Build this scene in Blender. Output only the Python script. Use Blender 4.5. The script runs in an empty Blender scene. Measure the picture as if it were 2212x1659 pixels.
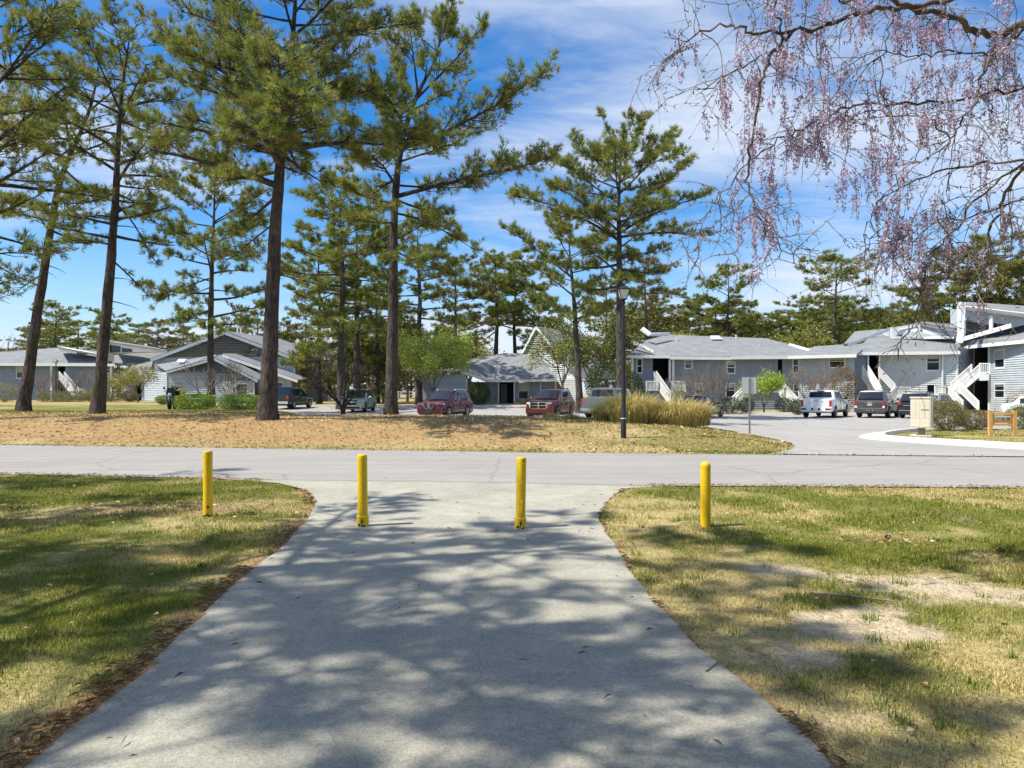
import bpy, math, random
import numpy as np
from mathutils import Vector, Matrix
from mathutils.geometry import delaunay_2d_cdt

R = math.radians
scene = bpy.context.scene
random.seed(7)
rng = np.random.default_rng(11)

# ------------------------------------------------------------------ camera, sky, sun, exposure
CAMH, F, CX, HY = 1.65, 1534.0, 1106.0, 848.0     # eye height, focal length and horizon measured on the photograph
cam_data = bpy.data.cameras.new('camera')
cam_data.sensor_fit = 'HORIZONTAL'
cam_data.sensor_width = 36.0
cam_data.lens = 36.0 * F / 2212.0
cam_data.shift_y = (HY - 829.5) / 2212.0
cam_data.clip_start = 0.05
cam_data.clip_end = 3000.0
camera = bpy.data.objects.new('camera', cam_data)
camera.location = (0, 0, CAMH)
camera.rotation_euler = (R(90), 0, 0)
scene.collection.objects.link(camera)
scene.camera = camera

SUN_EL, SUN_PHI = 56.5, 16.0       # height of the sun; it stands left of the view, a little on the camera's side
sx, sy = -math.cos(R(SUN_PHI)), -math.sin(R(SUN_PHI))
to_sun = Vector((sx * math.cos(R(SUN_EL)), sy * math.cos(R(SUN_EL)), math.sin(R(SUN_EL))))
sun_data = bpy.data.lights.new('sun', 'SUN')
sun_data.energy = 5.0
sun_data.angle = R(0.45)
sun_data.color = (1.0, 0.94, 0.80)
sun = bpy.data.objects.new('sun', sun_data)
sun.rotation_euler = to_sun.to_track_quat('Z', 'Y').to_euler()
sun.location = (-20, -10, 40)
scene.collection.objects.link(sun)

world = bpy.data.worlds.new('World')
scene.world = world
world.use_nodes = True
nt = world.node_tree
for n in list(nt.nodes):
    nt.nodes.remove(n)
def wn(t, **k):
    n = nt.nodes.new(t)
    for a, b in k.items():
        setattr(n, a, b)
    return n
wout = wn('ShaderNodeOutputWorld')
wbg = wn('ShaderNodeBackground')
wbg.inputs['Strength'].default_value = 0.083
sky = wn('ShaderNodeTexSky', sky_type='NISHITA', sun_disc=False)
sky.sun_elevation = R(SUN_EL)
sky.sun_rotation = math.atan2(sx, sy)
sky.altitude = 0
sky.air_density = 1.0
sky.dust_density = 0.35
sky.ozone_density = 3.0
hsv = wn('ShaderNodeHueSaturation')
hsv.inputs['Saturation'].default_value = 1.42
hsv.inputs['Hue'].default_value = 0.504
hsv.inputs['Value'].default_value = 1.6
nt.links.new(sky.outputs[0], hsv.inputs['Color'])
tc = wn('ShaderNodeTexCoord')
sep = wn('ShaderNodeSeparateXYZ')
nt.links.new(tc.outputs['Generated'], sep.inputs[0])
def wmath(op, a, b=None, clamp=False):
    n = wn('ShaderNodeMath', operation=op, use_clamp=clamp)
    for i, v in enumerate((a, b)):
        if v is None:
            continue
        if isinstance(v, (int, float)):
            n.inputs[i].default_value = v
        else:
            nt.links.new(v, n.inputs[i])
    return n.outputs[0]
zc = wmath('ADD', wmath('MAXIMUM', sep.outputs[2], 0.0), 0.16)
u = wmath('DIVIDE', sep.outputs[0], zc)
v = wmath('DIVIDE', sep.outputs[1], zc)
comb = wn('ShaderNodeCombineXYZ')
nt.links.new(u, comb.inputs[0]); nt.links.new(v, comb.inputs[1])
mp = wn('ShaderNodeMapping')
mp.inputs['Rotation'].default_value = (0, 0, R(-24))
mp.inputs['Scale'].default_value = (0.55, 1.15, 1.0)
mp.inputs['Location'].default_value = (2.6, 1.5, 0.0)
nt.links.new(comb.outputs[0], mp.inputs[0])
def wnoise(scale, detail, rough, dist, loc=None):
    n = wn('ShaderNodeTexNoise')
    n.inputs['Scale'].default_value = scale
    n.inputs['Detail'].default_value = detail
    n.inputs['Roughness'].default_value = rough
    n.inputs['Distortion'].default_value = dist
    nt.links.new(mp.outputs[0], n.inputs['Vector'])
    return n.outputs[0]
big = wnoise(0.75, 3, 0.5, 0.3)
fine = wnoise(3.2, 7, 0.58, 0.5)
streak = wnoise(9.0, 5, 0.6, 1.2)
c1 = wmath('ADD', wmath('MULTIPLY', big, 1.25), wmath('MULTIPLY', fine, 0.55))
c1 = wmath('ADD', c1, wmath('MULTIPLY', streak, 0.16))
cl = wn('ShaderNodeMapRange', interpolation_type='SMOOTHSTEP')
cl.inputs[1].default_value = 0.80; cl.inputs[2].default_value = 1.22
cl.inputs[3].default_value = 0.0; cl.inputs[4].default_value = 0.84
nt.links.new(c1, cl.inputs[0])
hz = wn('ShaderNodeMapRange', interpolation_type='SMOOTHSTEP')      # thin milky air near the horizon
hz.inputs[1].default_value = 0.28; hz.inputs[2].default_value = 0.0
hz.inputs[3].default_value = 0.0; hz.inputs[4].default_value = 0.55
nt.links.new(sep.outputs[2], hz.inputs[0])
mixh = wn('ShaderNodeMix', data_type='RGBA')
nt.links.new(hz.outputs[0], mixh.inputs['Factor'])
nt.links.new(hsv.outputs[0], mixh.inputs['A'])
mixh.inputs['B'].default_value = (4.2, 6.1, 8.4, 1)
mixc = wn('ShaderNodeMix', data_type='RGBA')
nt.links.new(cl.outputs[0], mixc.inputs['Factor'])
nt.links.new(mixh.outputs['Result'], mixc.inputs['A'])
mixc.inputs['B'].default_value = (7.4, 8.0, 9.0, 1)
nt.links.new(mixc.outputs['Result'], wbg.inputs['Color'])
nt.links.new(wbg.outputs[0], wout.inputs['Surface'])

vs = scene.view_settings
vs.view_transform = 'Standard'
vs.look = 'None'
vs.exposure = 0.48
vs.gamma = 1.0
vs.use_curve_mapping = False
scene.display_settings.display_device = 'sRGB'
scene.cycles.max_bounces = 6
scene.cycles.transparent_max_bounces = 6
scene.cycles.use_denoising = True

# ------------------------------------------------------------------ small helpers
COL = scene.collection

def smooth(a, b, t):
    t = np.clip((np.asarray(t, float) - a) / (b - a), 0, 1)
    return t * t * (3 - 2 * t)

def fbm(x, y, scale=1.0, octaves=4, seed=0, gain=0.5):
    x = np.asarray(x, float) * scale; y = np.asarray(y, float) * scale
    tot = np.zeros(np.broadcast(x, y).shape); amp = 1.0; norm = 0
    for o in range(octaves):
        xi = np.floor(x).astype(np.int64); yi = np.floor(y).astype(np.int64)
        fx = x - xi; fy = y - yi
        fx = fx * fx * (3 - 2 * fx); fy = fy * fy * (3 - 2 * fy)
        def hsh(a, b):
            h = (a * 374761393 + b * 668265263 + (seed + o * 17) * 1442695041) & 0xffffffff
            h = ((h ^ (h >> 13)) * 1274126177) & 0xffffffff
            return ((h ^ (h >> 16)) & 0xffff) / 65535.0
        val = (hsh(xi, yi) * (1 - fx) + hsh(xi + 1, yi) * fx) * (1 - fy) + (hsh(xi, yi + 1) * (1 - fx) + hsh(xi + 1, yi + 1) * fx) * fy
        tot += val * amp; norm += amp
        x = x * 2.03 + 13.7; y = y * 2.03 + 7.1; amp *= gain
    return tot / norm

def set_tags(o, label=None, cat=None, group=None, kind=None):
    if label: o['label'] = label
    if cat: o['category'] = cat
    if group: o['group'] = group
    if kind: o['kind'] = kind
    return o

def empty(name, loc, label, cat, group=None, rz=0.0):
    o = bpy.data.objects.new(name, None)
    o.empty_display_size = 0.2
    o.location = loc
    o.rotation_euler = (0, 0, rz)
    COL.objects.link(o)
    return set_tags(o, label, cat, group)

def raw_mesh(name, verts, faces, mat, smooth_shade=False, col=None, sharp=None):
    """verts (n,3); faces: array (m,k) or list of lists"""
    me = bpy.data.meshes.new(name)
    verts = np.asarray(verts, dtype=np.float32)
    if isinstance(faces, np.ndarray) and len(faces):
        m, k = faces.shape
        me.vertices.add(len(verts)); me.vertices.foreach_set('co', verts.ravel())
        me.loops.add(m * k); me.loops.foreach_set('vertex_index', faces.astype(np.int32).ravel())
        me.polygons.add(m)
        me.polygons.foreach_set('loop_start', np.arange(0, m * k, k, dtype=np.int32))
        me.update(calc_edges=True)
    else:
        me.from_pydata([tuple(map(float, p)) for p in verts], [], [list(map(int, f)) for f in faces])
        me.update()
    if smooth_shade:
        me.polygons.foreach_set('use_smooth', np.ones(len(me.polygons), dtype=bool))
        if sharp:
            me.set_sharp_from_angle(angle=R(sharp))
    if col is not None:
        a = me.attributes.new('col', 'FLOAT_COLOR', 'POINT')
        c = np.ones((len(verts), 4), dtype=np.float32); c[:, :3] = col
        a.data.foreach_set('color', c.ravel())
    if mat is not None:
        for m_ in (mat if isinstance(mat, (list, tuple)) else [mat]):
            me.materials.append(m_)
    return me

def link(name, me, parent=None, loc=None):
    o = bpy.data.objects.new(name, me)
    COL.objects.link(o)
    if parent is not None: o.parent = parent
    if loc is not None: o.location = loc
    return o

def part(name, verts, faces, mat, root, local=False, **k):
    """a part given in world coordinates (root not rotated) or in the root's own (local=True)"""
    verts = np.asarray(verts, float)
    if not local:
        r = root
        off = np.zeros(3)
        while r is not None:
            off += np.array(r.location); r = r.parent
        verts = verts - off
    return link(name, raw_mesh(name, verts, faces, mat, **k), root)

class MB:
    """collects simple solids into one mesh"""
    def __init__(s): s.v = []; s.f = []
    def add(s, v, f):
        b = len(s.v)
        s.v.extend([tuple(map(float, p)) for p in v]); s.f.extend([[i + b for i in q] for q in f])
        return s
    def box(s, x0, x1, y0, y1, z0, z1, M=None):
        v = [(x0,y0,z0),(x1,y0,z0),(x1,y1,z0),(x0,y1,z0),(x0,y0,z1),(x1,y0,z1),(x1,y1,z1),(x0,y1,z1)]
        if M is not None: v = [tuple(M @ Vector(p)) for p in v]
        return s.add(v, [(0,3,2,1),(4,5,6,7),(0,1,5,4),(1,2,6,5),(2,3,7,6),(3,0,4,7)])
    def bar(s, p, q, w, h):
        """a square bar from p to q, w across and h in the upright sense"""
        p = Vector(p); q = Vector(q); d = (q - p).normalized()
        side = d.cross(Vector((0, 0, 1)))
        if side.length < 1e-4: side = Vector((1, 0, 0))
        side.normalize(); up = side.cross(d).normalized()
        a = side * (w / 2); b = up * (h / 2)
        v = [p - a - b, p + a - b, p + a + b, p - a + b, q - a - b, q + a - b, q + a + b, q - a + b]
        return s.add(v, [(0,1,2,3),(7,6,5,4),(0,4,5,1),(1,5,6,2),(2,6,7,3),(3,7,4,0)])
    def lathe(s, prof, n=20, M=None, cap=True):
        """prof: list of (radius, z)"""
        v = []; f = []
        for r, z in prof:
            for i in range(n):
                a = 2 * math.pi * i / n
                p = Vector((r * math.cos(a), r * math.sin(a), z))
                v.append(tuple(M @ p) if M is not None else tuple(p))
        for k in range(len(prof) - 1):
            for i in range(n):
                j = (i + 1) % n
                f.append((k*n+i, k*n+j, (k+1)*n+j, (k+1)*n+i))
        if cap:
            f.append(tuple(range(n - 1, -1, -1))); f.append(tuple((len(prof)-1)*n + i for i in range(n)))
        return s.add(v, f)
    def prism(s, pts, thick):
        """flat polygon of 3-D points given a thickness along -normal"""
        P = [Vector(p) for p in pts]
        nrm = Vector((0, 0, 0))
        for i in range(len(P)):
            a, b = P[i], P[(i + 1) % len(P)]
            nrm += Vector(((a.y - b.y) * (a.z + b.z), (a.z - b.z) * (a.x + b.x), (a.x - b.x) * (a.y + b.y)))
        nrm.normalize()
        n = len(P)
        v = P + [p - nrm * thick for p in P]
        f = [tuple(range(n)), tuple(range(2*n - 1, n - 1, -1))]
        f += [(i, n + i, n + (i + 1) % n, (i + 1) % n) for i in range(n)]
        return s.add(v, f)
    def face(s, pts, t):
        """an upright panel whose front is pts, t deep away from the viewer"""
        n = len(pts); P_ = [Vector(p) for p in pts]
        a = sum(P_[i].x * P_[(i + 1) % n].z - P_[(i + 1) % n].x * P_[i].z for i in range(n))
        if a < 0: P_ = P_[::-1]
        v = P_ + [p + Vector((0, t, 0)) for p in P_]
        f = [tuple(range(n)), tuple(range(2 * n - 1, n - 1, -1))] + [((i + 1) % n, i, n + i, n + (i + 1) % n) for i in range(n)]
        return s.add(v, f)
    def build(s, name, mat, root=None, local=False, **k):
        if root is None:
            return link(name, raw_mesh(name, s.v, s.f, mat, **k))
        return part(name, s.v, s.f, mat, root, local, **k)

def tube(path, radii, sides=8, jitter=0.0, rg=None):
    path = np.asarray(path, float); n = len(path)
    t = np.gradient(path, axis=0); t /= np.linalg.norm(t, axis=1)[:, None] + 1e-9
    ref = np.array([0.0, 0.0, 1.0]) if abs(t[0][2]) < 0.8 else np.array([1.0, 0, 0])
    v = []
    a = np.arange(sides) * 2 * np.pi / sides
    for i in range(n):
        b1 = np.cross(t[i], ref); b1 /= np.linalg.norm(b1) + 1e-9
        b2 = np.cross(t[i], b1)
        ref = np.cross(b1, t[i]) if np.linalg.norm(np.cross(b1, t[i])) > 0 else ref
        r = radii[i] * (1 + (rg.normal(0, jitter, sides) if jitter and rg is not None else 0))
        v.append(path[i] + np.outer(np.cos(a) * r, b1) + np.outer(np.sin(a) * r, b2))
    v = np.concatenate(v)
    f = []
    for k in range(n - 1):
        i = np.arange(sides); j = (i + 1) % sides
        f.append(np.stack([k*sides+i, k*sides+j, (k+1)*sides+j, (k+1)*sides+i], 1))
    return v, np.concatenate(f)

def segs_mesh(P0, P1, R0, R1, sides=3):
    P0 = np.asarray(P0, float); P1 = np.asarray(P1, float)
    n = len(P0)
    d = P1 - P0; d /= np.linalg.norm(d, axis=1)[:, None] + 1e-9
    ref = np.where(np.abs(d[:, 2:3]) < 0.9, np.array([[0, 0, 1.0]]), np.array([[1.0, 0, 0]]))
    b1 = np.cross(d, ref); b1 /= np.linalg.norm(b1, axis=1)[:, None] + 1e-9
    b2 = np.cross(d, b1)
    R0 = np.broadcast_to(np.asarray(R0, float), (n,)); R1 = np.broadcast_to(np.asarray(R1, float), (n,))
    V = np.zeros((n, 2 * sides, 3))
    for k in range(sides):
        a = 2 * np.pi * k / sides
        o = b1 * math.cos(a) + b2 * math.sin(a)
        V[:, k] = P0 + o * R0[:, None]; V[:, sides + k] = P1 + o * R1[:, None]
    base = (np.arange(n) * 2 * sides)[:, None]
    Fs = []
    for k in range(sides):
        j = (k + 1) % sides
        Fs.append(np.concatenate([base + k, base + j, base + sides + j, base + sides + k], 1))
    return V.reshape(-1, 3), np.concatenate(Fs)

def unit(a):
    return a / (np.linalg.norm(a, axis=-1, keepdims=True) + 1e-9)

# ------------------------------------------------------------------ materials
MATS = {}
def material(name, base, rough=0.7, metal=0.0, spec=0.3, attr=False, noise=None, bump=None, trans=0.0, coat=0.0, wave=None, island=None):
    """noise = (scale, amount, detail), bump = (scale, strength, distance); attr multiplies the vertex colour in"""
    m = bpy.data.materials.new(name); m.use_nodes = True
    t = m.node_tree; b = t.nodes['Principled BSDF']; out = t.nodes['Material Output']
    b.inputs['Roughness'].default_value = rough
    b.inputs['Metallic'].default_value = metal
    b.inputs['Specular IOR Level'].default_value = spec
    if coat: b.inputs['Coat Weight'].default_value = coat; b.inputs['Coat Roughness'].default_value = 0.04
    b.inputs['Base Color'].default_value = (*base, 1)
    cur = None
    tcn = t.nodes.new('ShaderNodeTexCoord')
    if attr:
        a = t.nodes.new('ShaderNodeAttribute'); a.attribute_name = 'col'
        cur = a.outputs['Color']
    def mul(c, fac):
        mx = t.nodes.new('ShaderNodeMix'); mx.data_type = 'RGBA'; mx.blend_type = 'MULTIPLY'
        mx.inputs['Factor'].default_value = 1
        if c is None: mx.inputs['A'].default_value = (*base, 1)
        else: t.links.new(c, mx.inputs['A'])
        t.links.new(fac, mx.inputs['B'])
        return mx.outputs['Result']
    for nz in ([] if noise is None else (noise if isinstance(noise, list) else [noise])):
        n = t.nodes.new('ShaderNodeTexNoise'); n.inputs['Scale'].default_value = nz[0]; n.inputs['Detail'].default_value = nz[2] if len(nz) > 2 else 5
        n.inputs['Roughness'].default_value = 0.62
        if len(nz) > 3:
            mpn = t.nodes.new('ShaderNodeMapping'); mpn.inputs['Scale'].default_value = nz[3]
            t.links.new(tcn.outputs['Object'], mpn.inputs[0]); t.links.new(mpn.outputs[0], n.inputs['Vector'])
        else:
            t.links.new(tcn.outputs['Object'], n.inputs['Vector'])
        r = t.nodes.new('ShaderNodeMapRange'); r.inputs[1].default_value = 0.28; r.inputs[2].default_value = 0.72
        r.inputs[3].default_value = 1 - nz[1]; r.inputs[4].default_value = 1 + nz[1]
        t.links.new(n.outputs[0], r.inputs[0])
        cur = mul(cur, r.outputs[0])
    if island:
        g = t.nodes.new('ShaderNodeObjectInfo')
        r = t.nodes.new('ShaderNodeMapRange'); r.inputs[3].default_value = 1 - island; r.inputs[4].default_value = 1 + island
        t.links.new(g.outputs['Random'], r.inputs[0])
        cur = mul(cur, r.outputs[0])
    if cur is not None: t.links.new(cur, b.inputs['Base Color'])
    if bump is not None:
        prev = None
        for bp in (bump if isinstance(bump, list) else [bump]):
            n = t.nodes.new('ShaderNodeTexNoise'); n.inputs['Scale'].default_value = bp[0]; n.inputs['Detail'].default_value = 4
            if len(bp) > 3:
                mpn = t.nodes.new('ShaderNodeMapping'); mpn.inputs['Scale'].default_value = bp[3]
                t.links.new(tcn.outputs['Object'], mpn.inputs[0]); t.links.new(mpn.outputs[0], n.inputs['Vector'])
            else:
                t.links.new(tcn.outputs['Object'], n.inputs['Vector'])
            k = t.nodes.new('ShaderNodeBump'); k.inputs['Strength'].default_value = bp[1]; k.inputs['Distance'].default_value = bp[2]
            t.links.new(n.outputs[0], k.inputs['Height'])
            if prev is not None: t.links.new(prev, k.inputs['Normal'])
            prev = k.outputs[0]
        t.links.new(prev, b.inputs['Normal'])
    if trans > 0:
        tr = t.nodes.new('ShaderNodeBsdfTranslucent')
        if cur is not None: t.links.new(cur, tr.inputs['Color'])
        else: tr.inputs['Color'].default_value = (*base, 1)
        mx = t.nodes.new('ShaderNodeMixShader'); mx.inputs[0].default_value = trans
        t.links.new(b.outputs[0], mx.inputs[1]); t.links.new(tr.outputs[0], mx.inputs[2])
        t.links.new(mx.outputs[0], out.inputs['Surface'])
    MATS[name] = m
    return m

M_ground = material('ground_cover', (1, 1, 1), 0.95, spec=0.05, attr=True, noise=[(9.0, 0.28, 6), (60.0, 0.35, 4)], bump=[(25.0, 0.9, 0.05), (90.0, 0.7, 0.02)])
M_grass = material('grass_blades', (1, 1, 1), 0.7, spec=0.15, attr=True, trans=0.25)
M_litter = material('leaf_litter', (1, 1, 1), 0.8, spec=0.1, attr=True)
M_bark = material('pine_bark', (0.098, 0.083, 0.074), 0.95, spec=0.1, noise=[(9.0, 0.6, 6, (1.2, 1.2, 0.28)), (1.2, 0.3, 3), (30.0, 0.25, 3, (1, 1, .5))], bump=[(9.0, 1.0, 0.16, (1.3, 1.3, 0.3)), (26.0, 0.9, 0.05, (1, 1, 0.5))])
M_bark_pale = material('grey_bark', (0.24, 0.20, 0.17), 0.95, spec=0.1, noise=[(5.0, 0.4, 6, (1, 1, 0.3))], bump=[(10.0, 0.8, 0.04, (1, 1, 0.3))])
M_twig = material('bare_twigs', (0.27, 0.22, 0.18), 0.9, spec=0.1, noise=(3.0, 0.35, 4))
M_vine = material('vine_bark', (0.14, 0.11, 0.092), 0.9, spec=0.15, noise=[(8.0, 0.55, 6), (1.3, 0.45, 3)], bump=[(40.0, 0.8, 0.02)])
M_vinetwig = material('vine_twigs', (0.20, 0.155, 0.13), 0.85, spec=0.2, noise=[(2.0, 0.5, 4)])
M_needle = material('pine_needles', (1, 1, 1), 0.55, spec=0.25, attr=True, trans=0.36)
M_leaf = material('leaves', (1, 1, 1), 0.5, spec=0.3, attr=True, trans=0.35)
M_flower = material('wisteria_petals', (1, 1, 1), 0.6, spec=0.2, attr=True, trans=0.45)
M_straw = material('dry_reed', (1, 1, 1), 0.7, spec=0.15, attr=True, trans=0.25)
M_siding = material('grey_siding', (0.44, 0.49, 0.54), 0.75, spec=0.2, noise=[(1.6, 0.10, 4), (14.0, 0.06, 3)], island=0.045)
M_siding_sun = material('sunlit_pale_siding', (0.57, 0.605, 0.62), 0.75, spec=0.2, noise=[(1.6, 0.09, 4)], island=0.04)  # pale gable boards; also grey siding brightened in colour for sunlit walls
M_siding_shade = material('shaded_siding', (0.27, 0.31, 0.36), 0.8, spec=0.2, noise=[(1.6, 0.12, 4)], island=0.05)  # darker copy of the grey siding, shade of unlit walls put into colour
M_trim = material('white_trim', (0.80, 0.81, 0.82), 0.6, spec=0.3, noise=(2.0, 0.06, 3))
M_roof = material('grey_shingles', (0.225, 0.235, 0.245), 0.95, spec=0.1, noise=[(18.0, 0.28, 5), (1.1, 0.18, 4)], bump=(30.0, 0.5, 0.02))
M_pane = material('window_glass', (0.012, 0.014, 0.017), 0.06, spec=0.6)
M_blind = material('window_blind', (0.42, 0.42, 0.40), 0.7)
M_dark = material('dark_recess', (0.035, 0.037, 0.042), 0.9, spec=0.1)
M_door = material('dark_door', (0.16, 0.15, 0.15), 0.5)
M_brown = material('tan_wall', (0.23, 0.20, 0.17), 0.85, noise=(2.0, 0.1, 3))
M_asphalt = material('weathered_asphalt', (0.31, 0.297, 0.287), 0.92, spec=0.15, noise=[(0.35, 0.07, 4), (0.9, 0.11, 5, (0.12, 2.4, 1)), (2.2, 0.05, 4), (120.0, 0.16, 3)], bump=(160.0, 0.5, 0.006))
M_lot = material('parking_asphalt', (0.335, 0.322, 0.308), 0.92, spec=0.15, noise=[(0.25, 0.10, 4), (1.5, 0.07, 5, (1.6, 0.25, 1)), (90.0, 0.12, 3)], bump=(120.0, 0.4, 0.006))
M_conc = material('kerb_concrete', (0.62, 0.60, 0.56), 0.85, noise=[(2.0, 0.08, 4), (40.0, 0.08, 3)])
M_pad = material('grey_concrete', (0.45, 0.44, 0.42), 0.9, noise=(6.0, 0.12, 4))
M_yellow = material('yellow_paint', (0.82, 0.53, 0.012), 0.42, spec=0.4, noise=[(9.0, 0.13, 5), (45.0, 0.10, 4)], bump=(30.0, 0.2, 0.004))
M_rust = material('chipped_black', (0.03, 0.022, 0.016), 0.8, noise=(30.0, 0.4, 3))
M_blackmetal = material('black_metal', (0.022, 0.021, 0.024), 0.45, spec=0.4, noise=(6.0, 0.3, 3))
M_lens = material('frosted_lens', (0.62, 0.64, 0.66), 0.35, spec=0.4)
M_galv = material('galvanised_steel', (0.42, 0.43, 0.44), 0.45, metal=0.7, noise=(8.0, 0.12, 3))
M_signback = material('bare_aluminium', (0.62, 0.65, 0.69), 0.4, metal=0.35, noise=(3.0, 0.08, 3))
M_box = material('beige_enamel', (0.70, 0.64, 0.53), 0.45, noise=(4.0, 0.05, 3))
M_boxdoor = material('beige_door', (0.73, 0.67, 0.55), 0.45)
M_wood = material('cedar_wood', (0.62, 0.36, 0.13), 0.65, noise=[(3.0, 0.22, 5, (6, 6, 0.6))])
M_signpanel = material('sign_panel', (0.06, 0.045, 0.03), 0.5)
M_white = material('white_paint', (0.82, 0.82, 0.82), 0.5)
M_rubber = material('tyre_rubber', (0.022, 0.022, 0.023), 0.85, spec=0.2)
M_rim = material('wheel_alloy', (0.55, 0.56, 0.58), 0.3, metal=0.85)
M_chrome = material('bright_chrome', (0.80, 0.81, 0.83), 0.12, metal=1.0)
M_glass = material('tinted_glass', (0.014, 0.018, 0.026), 0.04, spec=0.75)
M_headl = material('headlamp_lens', (0.62, 0.66, 0.72), 0.08, spec=0.7, coat=0.6)
M_taill = material('tail_lamp', (0.42, 0.012, 0.015), 0.15, spec=0.6, coat=0.5)
M_trimblack = material('black_plastic', (0.022, 0.022, 0.024), 0.6, spec=0.3)
M_plate = material('number_plate', (0.72, 0.73, 0.74), 0.5)
M_sand = material('pale_sand', (1, 1, 1), 0.95, spec=0.05, attr=True)
def paint(name, c, metal=0.25, rough=0.28):
    return material(name, c, rough, metal=metal, spec=0.5, coat=0.8)

def chips(m, scale, lo, hi, dark):
    t = m.node_tree; b = t.nodes['Principled BSDF']
    src = b.inputs['Base Color'].links[0].from_socket
    tcn = t.nodes.new('ShaderNodeTexCoord'); n = t.nodes.new('ShaderNodeTexNoise'); n.inputs['Scale'].default_value = scale; n.inputs['Detail'].default_value = 8; n.inputs['Roughness'].default_value = .7
    t.links.new(tcn.outputs['Object'], n.inputs['Vector'])
    r = t.nodes.new('ShaderNodeMapRange'); r.inputs[1].default_value = lo; r.inputs[2].default_value = hi
    t.links.new(n.outputs[0], r.inputs[0])
    mx = t.nodes.new('ShaderNodeMix'); mx.data_type = 'RGBA'; t.links.new(r.outputs[0], mx.inputs['Factor']); t.links.new(src, mx.inputs['A']); mx.inputs['B'].default_value = (*dark, 1)
    t.links.new(mx.outputs['Result'], b.inputs['Base Color'])
chips(M_yellow, 16.0, 0.66, 0.70, (.10, .055, .02))
chips(M_yellow, 5.0, 0.56, 0.78, (.42, .30, .03))

def cracks(m, scale, width, dark, wob_scale=1.6):
    t = m.node_tree; b = t.nodes['Principled BSDF']; src = b.inputs['Base Color'].links[0].from_socket
    vor = t.nodes.new('ShaderNodeTexVoronoi'); vor.feature = 'DISTANCE_TO_EDGE'; vor.inputs['Scale'].default_value = scale
    tcn = t.nodes.new('ShaderNodeTexCoord'); wob = t.nodes.new('ShaderNodeTexNoise'); wob.inputs['Scale'].default_value = wob_scale; wob.inputs['Detail'].default_value = 6
    mxv = t.nodes.new('ShaderNodeMix'); mxv.data_type = 'VECTOR'; mxv.inputs['Factor'].default_value = 0.22
    t.links.new(tcn.outputs['Object'], wob.inputs['Vector']); t.links.new(tcn.outputs['Object'], mxv.inputs['A']); t.links.new(wob.outputs['Color'], mxv.inputs['B'])
    t.links.new(mxv.outputs['Result'], vor.inputs['Vector'])
    cr = t.nodes.new('ShaderNodeMapRange'); cr.inputs[1].default_value = 0.0; cr.inputs[2].default_value = width; cr.inputs[3].default_value = dark; cr.inputs[4].default_value = 1.0
    t.links.new(vor.outputs['Distance'], cr.inputs[0])
    mm = t.nodes.new('ShaderNodeMix'); mm.data_type = 'RGBA'; mm.blend_type = 'MULTIPLY'; mm.inputs['Factor'].default_value = 1
    t.links.new(src, mm.inputs['A']); t.links.new(cr.outputs[0], mm.inputs['B']); t.links.new(mm.outputs['Result'], b.inputs['Base Color'])
cracks(M_asphalt, 0.22, 0.008, 0.80)
cracks(M_lot, 0.16, 0.006, 0.82)
# ------------------------------------------------------------------ the lie of the land
NEAR_X = [-90, -40, -10.3, -4.6, 0, 2, 8.8, 40, 90]; NEAR_Y = [30, 19.5, 14.3, 13.4, 12.9, 12.55, 12.25, 11.5, 10]
FAR_X = [-90, -40, -16, -6.84, 0, 6.5, 12.8, 40, 90]; FAR_Y = [37, 27, 22.2, 20.75, 19.5, 18.75, 18.0, 16.2, 13]
def near_edge(x): return np.interp(x, NEAR_X, NEAR_Y)
def far_edge(x): return np.interp(x, FAR_X, FAR_Y)

def height(x, y):
    x = np.asarray(x, float); y = np.asarray(y, float)
    yf = far_edge(x)
    crest = np.interp(x, [-60, -14, -2, 3, 6.5, 9.5, 12], [0.62, 0.64, 0.60, 0.50, 0.34, 0.0, -0.02])
    up = smooth(0, 1, (y - yf) / np.interp(x, [-60, -3, 6, 10], [9.0, 7.0, 8.0, 9.0]))
    b = crest * up
    xlim = -11.5 - np.clip(y - 40, 0, 40) * 0.52
    lotside = smooth(-2.5, 2.5, x - xlim)
    low = np.interp(y, [0, 36, 45, 52, 60, 76, 120], [0.06, 0.06, 0.07, 0.12, 0.22, 0.52, 0.6])
    right = smooth(6, 16, x) * smooth(22, 30, y) * smooth(110, 62, y)
    low = low * (1 - right) - 0.12 * right
    drop = smooth(32.5, 38.0, y) * lotside
    b = b * (1 - drop) + low * drop
    b = np.where((x > 9) & (y < 38), -0.12 * smooth(20, 28, y) * smooth(9, 12, x), b)
    return np.where(y > yf, b, 0.0)

def H(x, y): return float(height(x, y))

def U(xv, yv, dz=0.0):
    """the point of the ground seen at (xv, yv) of the photograph"""
    D = F * CAMH / (yv - HY)
    D = min(D, 140.0)
    for _ in range(60):
        x = (xv - CX) / F * D
        Dn = F * (CAMH - H(x, D) - dz) / (yv - HY)
        D = 0.6 * D + 0.4 * min(max(Dn, 2.0), 140.0)
    x = (xv - CX) / F * D
    return Vector((x, D, H(x, D)))

def P(xv, yv, D):
    """the point seen at (xv, yv) that stands D metres away"""
    return Vector(((xv - CX) / F * D, D, CAMH + (HY - yv) / F * D))

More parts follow.
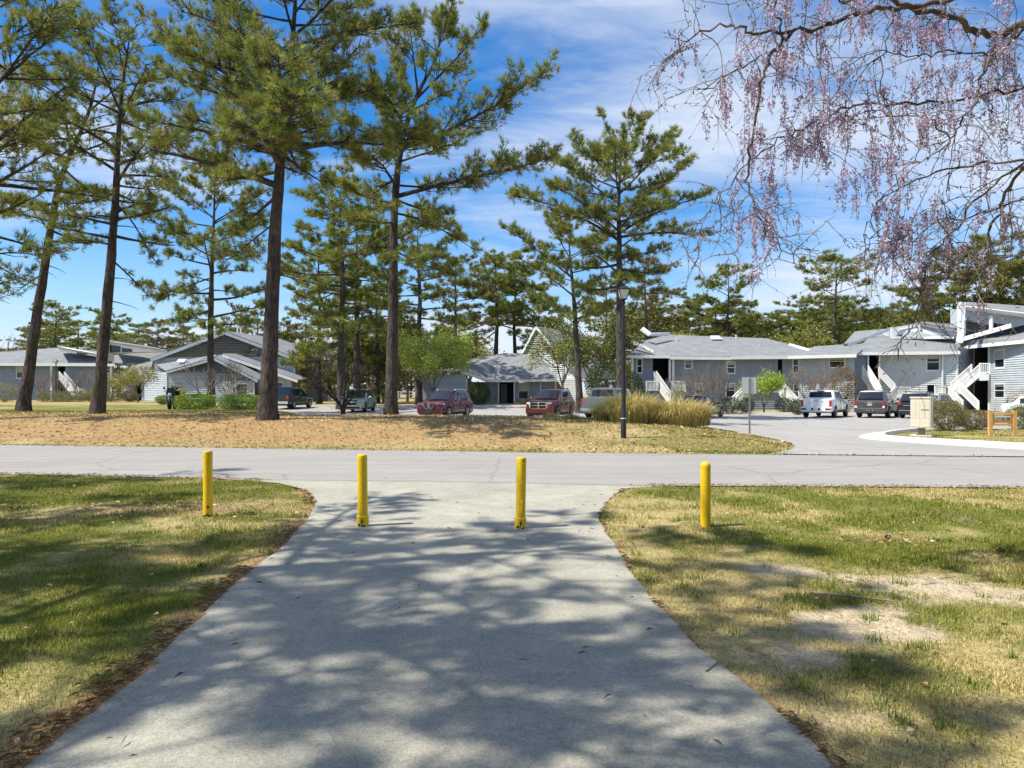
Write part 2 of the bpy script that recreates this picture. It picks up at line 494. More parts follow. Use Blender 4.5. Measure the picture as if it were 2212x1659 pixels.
# path outline
PL_Y = [-6, 3.12, 4.275, 6.0, 7.4, 8.97, 10.46, 11.66, 12.3, 12.85, 13.3, 13.6]
PL_X = [-1.9, -2.13, -2.2, -2.37, -2.44, -2.61, -2.88, -3.35, -3.72, -4.2, -4.95, -5.8]
PR_Y = [-6, 3.2, 3.82, 4.585, 5.73, 7.0, 8.38, 9.3, 10.68, 11.5, 12.2, 12.6]
PR_X = [1.5, 1.43, 1.35, 1.2, 1.10, 1.09, 1.11, 1.14, 1.42, 1.66, 2.0, 2.9]
def path_l(y): return np.interp(y, PL_Y, PL_X) + (fbm(y, y * 0 + 3.3, 2.3, 3, 5) - 0.5) * 0.07
def path_r(y): return np.interp(y, PR_Y, PR_X) + (fbm(y, y * 0 + 9.1, 2.3, 3, 6) - 0.5) * 0.07
def on_path(x, y, m=0.0):
    return (x > path_l(y) - m) & (x < path_r(y) + m) & (y < near_edge(x) + 0.05)

def inside(poly, x, y):
    x = np.asarray(x); y = np.asarray(y); r = np.zeros(x.shape, bool)
    n = len(poly)
    for i in range(n):
        x0, y0 = poly[i]; x1, y1 = poly[(i + 1) % n]
        c = ((y0 > y) != (y1 > y)) & (x < (x1 - x0) * (y - y0) / (y1 - y0 + 1e-12) + x0)
        r ^= c
    return r

# the parking lot, with the planted island on the near left and the kerbed island on the right
LOT = [(6.5, 18.75), (7.6, 19.6), (8.5, 21.2), (9.1, 23.4), (9.35, 25.6), (9.0, 28.5), (8.6, 31.5), (9.4, 34.0), (9.0, 36.6),
       (4, 37.6), (-4, 38.4), (-11, 38.8), (-16, 44), (-19, 50), (-26, 60), (-30, 66), (-14, 66.0), (2, 66), (8, 63), (13, 60.5), (16.5, 57.5),
       (20, 58.5), (33, 57), (48, 54), (56, 47), (60, 36), (40, 35.0), (26, 34.6), (19, 33.4), (15.6, 30.6), (13.9, 28.4), (13.3, 26.8),
       (13.45, 24.8), (13.9, 22.3), (14.6, 20.3), (16.0, 18.9), (19, 17.9), (26, 17.1)]
def dens(poly, step=0.6):
    out = []
    for i in range(len(poly)):
        a = np.array(poly[i]); b = np.array(poly[(i + 1) % len(poly)])
        n = max(1, int(np.linalg.norm(b - a) / step))
        for k in range(n): out.append(tuple(a + (b - a) * k / n))
    return out
def roundoff(poly, it=2):
    for _ in range(it):
        q = []
        for i in range(len(poly)):
            a = np.array(poly[i]); b = np.array(poly[(i + 1) % len(poly)])
            q += [tuple(a * .75 + b * .25), tuple(a * .25 + b * .75)]
        poly = q
    return poly
LOTR = roundoff(LOT, 2)

def sheet(name, outline, mat, lift, step=1.0):
    o = dens(outline, step)
    n = len(o)
    xs = [p[0] for p in o]; ys = [p[1] for p in o]
    gx, gy = np.meshgrid(np.arange(min(xs), max(xs), step), np.arange(min(ys), max(ys), step))
    gx = gx.ravel(); gy = gy.ravel()
    k = inside(o, gx, gy)
    pts = [Vector(p) for p in o] + [Vector((a, b)) for a, b in zip(gx[k], gy[k])]
    r = delaunay_2d_cdt(pts, [(i, (i + 1) % n) for i in range(n)], [], 1, 1e-4)
    vs_ = np.array([(p[0], p[1], 0) for p in r[0]]); vs_[:, 2] = height(vs_[:, 0], vs_[:, 1]) + lift
    f = [tuple(q) for q in r[2]]
    m = raw_mesh(name, vs_, f, mat)
    up = np.array([p.normal.z for p in m.polygons])
    if up.mean() < 0: m.flip_normals()
    ob = link(name, m); set_tags(ob, kind='structure')
    return ob

# ------------------------------------------------------------------ colours of the turf, shared by the ground and by its blades
GREEN = np.array([0.17, 0.19, 0.045]); STRAWC = np.array([0.50, 0.41, 0.20]); SOIL = np.array([0.17, 0.125, 0.085])
SANDC = np.array([0.58, 0.48, 0.34]); NEEDLEC = np.array([0.42, 0.265, 0.13]); LITTERC = np.array([0.40, 0.29, 0.17])
def gauss_at(x, y, xv, yv, rx, ry):
    c = U(xv, yv)
    return np.exp(-(((x - c.x) / rx) ** 2 + ((y - c.y) / ry) ** 2))
def zones(x, y):
    """weights: green, straw, soil, sand, needle straw, leaf litter"""
    x = np.asarray(x, float); y = np.asarray(y, float)
    n1 = fbm(x, y, 0.55, 4, 1); n2 = fbm(x, y, 1.7, 4, 2); n3 = fbm(x, y, 0.2, 3, 3); n4 = fbm(x, y, 4.5, 3, 8)
    ne = near_edge(x); fe = far_edge(x)
    near = y < ne
    left = x < -1
    g = np.where(left, smooth(0.38, 0.62, n1 * 0.5 + n2 * 0.5 + 0.02), smooth(0.40, 0.64, n1 * 0.5 + n2 * 0.5))
    g = np.where(near, g, 0)
    edge = np.where(left, path_l(y) - x, x - path_r(y))
    needle = np.where(near & (y < 13.2), smooth(np.where(left, 0.24, 0.08), 0.0, edge + (n2 - 0.5) * 0.4), 0)
    needle = np.maximum(needle, np.where(near, smooth(0.30, 0.05, ne - y + (n2 - .5) * .2) * 0.8, 0))
    sand = (gauss_at(x, y, 1690, 1232, 0.42, 0.26) + gauss_at(x, y, 1990, 1255, 0.7, 0.3) + gauss_at(x, y, 2120, 1290, 0.8, 0.35)
            + gauss_at(x, y, 1900, 1370, 0.75, 0.26) + 0.8 * gauss_at(x, y, 1700, 1420, 0.4, 0.25) + 0.6 * gauss_at(x, y, 1860, 1560, 0.35, 0.25)
            + 0.7 * gauss_at(x, y, 1800, 1330, 0.5, 0.2))
    sand = np.where(near, smooth(0.60, 0.92, sand * 0.72 + n2 * 0.6 + n4 * 0.55 - 0.22), 0)
    lit = gauss_at(x, y, 330, 1100, 2.2, 0.8) + 0.8 * gauss_at(x, y, 1960, 1165, 1.4, 0.5)
    lit = np.where(near, smooth(0.4, 0.9, lit * 0.9 + (n2 - 0.4)), 0)
    # beyond the road: grass fringe, pine straw bank, lawn on the left, patchy turf right
    d = y - fe
    fr = smooth(2.3, 0.2, d + (n1 - 0.5) * 2.2)
    bank_l = smooth(4.5, -1.5, x)
    gfr = smooth(0.46, 0.66, n1 + 0.02)
    lawn = smooth(33.5, 37.0, y + (n1 - .5) * 5) * smooth(-9.5, -13, x)
    far_need = np.where(d > 0, (0.3 + 0.6 * bank_l) * (1 - fr) * (1 - lawn) * smooth(0.30, 0.62, n2 * .6 + n1 * .4 + 0.13 * bank_l), 0)
    gfar = np.where(d > 0, np.maximum(gfr * (fr * 0.9 + (1 - bank_l) * 0.75), lawn * smooth(0.25, 0.5, n2)), 0)
    isl = (x > 12.5) & (y > 16) & (y < 36)
    gfar = np.where(isl, 0.75 * smooth(0.3, 0.6, n2), gfar); far_need = np.where(isl, 0, far_need)
    back = (y > 58) | ((x > 8) & (y > 34))
    far_need = np.where(back, 0.5 * smooth(0.4, 0.6, n1), far_need); gfar = np.where(back, 0.55 * smooth(0.35, 0.6, n2), gfar)
    green = np.where(near, g, gfar)
    soil = np.where(near, smooth(0.60, 0.75, n2) * 0.5, 0.25 * smooth(.55, .7, n2))
    need = np.where(near, needle, far_need)
    return green, soil, sand, need, lit

def turf_colour(x, y):
    g, so, sa, ne, li = zones(x, y)
    n = fbm(x, y, 7.0, 3, 4)[..., None]
    c = STRAWC * (1 - g[..., None]) + GREEN * g[..., None]
    for w, k in ((so, SOIL), (li, LITTERC), (ne, NEEDLEC), (sa, SANDC)):
        c = c * (1 - w[..., None]) + k * w[..., None]
    return c * (0.85 + 0.3 * n)

def axis(cuts):
    out = []
    for a, b, s in cuts:
        out.append(np.arange(a, b - 1e-6, s))
    return np.concatenate(out + [np.array([cuts[-1][1]])])
ax = axis([(-900, -200, 140), (-200, -60, 20), (-60, -16, 1.1), (-16, -7, .4), (-7, 7, .11), (7, 16, .4), (16, 60, 1.1), (60, 200, 20), (200, 900, 140)])
ay = axis([(-40, -4, 6), (-4, 2, .5), (2, 13.9, .11), (13.9, 40, .4), (40, 70, 1.0), (70, 130, 5), (130, 900, 70)])
gx, gy = np.meshgrid(ax, ay)
gz = height(gx, gy)
covered = on_path(gx, gy, -0.04) | ((gy > near_edge(gx) + 0.06) & (gy < far_edge(gx) - 0.06)) | inside(LOTR, gx, gy)
gz = gz + np.where(covered, -0.035, 0) + np.where((~covered) & (gy < 14), (fbm(gx, gy, 1.3, 3, 21) - .5) * 0.05, 0)
gz = gz + np.where((~covered) & (gy > far_edge(gx) + .5) & (gy < 40), (fbm(gx, gy, 0.5, 4, 22) - .5) * 0.10, 0)
nx, ny = len(ax), len(ay)
ii, jj = np.meshgrid(np.arange(nx - 1), np.arange(ny - 1))
a0 = (jj * nx + ii).ravel()
gfaces = np.stack([a0, a0 + 1, a0 + nx + 1, a0 + nx], 1)
gcol = turf_colour(gx.ravel(), gy.ravel()) * 0.92
ground = link('ground', raw_mesh('ground', np.stack([gx.ravel(), gy.ravel(), gz.ravel()], 1), gfaces, M_ground, smooth_shade=True, col=gcol))
set_tags(ground, kind='structure')

# road: a band between its two edges
rx = np.concatenate([np.arange(-90, -20, 2.0), np.arange(-20, 20, .4), np.arange(20, 90.1, 2.0)])
rv = []; m = 7
for t in range(m):
    f = t / (m - 1)
    w = (fbm(rx, rx * 0 + t, 0.9, 3, 31) - .5) * 0.10 * (1 if t in (0, m - 1) else 0)
    yy = near_edge(rx) * (1 - f) + far_edge(rx) * f + w
    rv.append(np.stack([rx, yy, np.full_like(rx, 0.012 + 0.05 * math.sin(math.pi * f))], 1))
n_ = len(rx)
rf = [(t * n_ + i, t * n_ + i + 1, (t + 1) * n_ + i + 1, (t + 1) * n_ + i) for t in range(m - 1) for i in range(n_ - 1)]
road = link('road', raw_mesh('road', np.concatenate(rv), rf, M_asphalt, smooth_shade=True)); set_tags(road, kind='structure')

# the path material: weathered pale asphalt with aggregate, faint cracks
M_path = material('path_asphalt', (0.39, 0.378, 0.325), 0.93, spec=0.12,
                  noise=[(0.7, 0.14, 5), (3.0, 0.12, 5), (18.0, .07, 3), (70.0, 0.26, 3), (260.0, 0.3, 2)], bump=[(140.0, 0.8, 0.010), (320.0, 0.6, 0.005)])
t = M_path.node_tree
bs = t.nodes['Principled BSDF']
src = bs.inputs['Base Color'].links[0].from_socket
vor = t.nodes.new('ShaderNodeTexVoronoi'); vor.feature = 'DISTANCE_TO_EDGE'; vor.inputs['Scale'].default_value = 0.55
tcn = t.nodes.new('ShaderNodeTexCoord')
wob = t.nodes.new('ShaderNodeTexNoise'); wob.inputs['Scale'].default_value = 2.5; wob.inputs['Detail'].default_value = 6
mxv = t.nodes.new('ShaderNodeMix'); mxv.data_type = 'VECTOR'; mxv.inputs['Factor'].default_value = 0.25
t.links.new(tcn.outputs['Object'], wob.inputs['Vector']); t.links.new(tcn.outputs['Object'], mxv.inputs['A']); t.links.new(wob.outputs['Color'], mxv.inputs['B'])
t.links.new(mxv.outputs['Result'], vor.inputs['Vector'])
cr = t.nodes.new('ShaderNodeMapRange'); cr.inputs[1].default_value = 0.0; cr.inputs[2].default_value = 0.0035; cr.inputs[3].default_value = 0.82; cr.inputs[4].default_value = 1.0
t.links.new(vor.outputs['Distance'], cr.inputs[0])
sp = t.nodes.new('ShaderNodeTexVoronoi'); sp.inputs['Scale'].default_value = 95
t.links.new(tcn.outputs['Object'], sp.inputs['Vector'])
spr = t.nodes.new('ShaderNodeMapRange'); spr.inputs[1].default_value = 0.05; spr.inputs[2].default_value = 0.14; spr.inputs[3].default_value = 1.45; spr.inputs[4].default_value = 1.0
t.links.new(sp.outputs['Distance'], spr.inputs[0])
for s_ in (cr.outputs[0], spr.outputs[0]):
    mm = t.nodes.new('ShaderNodeMix'); mm.data_type = 'RGBA'; mm.blend_type = 'MULTIPLY'; mm.inputs['Factor'].default_value = 1
    t.links.new(src, mm.inputs['A']); t.links.new(s_, mm.inputs['B']); src = mm.outputs['Result']
t.links.new(src, bs.inputs['Base Color'])

ys = np.concatenate([np.arange(-6, 2, .5), np.arange(2, 13.61, .06)])
pv = []; m = 9
for q in range(m):
    f = q / (m - 1)
    xl = path_l(ys); xr = path_r(np.minimum(ys, 12.55)) + np.clip(ys - 12.55, 0, 2) * 3.0
    x = xl * (1 - f) + xr * f
    y = np.minimum(ys, near_edge(x) + 0.10)
    pv.append(np.stack([x, y, np.full_like(x, 0.008)], 1))
n_ = len(ys)
pf = [(q * n_ + i, (q + 1) * n_ + i, (q + 1) * n_ + i + 1, q * n_ + i + 1) for q in range(m - 1) for i in range(n_ - 1)]
path = link('path', raw_mesh('path', np.concatenate(pv), pf, M_path)); set_tags(path, kind='structure')

lot = sheet('parking_lot', LOTR, M_lot, 0.016, 1.0)

# concrete kerb and gutter round the island on the right
KOUT = [(18.5, 33.6), (15.3, 30.6), (13.9, 28.6), (13.25, 26.9), (13.4, 24.9), (13.85, 22.4), (14.55, 20.4), (15.9, 18.95), (19, 17.9), (26, 17.05), (40, 15.9)]
def smooth_line(pts, k=3):
    pts = [np.array(p, float) for p in pts]
    for _ in range(k):
        q = [pts[0]]
        for a, b in zip(pts[:-1], pts[1:]): q += [a * .75 + b * .25, a * .25 + b * .75]
        pts = q + [pts[-1]]
    return np.array(pts)
ko = smooth_line(KOUT, 3)
tg = unit(np.gradient(ko, axis=0)); nrm = np.stack([-tg[:, 1], tg[:, 0]], 1)      # to the island side
prof = [(0.0, 0.0), (0.02, 0.02), (0.62, 0.035), (0.72, 0.15), (0.92, 0.155), (0.94, 0.0)]
kv = []
for o_, z_ in prof:
    p = ko + nrm * o_
    kv.append(np.stack([p[:, 0], p[:, 1], height(ko[:, 0], ko[:, 1]) + z_], 1))
n_ = len(ko)
kf = [(a * n_ + i, a * n_ + i + 1, (a + 1) * n_ + i + 1, (a + 1) * n_ + i) for a in range(len(prof) - 1) for i in range(n_ - 1)]
kerb = link('kerb', raw_mesh('kerb', np.concatenate(kv), kf, M_conc)); set_tags(kerb, kind='structure')
# kerb line on the far side of the lot
def kerb_strip(pts, w=0.35, h=0.13):
    k = smooth_line(pts, 2); tg = unit(np.gradient(k, axis=0)); nr = np.stack([-tg[:, 1], tg[:, 0]], 1)
    vv = []
    for o_, z_ in ((0, -0.02), (0.03, h), (w, h), (w + .02, -0.02)):
        p = k + nr * o_; vv.append(np.stack([p[:, 0], p[:, 1], height(k[:, 0], k[:, 1]) + 0.016 + z_], 1))
    n = len(k)
    ff = [(a * n + i, a * n + i + 1, (a + 1) * n + i + 1, (a + 1) * n + i) for a in range(3) for i in range(n - 1)]
    o = link('kerb', raw_mesh('kerb', np.concatenate(vv), ff, M_conc)); set_tags(o, kind='structure')
kerb_strip([(48, 54.3), (33, 57.2), (20, 58.7), (17, 57.8), (13.2, 60.6), (8, 63.2), (2, 66.2), (-14, 66.2), (-29, 66.2)])

# ------------------------------------------------------------------ turf blades, litter
def blades(n, xs, ys, hgt, wid, colr, lean=0.6, zoff=0.0):
    az = rng.uniform(0, 2 * np.pi, n); ln = rng.uniform(0.15, 1.0, n) * lean
    h = hgt * rng.uniform(0.5, 1.3, n); w = wid * rng.uniform(0.6, 1.3, n)
    z = height(xs, ys) + zoff - 0.012
    dx = np.cos(az); dy = np.sin(az)
    pxx = -dy; pyy = dx
    b = np.stack([xs, ys, z], 1)
    s = np.stack([pxx * w / 2, pyy * w / 2, np.zeros(n)], 1)
    tip = b + np.stack([dx * ln * h, dy * ln * h, h * np.sqrt(np.clip(1 - (ln * .8) ** 2, .08, 1))], 1)
    V = np.stack([b - s, b + s, tip], 1).reshape(-1, 3)
    Fc = np.arange(3 * n).reshape(-1, 3)
    return V, Fc, np.repeat(colr, 3, axis=0)

def turf(name, n, x0, x1, y0, y1, h, w, keep, lean, label_kind='stuff', dens_y=None):
    xs = rng.uniform(x0, x1, n * 2); ys = rng.uniform(y0, y1, n * 2) if dens_y is None else y0 + (y1 - y0) * rng.uniform(0, 1, n * 2) ** dens_y
    k = keep(xs, ys)
    xs, ys = xs[k][:n], ys[k][:n]
    g, so, sa, ne, li = zones(xs, ys)
    thin = (1 - 0.97 * sa) * (1 - 0.65 * ne) * (1 - 0.5 * li) * (1 - .35 * so)
    k = rng.uniform(0, 1, len(xs)) < thin
    xs, ys, g = xs[k], ys[k], g[k]
    n = len(xs)
    pick = rng.uniform(0, 1, n) < (g * 0.82 + 0.10)
    c = np.where(pick[:, None], np.array([0.20, 0.232, 0.043]) * rng.uniform(0.65, 1.5, (n, 1)) + np.array([0.05, 0.03, 0.0]) * rng.uniform(0, 1, (n, 1)),
                 np.array([0.62, 0.51, 0.25]) * rng.uniform(0.6, 1.25, (n, 1)))
    hh = h * np.where(pick, 1.15, 0.8) * (0.55 + 1.0 * fbm(xs, ys, 2.6, 3, 61) ** 1.3)
    V, Fc, C = blades(n, xs, ys, hh, w, c, lean)
    o = link(name, raw_mesh(name, V, Fc, M_grass, col=C))
    set_tags(o, 'short patchy turf of green and straw blades beside the path', 'grass', kind='stuff')
    return o
nearkeep = lambda x, y: (np.abs(x) < 0.75 * y + 0.6) & (~on_path(x, y, 0.02)) & (y < near_edge(x) - 0.03)
turf('lawn_grass', 290000, -6.6, 6.6, 2.6, 8.2, 0.045, 0.0075, nearkeep, 1.05)
turf('lawn_grass', 190000, -11.5, 11.5, 8.2, 15.0, 0.05, 0.013, nearkeep, 1.05)
fringe = lambda x, y: (np.abs(x) >= 0.75 * y + 0.6) & (np.abs(x) < 1.1 * y + 3) & (~on_path(x, y, 0.02)) & (y < near_edge(x) - 0.03)
turf('lawn_grass', 60000, -15, 15, 1.5, 14.0, 0.05, 0.015, fringe, 1.05)
farkeep = lambda x, y: (y > far_edge(x) + 0.02) & (~inside(LOTR, x, y)) & (np.abs(x) < 0.78 * y) & (~((x > 12.3) & (y < 34) & (x < 14.8)))
turf('bank_grass', 120000, -30, 28, 16, 40, 0.06, 0.035, farkeep, 1.0)

def litter(name, n, xs, ys, size, cols, label, thick=1.0):
    n = len(xs)
    az = rng.uniform(0, 2 * np.pi, n); l = size * rng.uniform(0.5, 1.4, n); w = l * rng.uniform(0.35, 0.7, n) * thick
    d = np.stack([np.cos(az), np.sin(az), rng.uniform(-.25, .25, n)], 1); s = np.stack([-np.sin(az), np.cos(az), rng.uniform(-.35, .35, n)], 1)
    c0 = np.stack([xs, ys, height(xs, ys) + 0.022 + rng.uniform(0, .012, n)], 1)
    up = np.stack([np.zeros(n), np.zeros(n), l * .18], 1)
    V = np.stack([c0 - d * l[:, None] / 2, c0 + s * w[:, None] / 2 + up, c0 + d * l[:, None] / 2, c0 - s * w[:, None] / 2 + up * .4], 1).reshape(-1, 3)
    Fc = np.concatenate([np.stack([np.arange(n) * 4, np.arange(n) * 4 + 1, np.arange(n) * 4 + 2], 1), np.stack([np.arange(n) * 4, np.arange(n) * 4 + 2, np.arange(n) * 4 + 3], 1)])
    cc = np.array(cols)[rng.integers(0, len(cols), n)] * rng.uniform(.6, 1.3, (n, 1))
    o = link(name, raw_mesh(name, V, Fc, M_litter, col=np.repeat(cc, 4, 0))); set_tags(o, label, 'litter', kind='stuff')
LC = [(.42, .27, .14), (.50, .38, .22), (.30, .17, .08), (.55, .45, .30), (.22, .13, .07)]
xs = rng.uniform(-9, 9, 26000); ys = rng.uniform(3, 13.6, 26000)
k = nearkeep(xs, ys); xs, ys = xs[k], ys[k]
li = zones(xs, ys)[4]; k = rng.uniform(0, 1, len(xs)) < 0.03 + 0.75 * li
litter('leaf_litter', 0, xs[k], ys[k], 0.055, LC, 'dry brown leaves scattered over the near lawn')
# red pine straw along the edges of the path
yy = 2.7 + 10.5 * rng.uniform(0, 1, 9000) ** 1.5; side = rng.uniform(0, 1, 9000) < .68
off = np.abs(rng.normal(0, 1, 9000)) * np.where(side, .10, .035) - 0.015
xx = np.where(side, path_l(yy) - off, path_r(yy) + off)
k = (yy < near_edge(xx) - .05) & (fbm(yy, side * 7.7, 1.3, 3, 44) > np.where(side, .36 + .045 * np.clip(yy - 3, 0, 5), .55)) & (rng.uniform(0, 1, 9000) < .3)
litter('pine_straw', 0, xx[k], yy[k], 0.065, [(.40, .23, .12), (.45, .30, .17), (.32, .20, .12), (.36, .27, .19)], 'rusty pine needles gathered along both edges of the path', 0.10)
xs = rng.uniform(-28, 12, 30000); ys = rng.uniform(17, 38, 30000)
k = farkeep(xs, ys); xs, ys = xs[k], ys[k]
litter('bank_litter', 0, xs[:14000], ys[:14000], 0.10, LC, 'dry leaves and needles scattered over the bank', 0.8)

xs = rng.uniform(-2.4, 1.6, 900); ys = rng.uniform(2.6, 11.5, 900)
k = on_path(xs, ys, -.05) & (rng.uniform(0, 1, 900) < .06 + .5 * smooth(.5, 0, np.minimum(xs - path_l(ys), path_r(ys) - xs)))
litter('path_litter', 0, xs[k], ys[k], 0.06, [(.30, .19, .10), (.22, .15, .09), (.40, .30, .18)], 'few pine needles lying on the path', 0.10)

# grit and needles along the edges of the road
xr = rng.uniform(-16, 14, 5200); far_ = rng.uniform(0, 1, 5200) < .5
yr = np.where(far_, far_edge(xr) + rng.normal(.05, .16, 5200), near_edge(xr) + rng.normal(-.02, .12, 5200))
k = (~on_path(xr, yr - .3, .1)) & ~((xr > 6.2) & far_)
litter('road_edge_litter', 0, xr[k], yr[k], 0.07, [(.40, .28, .16), (.30, .2, .12), (.5, .4, .25)], 'dry needles and grit along the road edges', .35)
# weeds: taller tufts here and there in the near turf
wx = rng.uniform(-6, 7, 260); wy = rng.uniform(3.0, 12.0, 260); k = nearkeep(wx, wy); wx, wy = wx[k], wy[k]
wx = np.repeat(wx, 34) + rng.normal(0, .035, len(wx) * 34); wy = np.repeat(wy, 34) + rng.normal(0, .035, len(wy) * 34)
k = ~on_path(wx, wy, .02); wx, wy = wx[k], wy[k]; n = len(wx)
V, Fc, C = blades(n, wx, wy, np.full(n, .085), .0095, np.array([0.15, 0.22, 0.035]) * rng.uniform(.7, 1.35, (n, 1)), 1.0)
set_tags(link('lawn_weeds', raw_mesh('lawn_weeds', V, Fc, M_grass, col=C)), 'taller green tufts scattered in the near turf', 'weeds', kind='stuff')
# ------------------------------------------------------------------ foliage builders
def tufts(C, Dv, K, L, w, spread, up, rg):
    """needle brushes: K thin triangles leaving each point"""
    n = len(C)
    rnd = unit(rg.normal(0, 1, (n, K, 3)))
    d = unit(Dv[:, None, :] * 0.9 + rnd * spread + np.array([0, 0, up]))
    l = L * rg.uniform(0.6, 1.2, (n, K, 1))
    side = unit(np.cross(d, unit(rg.normal(0, 1, (n, K, 3))))) * w / 2
    b = C[:, None, :] + rnd * L * 0.12
    V = np.stack([b - side, b + side, b + d * l], 2).reshape(-1, 3)
    return V, np.arange(len(V)).reshape(-1, 3)

def leaf_quads(C, L, w, rg, up=0.3):
    n = len(C)
    d = unit(rg.normal(0, 1, (n, 3)) + np.array([0, 0, -0.1]))
    s = unit(np.cross(d, rg.normal(0, 1, (n, 3)) + np.array([0, 0, up])))
    l = (L * rg.uniform(.6, 1.25, n))[:, None]; w = (w * rg.uniform(.6, 1.2, n))[:, None]
    V = np.stack([C - d * l / 2, C + s * w / 2, C + d * l / 2, C - s * w / 2], 1).reshape(-1, 3)
    return V, np.arange(4 * n).reshape(-1, 4)

class Acc:
    def __init__(s): s.v = []; s.f = []; s.c = []; s.n = 0
    def add(s, v, f, c=None):
        s.v.append(v); s.f.append(f + s.n); s.n += len(v)
        if c is not None: s.c.append(np.broadcast_to(c, (len(v), 3)))
    def get(s):
        return np.concatenate(s.v), np.concatenate(s.f), (np.concatenate(s.c) if s.c else None)

def bez(p0, p1, sag, n, rg, wob=0.02):
    """a limb from p0 to p1 whose middle is lifted by sag"""
    p0 = np.array(p0, float); p1 = np.array(p1, float)
    t = np.linspace(0, 1, n)[:, None]
    L = np.linalg.norm(p1 - p0)
    pts = p0 + (p1 - p0) * t + np.array([0, 0, 1.0]) * (sag * L * 4 * t * (1 - t))
    w = np.cumsum(rg.normal(0, wob * L, (n, 3)), 0) * t * 0.5
    return pts + w * np.array([1, 1, .7])

PINE_COLS = [(0.255, 0.31, 0.062), (0.19, 0.255, 0.056), (0.34, 0.37, 0.075), (0.13, 0.19, 0.05), (0.36, 0.30, 0.085)]

def limb_foliage(acc_n, SG, pts, r0, rg, dens, tuftL, tuftW, K, cols, start=0.25, flat=0.22, sub=0.30):
    """twigs and needle brushes along one limb (pts); SG collects twig segments"""
    n = len(pts); L = np.linalg.norm(np.diff(pts, axis=0), axis=1).sum()
    m = max(6, int(L * 5.4 * dens))
    t = start + (1 - start) * np.sort(rg.uniform(0, 1, m) ** 0.8)
    fi = t * (n - 1); i0 = np.clip(fi.astype(int), 0, n - 2); fr = (fi - i0)[:, None]
    base = pts[i0] * (1 - fr) + pts[i0 + 1] * fr
    dirv = unit(pts[i0 + 1] - pts[i0])
    sidev = unit(np.cross(dirv, np.array([0, 0, 1.0])) + 1e-6)
    sgn = np.where(rg.uniform(0, 1, m) < .5, -1, 1)[:, None]
    sl = (sub * L * (1.12 - t) ** 0.7 * rg.uniform(0.45, 1.15, m) + 0.25)[:, None]
    sd = unit(dirv * rg.uniform(0.35, 1.1, (m, 1)) + sidev * sgn * rg.uniform(.5, 1.1, (m, 1)) + np.array([0, 0, 1.0]) * rg.normal(0.22, flat, (m, 1)))
    end = base + sd * sl
    mid = (base + end) / 2 - np.array([0, 0, 1]) * sl * 0.05
    rs = 0.012 + 0.010 * sl[:, 0]
    SG[0] += [base, mid]; SG[1] += [mid, end]; SG[2] += [rs, rs * .8]; SG[3] += [rs * .8, rs * .4]
    # twigs on every sub-branch
    q = np.maximum(3, (sl[:, 0] * 6.2 * dens).astype(int))
    idx = np.repeat(np.arange(m), q)
    tt = rg.uniform(0.25, 1.0, len(idx))[:, None]
    tb = np.where(tt < .5, base[idx] + (mid[idx] - base[idx]) * tt * 2, mid[idx] + (end[idx] - mid[idx]) * (tt * 2 - 1))
    tl = rg.uniform(0.15, 0.45, len(idx))[:, None] * (0.7 + 0.3 * sl[idx])
    td = unit(sd[idx] * 0.7 + rg.normal(0, 0.6, (len(idx), 3)) + np.array([0, 0, 0.38]))
    te = tb + td * tl
    SG[0].append(tb[::3]); SG[1].append(te[::3]); SG[2].append(np.full(len(idx[::3]), .009)); SG[3].append(np.full(len(idx[::3]), .005))
    C = np.concatenate([te, tb + td * tl * .55, end]); Dd = np.concatenate([td, td, sd])
    V, Fc = tufts(C, Dd, K, tuftL, tuftW, 0.75, 0.22, rg)
    ca = np.array(cols)
    w = rg.integers(0, len(ca), len(C)); cc = ca[w] * rg.uniform(0.7, 1.3, (len(C), 1))
    cc = np.repeat(cc, K, 0)
    brown = rg.uniform(0, 1, len(cc)) < 0.05
    cc[brown] = np.array([.22, .13, .05])
    acc_n.add(V, Fc, np.repeat(cc, 3, 0))

def trunk_radii(h, H_, r0):
    f = h / H_
    return r0 * np.maximum(0.10, (1 - f) ** 0.75) * (1 + 0.45 * np.exp(-h / 0.5))

